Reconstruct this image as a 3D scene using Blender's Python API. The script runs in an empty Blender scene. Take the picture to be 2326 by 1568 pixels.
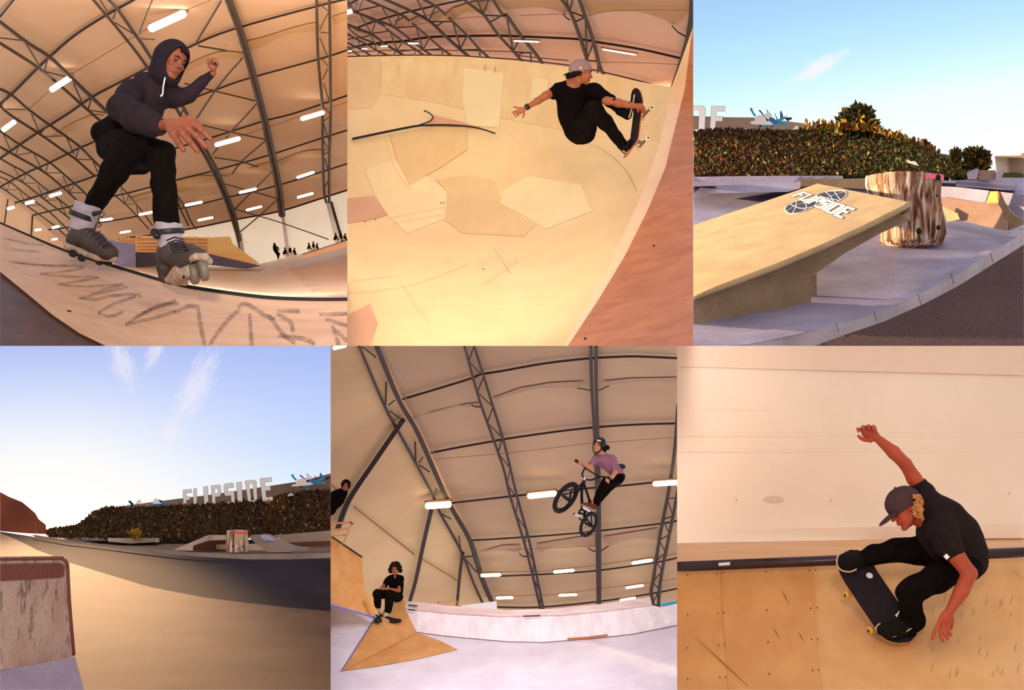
import bpy, bmesh, math, random
import numpy as np
from mathutils import Vector, Matrix, noise
from mathutils.geometry import delaunay_2d_cdt
random.seed(7)
rng = np.random.default_rng(7)
SC = bpy.context.scene
COL = SC.collection
F = 4340.0; CX = 1163.0; CY = 784.0; Z0 = 8.0      # focal length in pixels of the 2326 x 1568 frame, camera height

def P(x, y, d):
    return Vector(((x - CX) / F * d, d, (CY - y) / F * d + Z0))

def lin(c):
    if isinstance(c, str):
        c = [int(c[i:i + 2], 16) / 255 for i in (0, 2, 4)]
    return tuple((v / 12.92 if v <= 0.04045 else ((v + 0.055) / 1.055) ** 2.4) for v in c)

# ---------------------------------------------------------------- materials
def new_mat(name):
    m = bpy.data.materials.new(name); m.use_nodes = True
    nt = m.node_tree
    return m, nt, nt.nodes['Principled BSDF']

def N(nt, t, **kw):
    n = nt.nodes.new(t)
    for k, v in kw.items():
        if k in n.bl_rna.properties.keys(): setattr(n, k, v)
        else: n.inputs[k].default_value = v
    return n

def ramp(nt, stops):
    r = nt.nodes.new('ShaderNodeValToRGB')
    e = r.color_ramp.elements
    while len(e) < len(stops): e.new(0.5)
    for i, (p, c) in enumerate(stops):
        e[i].position = p; e[i].color = (*c, 1) if len(c) == 3 else c
    return r

def plain(name, col, rough=0.6, metal=0.0, spec=0.4, var=0.0, scale=8.0, bump=0.0, emit=0.0, sheen=0.0):
    m, nt, b = new_mat(name)
    c = lin(col)
    b.inputs['Base Color'].default_value = (*c, 1)
    b.inputs['Roughness'].default_value = rough
    b.inputs['Metallic'].default_value = metal
    b.inputs['Specular IOR Level'].default_value = spec
    if sheen: b.inputs['Sheen Weight'].default_value = sheen
    if emit:
        b.inputs['Emission Color'].default_value = (*c, 1); b.inputs['Emission Strength'].default_value = emit
    tc = N(nt, 'ShaderNodeTexCoord')
    if var:
        no = N(nt, 'ShaderNodeTexNoise'); no.inputs['Scale'].default_value = scale; no.inputs['Detail'].default_value = 5
        nt.links.new(tc.outputs['Object'], no.inputs['Vector'])
        r = ramp(nt, [(0.3, tuple(v * (1 - var) for v in c)), (0.7, tuple(min(1, v * (1 + var)) for v in c))])
        nt.links.new(no.outputs['Fac'], r.inputs[0]); nt.links.new(r.outputs[0], b.inputs['Base Color'])
    if bump:
        no = N(nt, 'ShaderNodeTexNoise'); no.inputs['Scale'].default_value = scale * 4; no.inputs['Detail'].default_value = 4
        nt.links.new(tc.outputs['Object'], no.inputs['Vector'])
        bp = N(nt, 'ShaderNodeBump'); bp.inputs['Strength'].default_value = bump; bp.inputs['Distance'].default_value = 0.01
        nt.links.new(no.outputs['Fac'], bp.inputs['Height']); nt.links.new(bp.outputs[0], b.inputs['Normal'])
    return m

def wood(name, a, bcol, grain=(1.2, 30, 30), rough=0.45, blot=0.35, scr=0.25, scrcol='6b3a1c', rot=(0, 0, 0), spots=0.0, scale=1.0, spec=0.3):
    """plywood: long grain, soft blotches, thin scratches and screw dots"""
    m, nt, b = new_mat(name)
    L = nt.links.new
    tc = N(nt, 'ShaderNodeTexCoord'); mp = N(nt, 'ShaderNodeMapping')
    mp.inputs['Scale'].default_value = tuple(g * scale for g in grain); mp.inputs['Rotation'].default_value = rot
    L(tc.outputs['Object'], mp.inputs['Vector'])
    n1 = N(nt, 'ShaderNodeTexNoise'); n1.inputs['Scale'].default_value = 1.0; n1.inputs['Detail'].default_value = 6; n1.inputs['Distortion'].default_value = 0.6
    L(mp.outputs[0], n1.inputs['Vector'])
    n2 = N(nt, 'ShaderNodeTexNoise'); n2.inputs['Scale'].default_value = 1.1 * scale; n2.inputs['Detail'].default_value = 3
    L(tc.outputs['Object'], n2.inputs['Vector'])
    mx = N(nt, 'ShaderNodeMix', data_type='FLOAT'); mx.inputs[0].default_value = blot
    L(n1.outputs['Fac'], mx.inputs[2]); L(n2.outputs['Fac'], mx.inputs[3])
    r = ramp(nt, [(0.33, lin(a)), (0.66, lin(bcol))]); L(mx.outputs[0], r.inputs[0])
    col = r.outputs[0]
    if scr:
        mp2 = N(nt, 'ShaderNodeMapping'); mp2.inputs['Scale'].default_value = (9 * scale, 9 * scale, 1.2 * scale); mp2.inputs['Rotation'].default_value = (0.3, 0.6, 0.5)
        L(tc.outputs['Object'], mp2.inputs['Vector'])
        n3 = N(nt, 'ShaderNodeTexNoise'); n3.inputs['Scale'].default_value = 1.6; n3.inputs['Detail'].default_value = 8; n3.inputs['Roughness'].default_value = .75
        L(mp2.outputs[0], n3.inputs['Vector'])
        r3 = ramp(nt, [(0.62, (0, 0, 0)), (0.78, (scr, scr, scr))]); L(n3.outputs['Fac'], r3.inputs[0])
        mc = N(nt, 'ShaderNodeMix', data_type='RGBA'); L(r3.outputs[0], mc.inputs[0]); L(col, mc.inputs[6]); mc.inputs[7].default_value = (*lin(scrcol), 1)
        col = mc.outputs[2]
    if spots:
        v = N(nt, 'ShaderNodeTexVoronoi'); v.inputs['Scale'].default_value = spots; L(tc.outputs['Object'], v.inputs['Vector'])
        r4 = ramp(nt, [(0.03, (.8, .8, .8)), (0.06, (0, 0, 0))]); L(v.outputs['Distance'], r4.inputs[0])
        mc = N(nt, 'ShaderNodeMix', data_type='RGBA'); L(r4.outputs[0], mc.inputs[0]); L(col, mc.inputs[6]); mc.inputs[7].default_value = (*lin('4a2512'), 1)
        col = mc.outputs[2]
    L(col, b.inputs['Base Color'])
    b.inputs['Roughness'].default_value = rough; b.inputs['Specular IOR Level'].default_value = spec
    return m

def concrete(name, a, bcol, rough=0.7, scale=1.0, bump=0.25, fine=0.35, spec=0.3, streak=False, stain=None):
    m, nt, b = new_mat(name)
    L = nt.links.new
    tc = N(nt, 'ShaderNodeTexCoord'); mp = N(nt, 'ShaderNodeMapping'); L(tc.outputs['Object'], mp.inputs['Vector'])
    if streak: mp.inputs['Scale'].default_value = (3, 3, .8)
    n1 = N(nt, 'ShaderNodeTexNoise'); n1.inputs['Scale'].default_value = 1.3 * scale; n1.inputs['Detail'].default_value = 7; n1.inputs['Roughness'].default_value = .6
    n2 = N(nt, 'ShaderNodeTexNoise'); n2.inputs['Scale'].default_value = 45 * scale; n2.inputs['Detail'].default_value = 4
    L(mp.outputs[0], n1.inputs['Vector']); L(tc.outputs['Object'], n2.inputs['Vector'])
    mx = N(nt, 'ShaderNodeMix', data_type='FLOAT'); mx.inputs[0].default_value = fine
    L(n1.outputs['Fac'], mx.inputs[2]); L(n2.outputs['Fac'], mx.inputs[3])
    r = ramp(nt, [(0.36, lin(a)), (0.62, lin(bcol))]); L(mx.outputs[0], r.inputs[0])
    col = r.outputs[0]
    if stain:
        n3 = N(nt, 'ShaderNodeTexNoise'); n3.inputs['Scale'].default_value = 2.6 * scale; n3.inputs['Detail'].default_value = 9; n3.inputs['Roughness'].default_value = .72
        L(mp.outputs[0], n3.inputs['Vector'])
        r3 = ramp(nt, [(0.5, (0, 0, 0)), (0.62, (.8, .8, .8))]); L(n3.outputs['Fac'], r3.inputs[0])
        mc = N(nt, 'ShaderNodeMix', data_type='RGBA'); L(r3.outputs[0], mc.inputs[0]); L(col, mc.inputs[6]); mc.inputs[7].default_value = (*lin(stain), 1)
        col = mc.outputs[2]
    L(col, b.inputs['Base Color']); b.inputs['Roughness'].default_value = rough; b.inputs['Specular IOR Level'].default_value = spec
    if bump:
        bp = N(nt, 'ShaderNodeBump'); bp.inputs['Strength'].default_value = bump; bp.inputs['Distance'].default_value = 0.01
        L(n2.outputs['Fac'], bp.inputs['Height']); L(bp.outputs[0], b.inputs['Normal'])
    return m

# ---------------------------------------------------------------- objects
def tag(o, label=None, cat=None, group=None, kind=None):
    if label: o['label'] = label
    if cat: o['category'] = cat
    if group: o['group'] = group
    if kind: o['kind'] = kind
    return o

def empty(name, loc, label, cat, group=None, kind=None):
    o = bpy.data.objects.new(name, None); COL.objects.link(o); o.location = loc
    o.empty_display_size = 0.1
    return tag(o, label, cat, group, kind)

def link(name, V, Fc, mat, parent=None, smooth=False, mi=None):
    """V: world-space verts. The object's origin goes to the base of the mesh."""
    V = np.asarray([tuple(v) for v in V], dtype=np.float64).reshape(-1, 3)
    me = bpy.data.meshes.new(name)
    lo = V.min(0); hi = V.max(0)
    org = Vector(((lo[0] + hi[0]) / 2, (lo[1] + hi[1]) / 2, lo[2]))
    if parent is not None and parent.type == 'EMPTY': pass
    Vl = V - np.array(org)
    me.from_pydata(Vl.tolist(), [], [list(f) for f in Fc])
    mats = mat if isinstance(mat, (list, tuple)) else [mat]
    for m in mats: me.materials.append(m)
    if mi is not None: me.polygons.foreach_set('material_index', np.asarray(mi, dtype=np.int32))
    if smooth: me.polygons.foreach_set('use_smooth', np.ones(len(me.polygons), dtype=bool))
    me.update()
    o = bpy.data.objects.new(name, me); COL.objects.link(o)
    if parent is not None:
        o.parent = parent
        w = parent['_w'] if '_w' in parent else list(parent.location)
        o.location = org - Vector(w)
    else:
        o.location = org
    o['_w'] = list(org)
    return o

class MB:
    """mesh builder in world space"""
    def __init__(s): s.v = []; s.f = []; s.m = []
    def add(s, V, Fc, m=0):
        n = len(s.v); s.v += [Vector(v) for v in V]; s.f += [[i + n for i in f] for f in Fc]; s.m += [m] * len(Fc); return s
    def tube(s, pts, r, n=8, cap=True, m=0, flat=1.0):
        """pts world points, r radius or list"""
        pts = [Vector(p) for p in pts]
        R = r if isinstance(r, (list, tuple)) else [r] * len(pts)
        V = []; prev = None
        for i, p in enumerate(pts):
            a = pts[max(0, i - 1)]; b = pts[min(len(pts) - 1, i + 1)]
            t = (b - a).normalized() if (b - a).length > 1e-9 else Vector((0, 0, 1))
            if prev is None:
                u = t.orthogonal().normalized() if abs(t.y) > .9 else t.cross(Vector((0, 1, 0))).normalized()
            else:
                u = (prev - t * prev.dot(t)).normalized()
            prev = u; w = t.cross(u)
            for k in range(n):
                th = 2 * math.pi * (k + .5) / n
                V.append(p + (u * math.cos(th) + w * math.sin(th) * flat) * R[i])
        Fc = []
        for i in range(len(pts) - 1):
            for k in range(n):
                Fc.append([i * n + k, i * n + (k + 1) % n, (i + 1) * n + (k + 1) % n, (i + 1) * n + k])
        if cap: Fc += [list(range(n))[::-1], [(len(pts) - 1) * n + k for k in range(n)]]
        return s.add(V, Fc, m)
    def box(s, c, ax, m=0):
        """centre and three half-axis vectors"""
        c = Vector(c); a, b, d = [Vector(q) for q in ax]
        V = [c + a * i + b * j + d * k for i in (-1, 1) for j in (-1, 1) for k in (-1, 1)]
        return s.add(V, [(0, 1, 3, 2), (4, 6, 7, 5), (0, 4, 5, 1), (2, 3, 7, 6), (0, 2, 6, 4), (1, 5, 7, 3)], m)
    def ball(s, c, r, n=12, m=0, ax=None):
        c = Vector(c); V = []; Fc = []
        rr = r if isinstance(r, (list, tuple)) else (r, r, r)
        ax = ax or (Vector((1, 0, 0)), Vector((0, 1, 0)), Vector((0, 0, 1)))
        h = n // 2
        for i in range(h + 1):
            for k in range(n):
                a = math.pi * i / h; b = 2 * math.pi * k / n
                V.append(c + ax[0] * rr[0] * math.sin(a) * math.cos(b) + ax[1] * rr[1] * math.sin(a) * math.sin(b) + ax[2] * rr[2] * math.cos(a))
        for i in range(h):
            for k in range(n):
                Fc.append([i * n + k, (i + 1) * n + k, (i + 1) * n + (k + 1) % n, i * n + (k + 1) % n])
        return s.add(V, Fc, m)
    def torus(s, c, u, v, R, r, n=40, k=12, m=0):
        c = Vector(c); u = Vector(u).normalized(); v = Vector(v); v = (v - u * v.dot(u)).normalized(); w = u.cross(v)
        V = []; Fc = []
        for i in range(n):
            a = 2 * math.pi * i / n; e = u * math.cos(a) + v * math.sin(a)
            for j in range(k):
                b = 2 * math.pi * j / k
                V.append(c + e * (R + r * math.cos(b)) + w * r * math.sin(b))
        for i in range(n):
            for j in range(k):
                Fc.append([i * k + j, ((i + 1) % n) * k + j, ((i + 1) % n) * k + (j + 1) % k, i * k + (j + 1) % k])
        return s.add(V, Fc, m)
    def cyl(s, a, b, r, n=20, m=0, r2=None):
        return s.tube([a, b], [r, r if r2 is None else r2], n=n, m=m)
    def build(s, name, mat, parent=None, smooth=False, clip=None):
        if clip: clip_mb(s, clip)
        if not s.v: return None
        return link(name, s.v, s.f, mat, parent, smooth, s.m if isinstance(mat, (list, tuple)) else None)

# each of the six bays is a wedge of the place; what crosses its side is sawn off flush there
BAY = {1: (0, 0, 789, 786), 2: (789, 0, 1575, 786), 3: (1575, 0, 2326, 786), 4: (0, 786, 751, 1568), 5: (751, 786, 1538, 1568), 6: (1538, 786, 2326, 1568)}
def bay_planes(b):
    x0, y0, x1, y1 = BAY[b]; o = Vector((0, 0, Z0)); out = []
    if x0 > 0: out.append((o, Vector((-F, (x0 - CX), 0)).normalized()))
    if x1 < 2326: out.append((o, Vector((F, -(x1 - CX), 0)).normalized()))
    if y0 > 0: out.append((o, Vector((0, -(CY - y0), F)).normalized()))
    if y1 < 1568: out.append((o, Vector((0, (CY - y1), -F)).normalized()))
    return out

def clip_mb(s, b):
    pl = bay_planes(b)
    V = np.array([tuple(v) for v in s.v])
    need = [p for p in pl if ((V - np.array(p[0])) @ np.array(p[1])).max() > 1e-5]
    if not need: return
    bm = bmesh.new()
    vs = [bm.verts.new(v) for v in s.v]
    for f, m in zip(s.f, s.m):
        try:
            q = bm.faces.new([vs[i] for i in f]); q.material_index = m
        except ValueError: pass
    for co, no in need:
        g = bm.verts[:] + bm.edges[:] + bm.faces[:]
        r = bmesh.ops.bisect_plane(bm, geom=g, plane_co=co, plane_no=no, clear_outer=True)
        ed = [e for e in r['geom_cut'] if isinstance(e, bmesh.types.BMEdge) and e.is_boundary]
        if ed:
            try: bmesh.ops.holes_fill(bm, edges=ed)
            except Exception: pass
    bm.verts.index_update()
    s.v = [v.co.copy() for v in bm.verts]; s.f = [[v.index for v in f.verts] for f in bm.faces]; s.m = [f.material_index for f in bm.faces]
    bm.free()

def densify(pl, step, closed=True):
    out = []; n = len(pl)
    for i in range(n if closed else n - 1):
        a = pl[i]; b = pl[(i + 1) % n]
        k = max(1, int(math.hypot(b[0] - a[0], b[1] - a[1]) / step))
        out += [(a[0] + (b[0] - a[0]) * j / k, a[1] + (b[1] - a[1]) * j / k) for j in range(k)]
    if not closed: out.append(pl[-1])
    return out

def inside(x, y, pl):
    c = False; n = len(pl); j = n - 1
    for i in range(n):
        if (pl[i][1] > y) != (pl[j][1] > y) and x < (pl[j][0] - pl[i][0]) * (y - pl[i][1]) / (pl[j][1] - pl[i][1]) + pl[i][0]: c = not c
        j = i
    return c

def sheet_mb(poly, dfn, step=20, thick=0.0, lift=0.0, holes=(), mb=None, m=0):
    """a surface over an outline; dfn(x, y) is how far away the surface is. thick adds a back side and rim."""
    mb = mb or MB()
    if not callable(dfn): dd = dfn; dfn = lambda x, y: dd
    loops = [densify(list(poly), step)] + [densify(list(h), step) for h in holes]
    pts = []; edges = []; 
    for lp in loops:
        n0 = len(pts); pts += lp; edges += [(n0 + i, n0 + (i + 1) % len(lp)) for i in range(len(lp))]
    xs = [p[0] for p in poly]; ys = [p[1] for p in poly]
    x = min(xs) + step * .5
    while x < max(xs):
        y = min(ys) + step * .5
        while y < max(ys):
            if inside(x, y, poly) and not any(inside(x, y, h) for h in holes):
                if min((x - q[0]) ** 2 + (y - q[1]) ** 2 for q in pts[:len(loops[0])]) > (step * .4) ** 2: pts.append((x, y))
            y += step
        x += step
    vo, eo, fo, *_ = delaunay_2d_cdt([Vector(p) for p in pts], edges, [], 1 if not holes else 0, 1e-5)
    if holes:
        fo = [f for f in fo if len(f) >= 3 and (lambda c: inside(c[0], c[1], poly) and not any(inside(c[0], c[1], h) for h in holes))((sum(vo[i][0] for i in f) / len(f), sum(vo[i][1] for i in f) / len(f)))]
    V = [P(v[0], v[1], dfn(v[0], v[1]) - lift) for v in vo]
    Fc = [list(f) for f in fo]
    # face the camera
    out = []
    for f in Fc:
        n = (V[f[1]] - V[f[0]]).cross(V[f[2]] - V[f[0]])
        if n.dot(V[f[0]] - Vector((0, 0, Z0))) > 0: f = f[::-1]
        out.append(f)
    if thick:
        n = len(V)
        V2 = []
        for i, v in enumerate(vo): V2.append(P(v[0], v[1], dfn(v[0], v[1]) - lift + thick))
        ec = {}
        for f in out:
            for a, b in zip(f, f[1:] + f[:1]): ec[(a, b)] = ec.get((a, b), 0) + 1
        rim = [[b, a, a + n, b + n] for (a, b) in ec if (b, a) not in ec]
        out = out + [[i + n for i in f[::-1]] for f in out] + rim
        V = V + V2
    return mb.add(V, out, m)

def sheet(name, poly, dfn, mat, step=20, thick=0.0, lift=0.0, parent=None, smooth=True, kind=None, holes=()):
    o = sheet_mb(poly, dfn, step, thick, lift, holes).build(name, mat, parent, smooth and not thick)
    if kind: o['kind'] = kind
    return o

def curve_pts(pts, n=6):
    """Catmull-Rom through 2-D or 3-D points"""
    pts = [Vector(p) for p in pts]
    if len(pts) < 3: return pts
    out = []
    for i in range(len(pts) - 1):
        p0 = pts[max(0, i - 1)]; p1 = pts[i]; p2 = pts[i + 1]; p3 = pts[min(len(pts) - 1, i + 2)]
        for j in range(n):
            t = j / n
            out.append(0.5 * ((2 * p1) + (p2 - p0) * t + (2 * p0 - 5 * p1 + 4 * p2 - p3) * t * t + (3 * p1 - p0 - 3 * p2 + p3) * t ** 3))
    out.append(pts[-1]); return out

def pbar(mb, pts, dfn, rpx, lift=0.0, n=6, sm=1, m=0, flat=1.0, cap=True):
    """bar along image-plane outline points lying on surface dfn; rpx = half thickness in pixels (number or list)"""
    if not callable(dfn): dd = dfn; dfn = lambda x, y: dd
    q = curve_pts([(p[0], p[1], 0) for p in pts], sm) if sm > 1 and len(pts) > 2 else [Vector((p[0], p[1], 0)) for p in pts]
    W = []; R = []
    for i, p in enumerate(q):
        d = dfn(p.x, p.y) - lift
        W.append(P(p.x, p.y, d))
        t = i / max(1, len(q) - 1)
        rp = rpx[0] + (rpx[1] - rpx[0]) * t if isinstance(rpx, (list, tuple)) else rpx
        R.append(rp * d / F)
    mb.tube(W, R, n=n, m=m, flat=flat, cap=cap); return mb

def Z(ox, oy, s, pts): return [(ox + x / s, oy + y / s) for x, y in pts]
S = 5.8075

# ---------------------------------------------------------------- soft solids (bodies, clothes): distance field -> mesh
def smin(a, b, k):
    h = np.maximum(k - np.abs(a - b), 0) / k
    return np.minimum(a, b) - h * h * k * .25

class Solid:
    def __init__(s): s.pr = []
    def cap(s, a, b, r1, r2, k=.02, flat=None): s.pr.append(('cap', Vector(a), Vector(b), r1, r2, k)); return s
    def fru(s, a, b, r1, r2, k=.004): s.pr.append(('fru', Vector(a), Vector(b), r1, r2, k)); return s
    def ell(s, c, r, ax=None, k=.02, sub=False):
        ax = ax or (Vector((1, 0, 0)), Vector((0, 1, 0)), Vector((0, 0, 1)))
        s.pr.append(('sub' if sub else 'ell', Vector(c), [Vector(a).normalized() for a in ax], r, None, k)); return s
    def box(s, c, r, ax, k=.01, rd=.01): s.pr.append(('box', Vector(c), [Vector(a).normalized() for a in ax], r, rd, k)); return s
    def cut(s, c, n, r): s.pr.append(('cut', Vector(c), Vector(n).normalized(), r, None, 0)); return s
    def bounds(s):
        lo = np.full(3, 1e9); hi = np.full(3, -1e9)
        for p in s.pr:
            if p[0] in ('sub', 'cut'): continue
            if p[0] in ('cap', 'fru'):
                R = max(p[3], p[4]); q = np.array([tuple(p[1]), tuple(p[2])])
            else:
                R = max(p[3]) * (1.75 if p[0] == 'box' else 1); q = np.array([tuple(p[1])])
            lo = np.minimum(lo, q.min(0) - R); hi = np.maximum(hi, q.max(0) + R)
        return lo, hi
    def mesh(s, vox, fold=0.0, ff=30.0, seed=0):
        lo, hi = s.bounds(); lo = lo - vox * 3 - fold * 2; hi = hi + vox * 3 + fold * 2
        n = np.ceil((hi - lo) / vox).astype(int) + 1
        f = np.full(n, 0.5, dtype=np.float32)
        ax = [lo[i] + vox * np.arange(n[i]) for i in range(3)]
        for p in s.pr:
            k = p[5]
            if p[0] in ('cap', 'fru'):
                R = max(p[3], p[4]) + k + vox * 3 + fold * 2; q = np.array([tuple(p[1]), tuple(p[2])])
            elif p[0] == 'cut': R = p[3]; q = np.array([tuple(p[1])])
            else: R = max(p[3]) * (1.75 if p[0] == 'box' else 1.05) + k + vox * 3 + fold * 2; q = np.array([tuple(p[1])])
            a = np.maximum(((q.min(0) - R - lo) / vox).astype(int), 0); b = np.minimum(((q.max(0) + R - lo) / vox).astype(int) + 2, n)
            if (b <= a).any(): continue
            X = ax[0][a[0]:b[0], None, None]; Y = ax[1][None, a[1]:b[1], None]; Zz = ax[2][None, None, a[2]:b[2]]
            sub = f[a[0]:b[0], a[1]:b[1], a[2]:b[2]]
            if p[0] in ('cap', 'fru'):
                A = p[1]; D = p[2] - p[1]; L2 = max(D.length_squared, 1e-12); L = math.sqrt(L2)
                px = X - A.x; py = Y - A.y; pz = Zz - A.z
                t = (px * D.x + py * D.y + pz * D.z) / L2
                tc = np.clip(t, 0, 1)
                dd = np.sqrt((px - tc * D.x) ** 2 + (py - tc * D.y) ** 2 + (pz - tc * D.z) ** 2)
                if p[0] == 'cap': d = dd - (p[3] + (p[4] - p[3]) * tc)
                else:
                    rad = np.sqrt(np.maximum((px - t * D.x) ** 2 + (py - t * D.y) ** 2 + (pz - t * D.z) ** 2, 0))
                    d = np.maximum(rad - (p[3] + (p[4] - p[3]) * tc), np.maximum(-t * L, (t - 1) * L))
            elif p[0] == 'cut':
                c = p[1]; nn = p[2]
                px = X - c.x; py = Y - c.y; pz = Zz - c.z
                d = -(px * nn.x + py * nn.y + pz * nn.z)
                d = np.maximum(d, np.sqrt(px ** 2 + py ** 2 + pz ** 2) - p[3] * .95)
                f[a[0]:b[0], a[1]:b[1], a[2]:b[2]] = np.maximum(sub, -d); continue
            else:
                c = p[1]; px = X - c.x; py = Y - c.y; pz = Zz - c.z
                q3 = [px * e.x + py * e.y + pz * e.z for e in p[2]]; r = p[3]
                if p[0] == 'box':
                    rd = p[4]; g = [np.abs(q3[i]) - (r[i] - rd) for i in range(3)]
                    d = np.sqrt(sum(np.maximum(v, 0) ** 2 for v in g)) + np.minimum(np.maximum(g[0], np.maximum(g[1], g[2])), 0) - rd
                else:
                    k0 = np.sqrt(sum((q3[i] / r[i]) ** 2 for i in range(3))); k1 = np.sqrt(sum((q3[i] / r[i] ** 2) ** 2 for i in range(3))) + 1e-6
                    d = k0 * (k0 - 1) / k1
                if p[0] == 'sub':
                    f[a[0]:b[0], a[1]:b[1], a[2]:b[2]] = -smin(-sub, d, max(k, 1e-4)); continue
            f[a[0]:b[0], a[1]:b[1], a[2]:b[2]] = smin(sub, d.astype(np.float32), max(k, 1e-4))
        if fold:
            X, Y, Zz = np.meshgrid(*ax, indexing='ij', sparse=True)
            g = seed * 1.7
            w = np.sin(ff * (X * .8 + Zz * .9 + .4 * Y) + 2.2 * np.sin(ff * .45 * (Zz - X * .6) + g) + g) + .6 * np.sin(ff * 1.7 * (Zz * .8 - X * .5 + Y * .7) + 1.9 * np.sin(ff * .6 * X + g))
            f = f + (w * fold * .5).astype(np.float32)
        return nets(f, lo, vox)

def nets(f, lo, vox):
    m = f < 0
    mm = m.astype(np.uint8)
    c = sum(mm[i:mm.shape[0] - 1 + i, j:mm.shape[1] - 1 + j, k:mm.shape[2] - 1 + k] for i in (0, 1) for j in (0, 1) for k in (0, 1))
    act = (c > 0) & (c < 8)
    I = np.argwhere(act)
    idx = np.full(act.shape, -1, dtype=np.int32); idx[act] = np.arange(len(I))
    acc = np.zeros((len(I), 3)); cnt = np.zeros(len(I))
    for axi in range(3):
        o1, o2 = [a for a in range(3) if a != axi]
        for u in (0, 1):
            for v in (0, 1):
                A = I.copy(); A[:, o1] += u; A[:, o2] += v; B = A.copy(); B[:, axi] += 1
                fa = f[A[:, 0], A[:, 1], A[:, 2]]; fb = f[B[:, 0], B[:, 1], B[:, 2]]
                s = (fa < 0) != (fb < 0)
                t = np.where(s, fa / np.where(s, fa - fb, 1), 0)
                q = A - I; q = q.astype(float); q[:, axi] += t
                acc += q * s[:, None]; cnt += s
    V = lo + vox * (I + acc / np.maximum(cnt, 1)[:, None])
    quads = []
    for axi in range(3):
        o1, o2 = (axi + 1) % 3, (axi + 2) % 3
        sl = [slice(None)] * 3; sl2 = [slice(None)] * 3
        sl[axi] = slice(0, -1); sl2[axi] = slice(1, None)
        ch = m[tuple(sl)] != m[tuple(sl2)]
        E = np.argwhere(ch)
        ok = (E[:, o1] > 0) & (E[:, o2] > 0) & (E[:, o1] < idx.shape[o1]) & (E[:, o2] < idx.shape[o2]); E = E[ok]
        if not len(E): continue
        def cell(a, b):
            q = E.copy(); q[:, o1] -= a; q[:, o2] -= b; return idx[q[:, 0], q[:, 1], q[:, 2]]
        Q = np.stack([cell(1, 1), cell(0, 1), cell(0, 0), cell(1, 0)], 1)
        inn = m[E[:, 0], E[:, 1], E[:, 2]]
        Q[~inn] = Q[~inn][:, ::-1]
        quads.append(Q)
    Q = np.concatenate(quads); Q = Q[(Q >= 0).all(1)]
    return V, Q

def solid_obj(name, solid, vox, mat, parent, fold=0.0, ff=30.0, seed=0, clip=None, mi_fn=None):
    V, Q = solid.mesh(vox, fold, ff, seed)
    if clip:
        mb = MB(); mb.v = [Vector(v) for v in V]; mb.f = Q.tolist(); mb.m = [0] * len(Q); clip_mb(mb, clip)
        return link(name, mb.v, mb.f, mat, parent, True)
    lo = V.min(0); hi = V.max(0); org = np.array([(lo[0] + hi[0]) / 2, (lo[1] + hi[1]) / 2, lo[2]])
    me = bpy.data.meshes.new(name)
    me.vertices.add(len(V)); me.vertices.foreach_set('co', (V - org).astype(np.float32).ravel())
    me.loops.add(Q.size); me.loops.foreach_set('vertex_index', Q.astype(np.int32).ravel())
    me.polygons.add(len(Q)); me.polygons.foreach_set('loop_start', np.arange(0, Q.size, 4, dtype=np.int32))
    try: me.polygons.foreach_set('loop_total', np.full(len(Q), 4, dtype=np.int32))
    except Exception: pass
    mats = mat if isinstance(mat, (list, tuple)) else [mat]
    for q in mats: me.materials.append(q)
    me.update(calc_edges=True)
    me.polygons.foreach_set('use_smooth', np.ones(len(Q), dtype=bool))
    if mi_fn is not None: me.polygons.foreach_set('material_index', mi_fn(V, Q).astype(np.int32))
    me.validate()
    o = bpy.data.objects.new(name, me); COL.objects.link(o)
    if parent is not None:
        o.parent = parent; w = parent['_w'] if '_w' in parent else list(parent.location); o.location = Vector(org) - Vector(w)
    else: o.location = Vector(org)
    o['_w'] = list(org)
    return o

class Fig:
    """a figure drawn at depth d0: points are (x, y, dd) = place in the picture, dd metres farther than d0; radii in picture pixels"""
    def __init__(s, d0): s.d = d0; s.u = d0 / F; s.L = {}
    def w(s, p): return P(p[0], p[1], s.d + (p[2] if len(p) > 2 else 0))
    def S(s, layer): return s.L.setdefault(layer, Solid())
    def chain(s, layer, pts, k=4, kind='cap'):
        """pts: (x, y, dd, r)"""
        for a, b in zip(pts[:-1], pts[1:]):
            getattr(s.S(layer), kind)(s.w(a), s.w(b), a[3] * s.u, b[3] * s.u, k * s.u)
        return s
    def ell(s, layer, c, r, ang=0, k=4, yaw=0, sub=False, ax=None):
        """r = (rx, rdepth, ry) pixels; ang rotates in the picture (degrees, clockwise as seen)"""
        if ax is None:
            a = math.radians(ang); X = Vector((math.cos(a), 0, -math.sin(a))); Zv = Vector((math.sin(a), 0, math.cos(a))); Y = Vector((0, 1, 0))
            if yaw:
                b = math.radians(yaw); X, Y = X * math.cos(b) + Y * math.sin(b), Y * math.cos(b) - X * math.sin(b)
            ax = (X, Y, Zv)
        s.S(layer).ell(s.w(c), [q * s.u for q in r], ax, k * s.u, sub); return s
    def build(s, layer, name, mat, parent, vox, **kw):
        return solid_obj(name, s.L[layer], vox, mat, parent, **kw)
M = {}
M['steel'] = plain('painted_steel', '4c3c31', .6, 0, spec=.15, var=.15)
M['steel_dk'] = plain('dark_steel', '30231d', .6, 0, spec=.15)
M['steel5'] = plain('grey_violet_steel', '41343a', .6, 0, spec=.15, var=.15)
M['steel5_dk'] = plain('dark_violet_steel', '30242b', .6, 0, spec=.2)
M['rust_wire'] = plain('rusty_wire', '8a5230', .7)
M['lamp_on'] = plain('lamp_tube_light', 'fff6e2', .5, emit=9)
M['lamp_warm'] = plain('lamp_tube_yellow_light', 'fff0b8', .5, emit=7)
M['lamp_soft'] = plain('lamp_tube_dim_light', 'ffe9cf', .5, emit=1.6)
M['housing'] = plain('lamp_housing', '6a4a36', .6)
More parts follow.
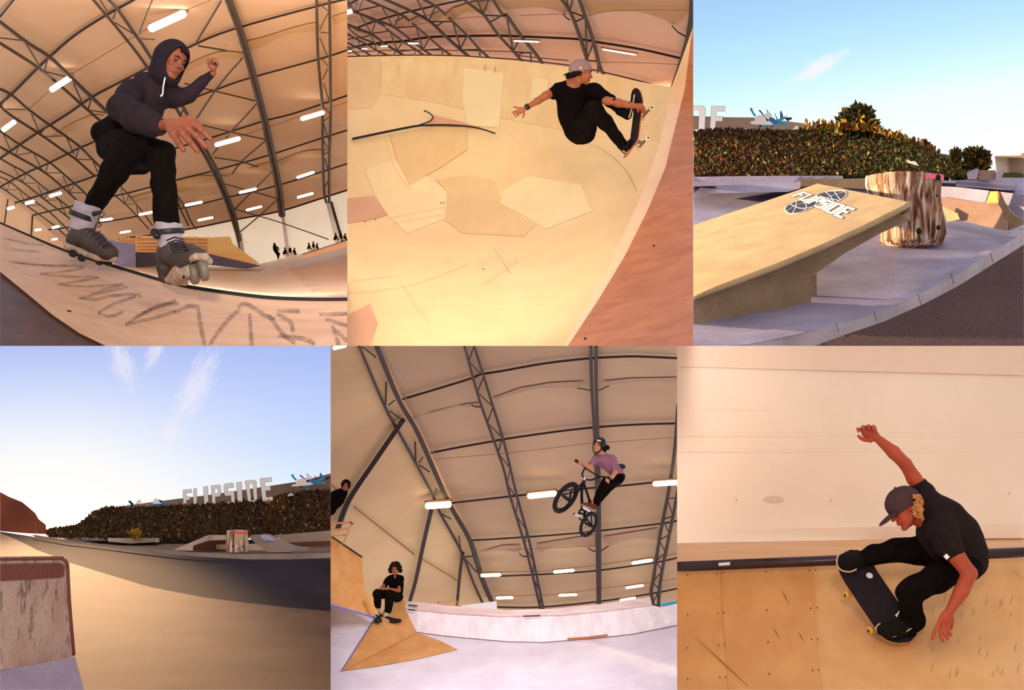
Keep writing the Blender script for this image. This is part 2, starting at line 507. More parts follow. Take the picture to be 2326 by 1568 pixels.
M['black'] = plain('black_cloth', '120c0b', .95, spec=.05)
M['black_tee'] = plain('black_cotton', '0d090a', .95, spec=.04, var=.2, scale=30)
M['jeans'] = plain('black_denim', '110b0a', .95, spec=.05, var=.35, scale=14)
M['hoodie'] = plain('navy_fleece', '271c22', .95, spec=.1, var=.25, scale=16, bump=.2)
M['hoodie_cuff'] = plain('dark_navy_fleece', '231a22', .95, spec=.1)
M['skin1'] = plain('skin_brown_red', '7e4029', .55, spec=.35, var=.12, scale=18)
M['skin6'] = plain('skin_orange_red', 'a8452a', .55, spec=.3, var=.14, scale=10)
M['skin5'] = plain('skin_pink', 'd08a6c', .55, spec=.3, var=.1)
M['skin2'] = plain('skin_tan', '9c5536', .55, spec=.3, var=.14)
M['hair_dk'] = plain('dark_hair', '1c100c', .8, spec=.1, var=.4, scale=60)
M['hair_bl'] = plain('blond_hair', 'b8743c', .5, var=.5, scale=50)
M['white_rub'] = plain('off_white_rubber', 'b89c7c', .6, var=.1)
M['white_cloth'] = plain('white_lining', 'a89ca6', .8, var=.2)
M['cream'] = plain('cream_cord', 'f2ead8', .7)
M['boot'] = plain('dark_grey_boot_shell', '3c302c', .6, var=.2, scale=20)
M['strap'] = plain('black_strap', '16121c', .5)
M['sole'] = plain('worn_skate_sole', 'a08a78', .6, var=.35, scale=30)
M['wheel_gr'] = plain('grey_urethane', '6e6258', .4, var=.15)
M['wheel_cr'] = plain('cream_urethane', 'e6cfa0', .4)
M['wheel_yl'] = plain('yellow_urethane', 'd8b04a', .4)
M['bearing'] = plain('dark_bearing', '1a1412', .4, .5)
M['chrome'] = plain('bright_metal', 'd8d8e0', .2, .9)
M['alu'] = plain('cast_metal', '8a7a70', .35, .8)
M['rubber'] = plain('black_rubber', '16131a', .7, spec=.3)
M['grip'] = plain('black_grip_tape', '2b2126', .95, spec=.1, var=.2, scale=60)
M['ply_edge'] = plain('maple_ply_edge', 'c98a52', .5)
M['ply_red'] = plain('orange_stained_ply', 'b8602c', .5)
M['white'] = plain('white_paint', 'ecebf2', .6)
M['mauve'] = plain('mauve_cotton', '9a6a86', .95, spec=.1, var=.15, scale=20)
M['helmet'] = plain('glossy_black_shell', '08070a', .28, spec=.4)
M['cap_grey'] = plain('grey_wool_cap', '8f7370', .95, spec=.1, var=.15, scale=40)
M['cap_dk'] = plain('charcoal_brown_cap', '4a3336', .95, spec=.1, var=.12, scale=30)
M['shoe_dk'] = plain('black_suede_shoe', '140e0d', .9, spec=.15)
M['shoe_br'] = plain('brown_red_shoe', '6a3026', .8, spec=.2)
M['shoe_gr'] = plain('pale_green_shoe', 'b8b48a', .8, spec=.2)
M['eye'] = plain('eye_white', '4e3a30', .6, spec=.1)
M['iris'] = plain('dark_iris', '120a08', .2)
M['lip'] = plain('lips', '7c3c34', .5)
# indoor membranes and plywoods
def membrane(name, a, b, seam_scale=0):
    m = concrete(name, a, b, rough=.75, scale=.35, bump=0, fine=.08, spec=.25)
    return m
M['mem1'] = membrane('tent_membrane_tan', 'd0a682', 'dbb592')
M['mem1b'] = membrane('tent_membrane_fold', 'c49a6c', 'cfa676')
M['mem1w'] = membrane('cream_side_wall', 'f4e6cf', 'fbf1e0')
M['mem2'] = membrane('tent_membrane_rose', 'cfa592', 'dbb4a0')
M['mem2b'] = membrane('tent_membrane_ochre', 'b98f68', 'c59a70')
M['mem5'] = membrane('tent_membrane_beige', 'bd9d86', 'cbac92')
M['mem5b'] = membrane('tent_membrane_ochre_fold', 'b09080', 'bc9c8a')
M['mem5w'] = membrane('side_membrane', 'cfae8c', 'e0c09a')
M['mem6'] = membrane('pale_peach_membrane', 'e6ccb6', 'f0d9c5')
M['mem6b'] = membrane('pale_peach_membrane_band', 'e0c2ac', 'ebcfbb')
M['ply1'] = wood('ply_blurred_grain', 'c49274', 'd9ac8a', grain=(2, 12, 22), rough=.5, scr=.12, scrcol='8a5a44')
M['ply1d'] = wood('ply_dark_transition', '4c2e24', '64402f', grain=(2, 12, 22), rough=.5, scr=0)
M['ply1f'] = wood('ply_floor_light', 'dcb898', 'e8caae', grain=(1, 6, 14), scr=.08)
M['ply2'] = wood('ply_bowl', 'e4b97e', 'edc78e', grain=(5, 1.5, 2), rough=.5, blot=.6, scr=.22, scrcol='c07a3c')
M['ply2w'] = wood('ply_bowl_wall', 'dfae72', 'ebc588', grain=(9, 2, .8), rough=.5, blot=.45, scr=.05, scrcol='c07a3c')
M['ply2l'] = wood('ply_bowl_pale', 'eac68c', 'f0cf98', grain=(5, 1.5, 2), rough=.5, scr=.1, scrcol='c07a3c')
M['ply2m'] = wood('ply_bowl_tan', 'ddae72', 'e4b97e', grain=(5, 1.5, 2), rough=.5, scr=.15, scrcol='a0602c')
M['ply2p'] = wood('ply_bowl_pinkish', 'cf926a', 'd79c72', grain=(5, 1.5, 2), rough=.5, scr=.1)
M['ply2r'] = wood('ply_deck_red', 'a85a2a', 'c27440', grain=(3, 3, 14), rough=.5, blot=.3, scr=.4, scrcol='8a4020', rot=(0, .6, 0))
M['ply2e'] = wood('ply_edge_strip', 'eebd90', 'f4caa0', grain=(9, 9, 2), rough=.5, scr=.1)
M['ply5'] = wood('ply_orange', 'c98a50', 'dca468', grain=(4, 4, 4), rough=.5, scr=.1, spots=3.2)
M['ply5w'] = wood('ply_pale_lilac', 'dccfe0', 'f2eaf6', grain=(3, 3, 9), rough=.4, blot=.6, scr=.25, scrcol='a08a9a')
M['ply5r'] = wood('ply_pale_streaked', 'e2d0d8', 'f6eef6', grain=(9, 3, 1.5), rough=.4, blot=.3, scr=.25, scrcol='b08a8a')
M['ply6'] = wood('ply_amber', 'c07c42', 'd59858', grain=(6, 3, 1.6), rough=.5, blot=.55, scr=.12, scrcol='6b3a1c', spots=2.6)
M['ply6r'] = wood('ply_amber_lit', 'd0945a', 'e4ae72', grain=(6, 3, 1.6), rough=.5, blot=.6, scr=.3, scrcol='7c4a22', spots=4.2)  # lit/dark step between the ramp panels put into a paler wood tone
M['ply6t'] = wood('ply_platform', 'c9976c', 'dcb088', grain=(1.5, 10, 30), rough=.5, scr=.05)
M['timber'] = wood('yellow_timber', 'e0a85c', 'efc27a', grain=(2, 9, 9), scr=0)
M['timber_or'] = wood('orange_timber', 'c07a48', 'd99a64', grain=(2, 9, 9), scr=0)
M['blue_ply'] = concrete('grey_blue_ply', '77708c', '8a829c', bump=0, fine=.5)
M['dark_ply'] = concrete('dark_grey_ply', '4a4350', '5a5260', bump=0, fine=.4)
# outdoor
M['conc3'] = concrete('lilac_shade_concrete', '78728e', '9e97b6', rough=.6, scale=.7)  # bluish shade put into the colour of grey concrete
M['conc3w'] = concrete('sun_tinted_concrete', '988066', 'bca27c', rough=.75, scale=1.1, fine=.5)  # golden sunlight on the concrete put into its colour
M['conc3s'] = concrete('shaded_side_concrete', '74604f', '978068', rough=.8, scale=1.2, fine=.4, bump=.4)  # same concrete on sides turned from the sun, shade put into the colour
M['conc3r'] = concrete('reddish_ramp_concrete', '7f625c', '9c7c70', rough=.8)
M['asph3'] = concrete('dark_red_asphalt', '33201f', '5a3c3e', rough=.9, scale=.7, fine=.8, bump=.6)
M['conc4'] = concrete('brown_rose_concrete', '563f33', '705545', rough=.8, scale=.8, fine=.45, spec=.06)
M['asph4'] = concrete('violet_asphalt', '221920', '33272e', rough=.9, scale=.8, fine=.7, bump=.5, spec=.05)
M['block4'] = concrete('stained_concrete', '92756c', 'b09a92', rough=.85, scale=1.6, streak=True, stain='4c2e28')
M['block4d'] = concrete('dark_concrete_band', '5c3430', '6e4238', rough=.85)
M['curb4'] = concrete('grey_brown_curb', '8f7d74', 'a8968c', rough=.7)
M['berm'] = concrete('soil_brown', '2e1c14', '4a3020', rough=1, scale=3)
M['leaf_br'] = plain('leaf_brown', '43261a', .8, spec=.2)
M['leaf_rd'] = plain('leaf_rust', '6a3820', .8, spec=.2)
M['leaf_gr'] = plain('leaf_olive', '42451f', .8, spec=.2)
M['leaf_yl'] = plain('leaf_yellow', '9a7a2c', .8, spec=.2)
M['leaf_dk'] = plain('leaf_dark', '38281c', .8, spec=.2)
M['leaf_lt'] = plain('leaf_pale_green', '7c8a4a', .7, spec=.3)
M['plank'] = wood('grey_plank', '6b5650', '83695e', grain=(1, 10, 34), rough=.8, scr=0)
M['plank3'] = wood('grey_brown_plank', '8c7468', 'a58c7e', grain=(1, 10, 34), rough=.8, scr=0)
M['sign'] = plain('sign_white_face', 'fbfcff', .3, spec=.5)
M['sign_side'] = plain('sign_dark_edge', '5a4a54', .6)
M['teal'] = plain('teal_paint', '0e9ec6', .5)
M['blue'] = plain('blue_paint', '1f6aa8', .5)
M['ink'] = plain('ink_navy_paint', '14182c', .5)
M['roof'] = plain('slate_roof', '5a5a78', .7)
M['decal'] = plain('stencil_white', 'efe9e2', .6)
M['decal_dk'] = plain('stencil_dark', '2c2430', .6)
M['pink'] = plain('pink_paint', 'f0708c', .6)
# =============================================================== bay 1: inline skater in the tent hall
def c1(x, y):                     # membrane ceiling, nearest overhead, running away to the lower left
    t = max(0.0, min(1.25, y / 520)); return 15.5 + 10.0 * t ** .85 + .8 * (1 - x / 789)
def zig(a, b, n, phase=0):
    """zig-zag points between two polylines"""
    def at(pl, t):
        L = [0]
        for p, q in zip(pl[:-1], pl[1:]): L.append(L[-1] + math.hypot(q[0] - p[0], q[1] - p[1]))
        s = t * L[-1]
        for i in range(len(pl) - 1):
            if s <= L[i + 1] + 1e-6:
                k = (s - L[i]) / max(1e-6, L[i + 1] - L[i]); return (pl[i][0] + (pl[i + 1][0] - pl[i][0]) * k, pl[i][1] + (pl[i + 1][1] - pl[i][1]) * k)
        return pl[-1]
    return [at(a if (i + phase) % 2 else b, i / n) for i in range(n + 1)]

def truss(bay, dfn, label, chords, braces, r, rb, group, mat=None, lift=.5, blift=None, name='roof_truss', m2=None):
    xs = [p for c in chords for p in c]
    t = empty(name, P(sum(p[0] for p in xs) / len(xs), max(p[1] for p in xs), dfn(*xs[-1])), label, 'roof truss', group)
    mat = mat or M['steel']
    for c in chords:
        mb = MB(); pbar(mb, c, dfn, r, lift, n=4, sm=4); mb.build('chord', mat, t, clip=bay)
    for b in braces:
        mb = MB(); pbar(mb, b, dfn, rb, lift if blift is None else blift, n=4); mb.build('brace', m2 or mat, t, clip=bay)
    return t

def purlin(bay, dfn, pts, r, label, group, mat=None, lift=.25, sm=4, cat='purlin', name='purlin'):
    mb = MB(); pbar(mb, pts, dfn, r, lift, n=4, sm=sm)
    o = mb.build(name, mat or M['steel_dk'], clip=bay)
    if o: tag(o, label, cat, group)
    return o

def lamp(bay, dfn, a, b, r, label, group, glow=None, lift=.75, up=1.0):
    d = dfn((a[0] + b[0]) / 2, (a[1] + b[1]) / 2) - lift
    A = P(*a, d); B = P(*b, d); rr = r * d / F
    t = empty('ceiling_lamp', (A + B) / 2, label, 'lamp', group)
    mb = MB(); o = Vector((0, rr * .9, rr * 1.0 * up)); e = (B - A) * .03
    mb.tube([A + o - e, B + o + e], rr * .9, n=4)
    h = mb.build('housing', M['housing'], t, clip=bay)
    mb = MB(); mb.tube([A, A + (B - A) * .06, B - (B - A) * .06, B], [rr * .55, rr, rr, rr * .55], n=10)
    mb.build('tube', glow or M['lamp_on'], t, smooth=True, clip=bay)
    return t

def bay1():
    # membrane
    sheet('ceiling', [(0, 0), (789, 0), (789, 430), (729, 451), (636, 480), (540, 498), (442, 518), (340, 537), (262, 548), (150, 560), (74, 489), (34, 461), (0, 434)], c1, M['mem1'], 26, kind='structure')
    sheet('wall_left', [(0, 434), (34, 461), (74, 489), (150, 560), (170, 585), (0, 505)], lambda x, y: 26.2, M['mem1'], 26, kind='structure')
    sheet('wall_back', [(340, 537), (442, 518), (540, 498), (636, 480), (729, 451), (789, 430), (789, 565), (700, 590), (585, 615), (470, 620), (250, 620), (200, 600), (150, 560), (262, 548)], lambda x, y: 26.3, M['mem1w'], 26, kind='structure')
    # drooping folds of the membrane
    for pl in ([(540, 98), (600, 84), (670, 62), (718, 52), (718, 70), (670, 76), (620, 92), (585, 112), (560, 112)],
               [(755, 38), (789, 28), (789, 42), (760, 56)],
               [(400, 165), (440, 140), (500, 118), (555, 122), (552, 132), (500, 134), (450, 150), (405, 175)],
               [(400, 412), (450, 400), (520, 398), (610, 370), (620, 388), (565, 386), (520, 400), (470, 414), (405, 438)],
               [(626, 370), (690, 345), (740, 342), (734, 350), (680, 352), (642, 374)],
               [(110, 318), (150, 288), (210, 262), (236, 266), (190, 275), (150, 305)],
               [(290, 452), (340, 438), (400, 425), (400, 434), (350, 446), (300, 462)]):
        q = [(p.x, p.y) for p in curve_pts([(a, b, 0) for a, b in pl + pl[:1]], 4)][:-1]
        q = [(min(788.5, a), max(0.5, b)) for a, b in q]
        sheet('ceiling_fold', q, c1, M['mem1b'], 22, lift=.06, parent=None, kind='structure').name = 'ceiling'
    g = 'roof trusses over the inline skater'
    T = [
     ('roof truss crossing the upper left corner above the bright lamp', [[(-10, 44), (0, 50), (62, 97), (112, 129), (155, 170), (207, 220), (250, 260)], [(-10, 92), (0, 98), (86, 153), (143, 200), (195, 246), (241, 286)]],
      [[(0, 86), (52, 92)], [(58, 97), (90, 150)], [(108, 133), (102, 160)], [(103, 163), (148, 174)], [(167, 190), (190, 240)], [(207, 225), (200, 250)], [(200, 250), (240, 256)]], 4.2, 2.0),
     ('roof truss ending behind the left elbow of the skater', [[(-5, 200), (26, 215), (64, 248), (110, 282), (146, 307), (182, 334), (210, 362), (228, 380)], [(-5, 234), (22, 260), (91, 305), (155, 350), (172, 362), (214, 399)]],
      [[(72, 260), (90, 302)], [(108, 285), (92, 303)], [(95, 310), (140, 309)], [(150, 310), (168, 350)], [(180, 335), (172, 360)], [(175, 362), (210, 363)], [(212, 368), (222, 392)], [(0, 245), (18, 215)], [(15, 248), (58, 249)]], 3.4, 1.6),
     ('roof truss passing under the second bright lamp at the left edge', [[(-5, 294), (45, 329), (69, 343), (114, 370), (169, 417), (193, 439), (215, 470)], [(-5, 331), (34, 353), (103, 393), (155, 437), (190, 470)]],
      [[(8, 305), (25, 345)], [(43, 332), (35, 352)], [(37, 353), (70, 347)], [(78, 352), (98, 390)], [(110, 372), (103, 392)], [(105, 393), (138, 393)], [(143, 400), (158, 435)], [(168, 420), (158, 438)], [(158, 438), (193, 438)]], 2.8, 1.3),
     ('thin roof truss fourth from the upper left corner', [[(-5, 357), (26, 375), (60, 394), (112, 436), (157, 472), (190, 505)], [(-5, 386), (52, 415), (98, 451), (155, 494), (180, 520)]],
      [[(30, 378), (50, 412)], [(58, 397), (52, 414)], [(54, 416), (82, 416)], [(86, 420), (98, 450)], [(108, 440), (100, 452)], [(103, 455), (132, 454)], [(135, 456), (150, 488)]], 2.2, 1.1),
     ('thin roof truss fifth from the upper left corner', [[(-5, 400), (22, 413), (67, 449), (110, 480), (150, 518), (165, 540)], [(-5, 424), (15, 434), (60, 467), (120, 510), (150, 537)]],
      [[(0, 412), (14, 432)], [(22, 415), (16, 433)], [(17, 432), (43, 431)], [(45, 435), (60, 465)], [(62, 467), (90, 466)]], 1.9, .9),
     ('roof truss arching behind the hood and the raised arm', [[(238, -8), (265, 19), (306, 77), (327, 107), (380, 190), (416, 244), (440, 290), (464, 334), (493, 387), (510, 430), (533, 490), (546, 560)], [(205, -8), (241, 34), (284, 86), (324, 138), (372, 212), (400, 246), (430, 300), (459, 343), (486, 394), (510, 449), (535, 520), (548, 572)]],
      [[(228, 0), (243, 25)], [(262, 28), (257, 43)], [(262, 52), (303, 77)], [(416, 250), (410, 262)], [(480, 356), (470, 360)], [(493, 387), (489, 398)], [(507, 418), (498, 425)]], 4.4, 1.8),
     ('thick roof truss beam right of the raised hand', [[(512, -8), (540, 65), (557, 120), (576, 189), (597, 270), (610, 329), (628, 415), (638, 490)], [(520, -8), (548, 68), (565, 124), (584, 194), (604, 274), (617, 331), (634, 416), (643, 490)]], [], 5.5, 2),
     ('roof truss with a boxed lattice near the right side', [[(719, -8), (722, 120), (732, 241), (733, 346), (736, 432), (741, 460)], [(748, -8), (750, 120), (751, 270), (748, 363), (748, 460)]],
      [[(725, 8), (745, 25)], [(745, 30), (726, 68)], [(727, 73), (748, 75)], [(726, 85), (745, 130)], [(733, 135), (745, 150)], [(745, 155), (733, 180)], [(735, 190), (748, 230)], [(735, 240), (750, 260)], [(752, 263), (736, 275)], [(735, 280), (747, 320)], [(735, 320), (747, 340)], [(747, 345), (735, 352)], [(738, 360), (748, 400)], [(748, 405), (738, 425)]], 3.2, 1.3),
     ('far roof truss between the legs of the skater', [[(270, 420), (290, 440), (308, 462), (330, 490), (346, 512)], [(250, 436), (285, 464), (312, 492), (338, 520)]], [[(275, 430), (283, 460)], [(292, 443), (285, 462)], [(288, 463), (306, 465)], [(310, 468), (314, 492)]], 2.0, 1.0),
     ('far roof truss right of the front shin', [[(400, 440), (418, 468), (432, 500), (445, 520)], [(398, 452), (412, 480), (428, 512)]], [[(406, 452), (410, 476)]], 2.4, 1.0),
    ]
    for lb, ch, br, r, rb in T: truss(1, c1, lb, ch, br, r, rb, g)
    xb = [[(502, 3), (447, 95)], [(450, 104), (514, 115)], [(550, 133), (497, 195), (446, 270)], [(420, 190), (480, 205), (579, 229)], [(583, 236), (552, 270), (528, 296), (514, 313)], [(459, 284), (524, 300), (603, 317)],
          [(603, 320), (553, 363), (528, 394)], [(486, 358), (545, 367), (585, 379)], [(495, 336), (483, 351)], [(617, 391), (579, 429), (533, 475)], [(510, 418), (579, 437), (629, 451)], [(629, 454), (591, 489), (543, 529)], [(533, 475), (588, 491), (638, 506), (707, 530), (746, 544)], [(346, 0), (317, 72)], [(320, 88), (352, 90)]]
    xl = ['brace rising from the hood towards the top beside the thick beam', 'short brace from the top of the hood towards the thick beam', 'long brace crossing behind the raised hand down to the front hand', 'brace crossing under the raised forearm to the thick beam', 'brace dropping from the thick beam to the lamp right of the fingers', 'brace just above the front hand running to the thick beam',
          'brace from the thick beam down-left, below the lamp by the fingers', 'flat brace right of the fingertips', 'tiny brace end under the lamp by the fingers', 'brace crossing the small lamp right of the front knee', 'flat brace meeting the thick beam beside the small lamp', 'brace from the thick beam foot to the left arch foot', 'lowest long brace sloping down to the right over the white wall', 'brace left of the brightest lamp at the top', 'short bar at the crown of the hood']
    for i, b in enumerate(xb):
        purlin(1, c1, b, 2.6 - i * .08, 'diagonal steel ' + xl[i], 'diagonal wind braces', M['steel'], .4 + .09 * (i % 3), cat='brace', name='wind_brace')
    pl = [([(0, 38), (33, -3)], 3, 'dark purlin cutting the top left corner'),
          ([(0, 236), (28, 212), (75, 165), (112, 130), (170, 80), (240, 35), (300, 2), (310, -5)], 3.2, 'bolted purlin rising from the left edge to the top beside the lamp'),
          ([(0, 360), (86, 301), (155, 258), (210, 220), (284, 181), (430, 107), (528, 67), (717, 15), (789, -2)], 3.0, 'purlin running behind the hood to the top right'),
          ([(0, 425), (60, 393), (108, 372), (181, 336), (207, 325), (330, 265), (455, 217), (493, 203), (562, 179), (726, 134), (789, 114)], 2.5, 'purlin passing below the raised hand'),
          ([(34, 461), (96, 442), (167, 417), (213, 401), (340, 355), (483, 312), (593, 277), (660, 260), (733, 236), (789, 217)], 2.4, 'purlin passing behind the fingers of the front hand'),
          ([(76, 489), (112, 480), (157, 470), (248, 448), (289, 439), (346, 424), (404, 408), (493, 386), (610, 353), (734, 313), (789, 296)], 2.2, 'purlin above the middle row of lamps'),
          ([(110, 522), (152, 517), (258, 501), (313, 491), (351, 482), (414, 473), (519, 448), (629, 422), (789, 372)], 2.0, 'purlin carrying the lower row of lamps'),
          ([(289, 540), (338, 535), (442, 518), (540, 498), (636, 480), (729, 451), (789, 432)], 2.4, 'eaves beam above the white wall')]
    for p, r, lb in pl: purlin(1, c1, p, r, lb, 'purlins over the inline skater')
    for p, w in (([(66, 248), (110, 208)], 'below the second brightest lamp'), ([(165, 167), (330, 68), (345, 60)], 'between the two brightest lamps'), ([(424, 22), (480, 0)], 'from the brightest lamp to the top edge'), ([(35, 274), (45, 266)], 'at the lamp on the left edge'), ([(483, 330), (690, 262), (789, 232)], 'through the two lamps right of the fingers')):
        purlin(1, c1, p, .9, 'thin rusty cable ' + w, 'ceiling cables', M['rust_wire'], .5, sm=1, cat='cable', name='cable')
    L = [((338, 67), (422, 29), 9, 'brightest tube lamp above the hood'), ((114, 206), (163, 174), 6.5, 'bright tube lamp left of the hood'), ((5, 297), (35, 275), 5.5, 'bright tube lamp at the left edge'),
         ((683, 271), (737, 255), 5, 'tube lamp beside the boxed lattice'), ((488, 330), (546, 314), 5, 'tube lamp right of the fingers'), ((674, 404), (714, 391), 3.2, 'small tube lamp right of the thick beam'),
         ((543, 438), (583, 429), 3, 'small tube lamp over the X braces'), ((420, 467), (460, 459), 3, 'small tube lamp right of the front knee'), ((675, 449), (712, 439), 2.8, 'small tube lamp close above the white wall'),
         ((559, 478), (595, 469), 2.6, 'small tube lamp between the two far columns'), ((449, 501), (484, 494), 2.6, 'small tube lamp above the front boot'), ((112, 446), (140, 438), 3.6, 'oval lamp left of the rear shin'),
         ((57, 463), (78, 457), 3.6, 'oval lamp second from the left edge'), ((16, 475), (33, 470), 3.4, 'oval lamp lowest at the left edge'), ((315, 488), (347, 482), 2.8, 'small tube lamp between the shins'),
         ((228, 501), (256, 497), 2.8, 'small tube lamp touching the rear boot laces'), ((118, 518), (135, 514), 2.8, 'tiny lamp left of the rear boot'), ((79, 523), (94, 521), 2.6, 'tiny lamp far left above the coping'), ((272, 529), (297, 525), 2.2, 'tiny lamp above the blue ramp'), ((117, 545), (131, 542), 2.0, 'tiny lamp just above the coping')]
    for a, b, r, lb in L: lamp(1, c1, a, b, r, lb, 'tube lamps over the inline skater')
    # columns and posts
    for pts, r, lb, mt in (([(545, 530), (553, 590)], 5, 'pale column foot under the left arch', 'alu'), ([(642, 488), (652, 560), (655, 585)], 5, 'pale column foot under the thick beam', 'alu'), ([(745, 458), (768, 555)], 7, 'pale column beside the dark rail at the right', 'alu'),
                       ([(752, 458), (778, 550)], 4, 'dark downpipe beside the right column', 'steel_dk'), ([(18, 452), (10, 508)], 2, 'thin post at the left end wall', 'steel'), ([(74, 489), (71, 535)], 2.4, 'corner post at the left end wall', 'steel')):
        purlin(1, lambda x, y: 26, pts, r, lb, 'columns of the hall', M[mt], .3, cat='column', name='column')
    # timber structures behind
    bx = empty('timber_railing', P(370, 575, 24.5), 'yellow slatted timber railing behind the skate boots', 'railing')
    sheet('panel', [(262, 540), (474, 540), (474, 578), (310, 585)], lambda x, y: 25, M['timber_or'], 30, thick=.03, parent=bx)
    for y in (541, 549, 557, 564, 571): pbar(MB(), [(308, y - 4 * (y < 545)), (474, y)], lambda x, y: 24.8, 2.0, n=4).build('slat', M['timber'], bx)
    for x in (262, 275, 292, 310, 400, 445, 473): pbar(MB(), [(x, 537), (x, 575 if x > 300 else 545)], lambda x, y: 24.75, 1.6, n=4).build('post', M['timber'], bx)
    q = sheet('plywood_wall', [(472, 540), (523, 537), (528, 553), (590, 599), (560, 604), (472, 580)], lambda x, y: 24.6, M['timber'], 25, thick=.1); tag(q, 'yellow plywood bank with a sloping right edge', 'plywood bank')
    q = sheet('blue_ramp', [(243, 545), (307, 555), (308, 606), (262, 608)], lambda x, y: 23.5, M['blue_ply'], 25, thick=.3); tag(q, 'blue grey ramp side left of the front boot', 'ramp')
    q = sheet('dark_ramp', [(308, 573), (475, 577), (594, 604), (560, 611), (475, 602), (308, 608)], lambda x, y: 23.9, M['dark_ply'], 25, thick=.3); tag(q, 'long dark grey wedge ramp behind the front boot', 'ramp')
    # floor beyond the coping and the ramp the skater rides
    cop = [(-6, 504), (0, 507), (52, 530), (146, 570), (258, 606), (390, 645), (476, 661), (597, 677), (700, 682), (795, 682)]
    cop = [(p.x, p.y) for p in curve_pts([(a, b, 0) for a, b in cop], 5)]
    def yc(x):
        for a, b in zip(cop[:-1], cop[1:]):
            if a[0] <= x <= b[0]: return a[1] + (b[1] - a[1]) * (x - a[0]) / (b[0] - a[0])
        return cop[-1][1]
    def fl(x, y): return 11 + 14.5 * max(0, min(1, (yc(x) - y) / max(8, yc(x) - max(548, 606 - max(0, x - 590) * .29)))) ** .8
    cc = [p for p in cop if 195 < p[0] < 789]
    sheet('floor', cc + [(788.8, 682), (788.8, 548), (700, 572), (630, 590), (590, 600), (560, 606), (300, 606), (240, 603)], fl, M['ply1f'], 12, kind='structure')
    sheet('floor', [(655, 610), (789, 575), (789, 680), (712, 668)], lambda x, y: fl(x, y), wood('ply_floor_rose', 'd0a486', 'dcb496', grain=(1, 6, 14), scr=.1), 12, lift=.03, kind='structure')
    def rd(x, y): return 10.05 - 1.3 * max(0, (y - yc(x))) / 200
    low = [(240, 786), (180, 757), (120, 716), (60, 666), (0, 617)]
    rp = empty('quarter_pipe', P(400, 780, 9.2), 'pale plywood ramp deck with black graffiti under the inline skates', 'ramp')
    pc = [p for p in cop if 0 < p[0] < 789]
    sheet('deck', [(0, 508)] + pc + [(789, 682), (789, 786)] + low, rd, M['ply1'], 16, parent=rp)
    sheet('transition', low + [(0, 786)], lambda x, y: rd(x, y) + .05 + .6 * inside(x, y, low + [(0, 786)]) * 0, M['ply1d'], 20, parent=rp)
    mb = MB(); q = [(x, y) for x, y in cop]
    pts = [P(x, y, 10.05) for x, y in q]; mb.tube(pts, [.004 + .008 * min(1, max(0, x / 400)) + .003 for x, y in q], n=10)
    mb.build('coping', M['rubber'], rp, smooth=True, clip=1)
    # blurred marker scrawl
    gm, nt, b = new_mat('faded_marker')
    b.inputs['Base Color'].default_value = (*lin('3d2427'), 1); b.inputs['Roughness'].default_value = .7
    tc = N(nt, 'ShaderNodeTexCoord'); no = N(nt, 'ShaderNodeTexNoise'); no.inputs['Scale'].default_value = 26; nt.links.new(tc.outputs['Object'], no.inputs['Vector'])
    r = ramp(nt, [(.3, (.1,) * 3), (.7, (.42,) * 3)]); nt.links.new(no.outputs['Fac'], r.inputs[0]); nt.links.new(r.outputs[0], b.inputs['Alpha'])
    st = [[(8, 540), (60, 552), (100, 556)], [(30, 566), (90, 572)], [(20, 594), (70, 600), (150, 604), (190, 606)], [(28, 595), (110, 603), (170, 602)], [(90, 621), (150, 616), (190, 608)], [(92, 622), (160, 628), (225, 629)], [(225, 630), (170, 640), (130, 646)],
          [(132, 647), (200, 650), (280, 645)], [(280, 646), (240, 655), (225, 662)], [(180, 678), (230, 664), (290, 652)], [(178, 677), (220, 680), (250, 672), (310, 668), (320, 676)], [(222, 710), (260, 690), (310, 672)], [(222, 711), (250, 718), (280, 708)],
          [(285, 738), (330, 710), (400, 682)], [(285, 738), (350, 722), (400, 706)], [(305, 722), (360, 694), (405, 690)], [(395, 710), (430, 695), (455, 696)], [(450, 700), (455, 735), (465, 785)], [(475, 785), (510, 735), (545, 702)], [(540, 698), (560, 690), (600, 715), (625, 725)],
          [(567, 712), (572, 785)], [(610, 715), (640, 755), (670, 780)], [(628, 712), (660, 732), (665, 755)], [(630, 706), (680, 706)], [(632, 762), (690, 770), (715, 782)], [(740, 725), (789, 740)], [(725, 715), (789, 712)], [(755, 740), (770, 785)], [(760, 748), (789, 775)]]
    for s_ in st:
        mb = MB(); q = curve_pts([(a, b_, 0) for a, b_ in s_], 5); w = 2.4 + 2.8 * min(1, max(0, (s_[0][0]) / 500))
        if s_[0][1] < 660: w *= .7
        V = []; 
        for i, p in enumerate(q):
            a = q[max(0, i - 1)]; c = q[min(len(q) - 1, i + 1)]; t = (c - a).normalized(); nn = Vector((-t.y, t.x, 0)) * w * (.5 + .5 * math.sin(math.pi * (.15 + .7 * i / len(q))))
            for sg in (-1, 1):
                e = p + nn * sg; V.append(P(e.x, e.y, rd(e.x, e.y) - .012))
        mb.add(V, [[2 * i, 2 * i + 1, 2 * i + 3, 2 * i + 2] for i in range(len(q) - 1)])
        mb.build('marker_stroke', gm, rp, clip=1)
    mb = MB(); c = P(155, 707, rd(155, 707)); mb.ball(c, (.016, .006, .005), 10); mb.build('knot', M['bearing'], rp, smooth=True)
    # far bench, tables and people
    bn = empty('wooden_ledge', P(740, 576, 22), 'long low timber ledge with a dark top edge at the far right', 'bench')
    sheet('board', [(687, 580), (789, 549), (789, 560), (687, 588)], lambda x, y: 21.5, M['timber_or'], 20, thick=.15, parent=bn)
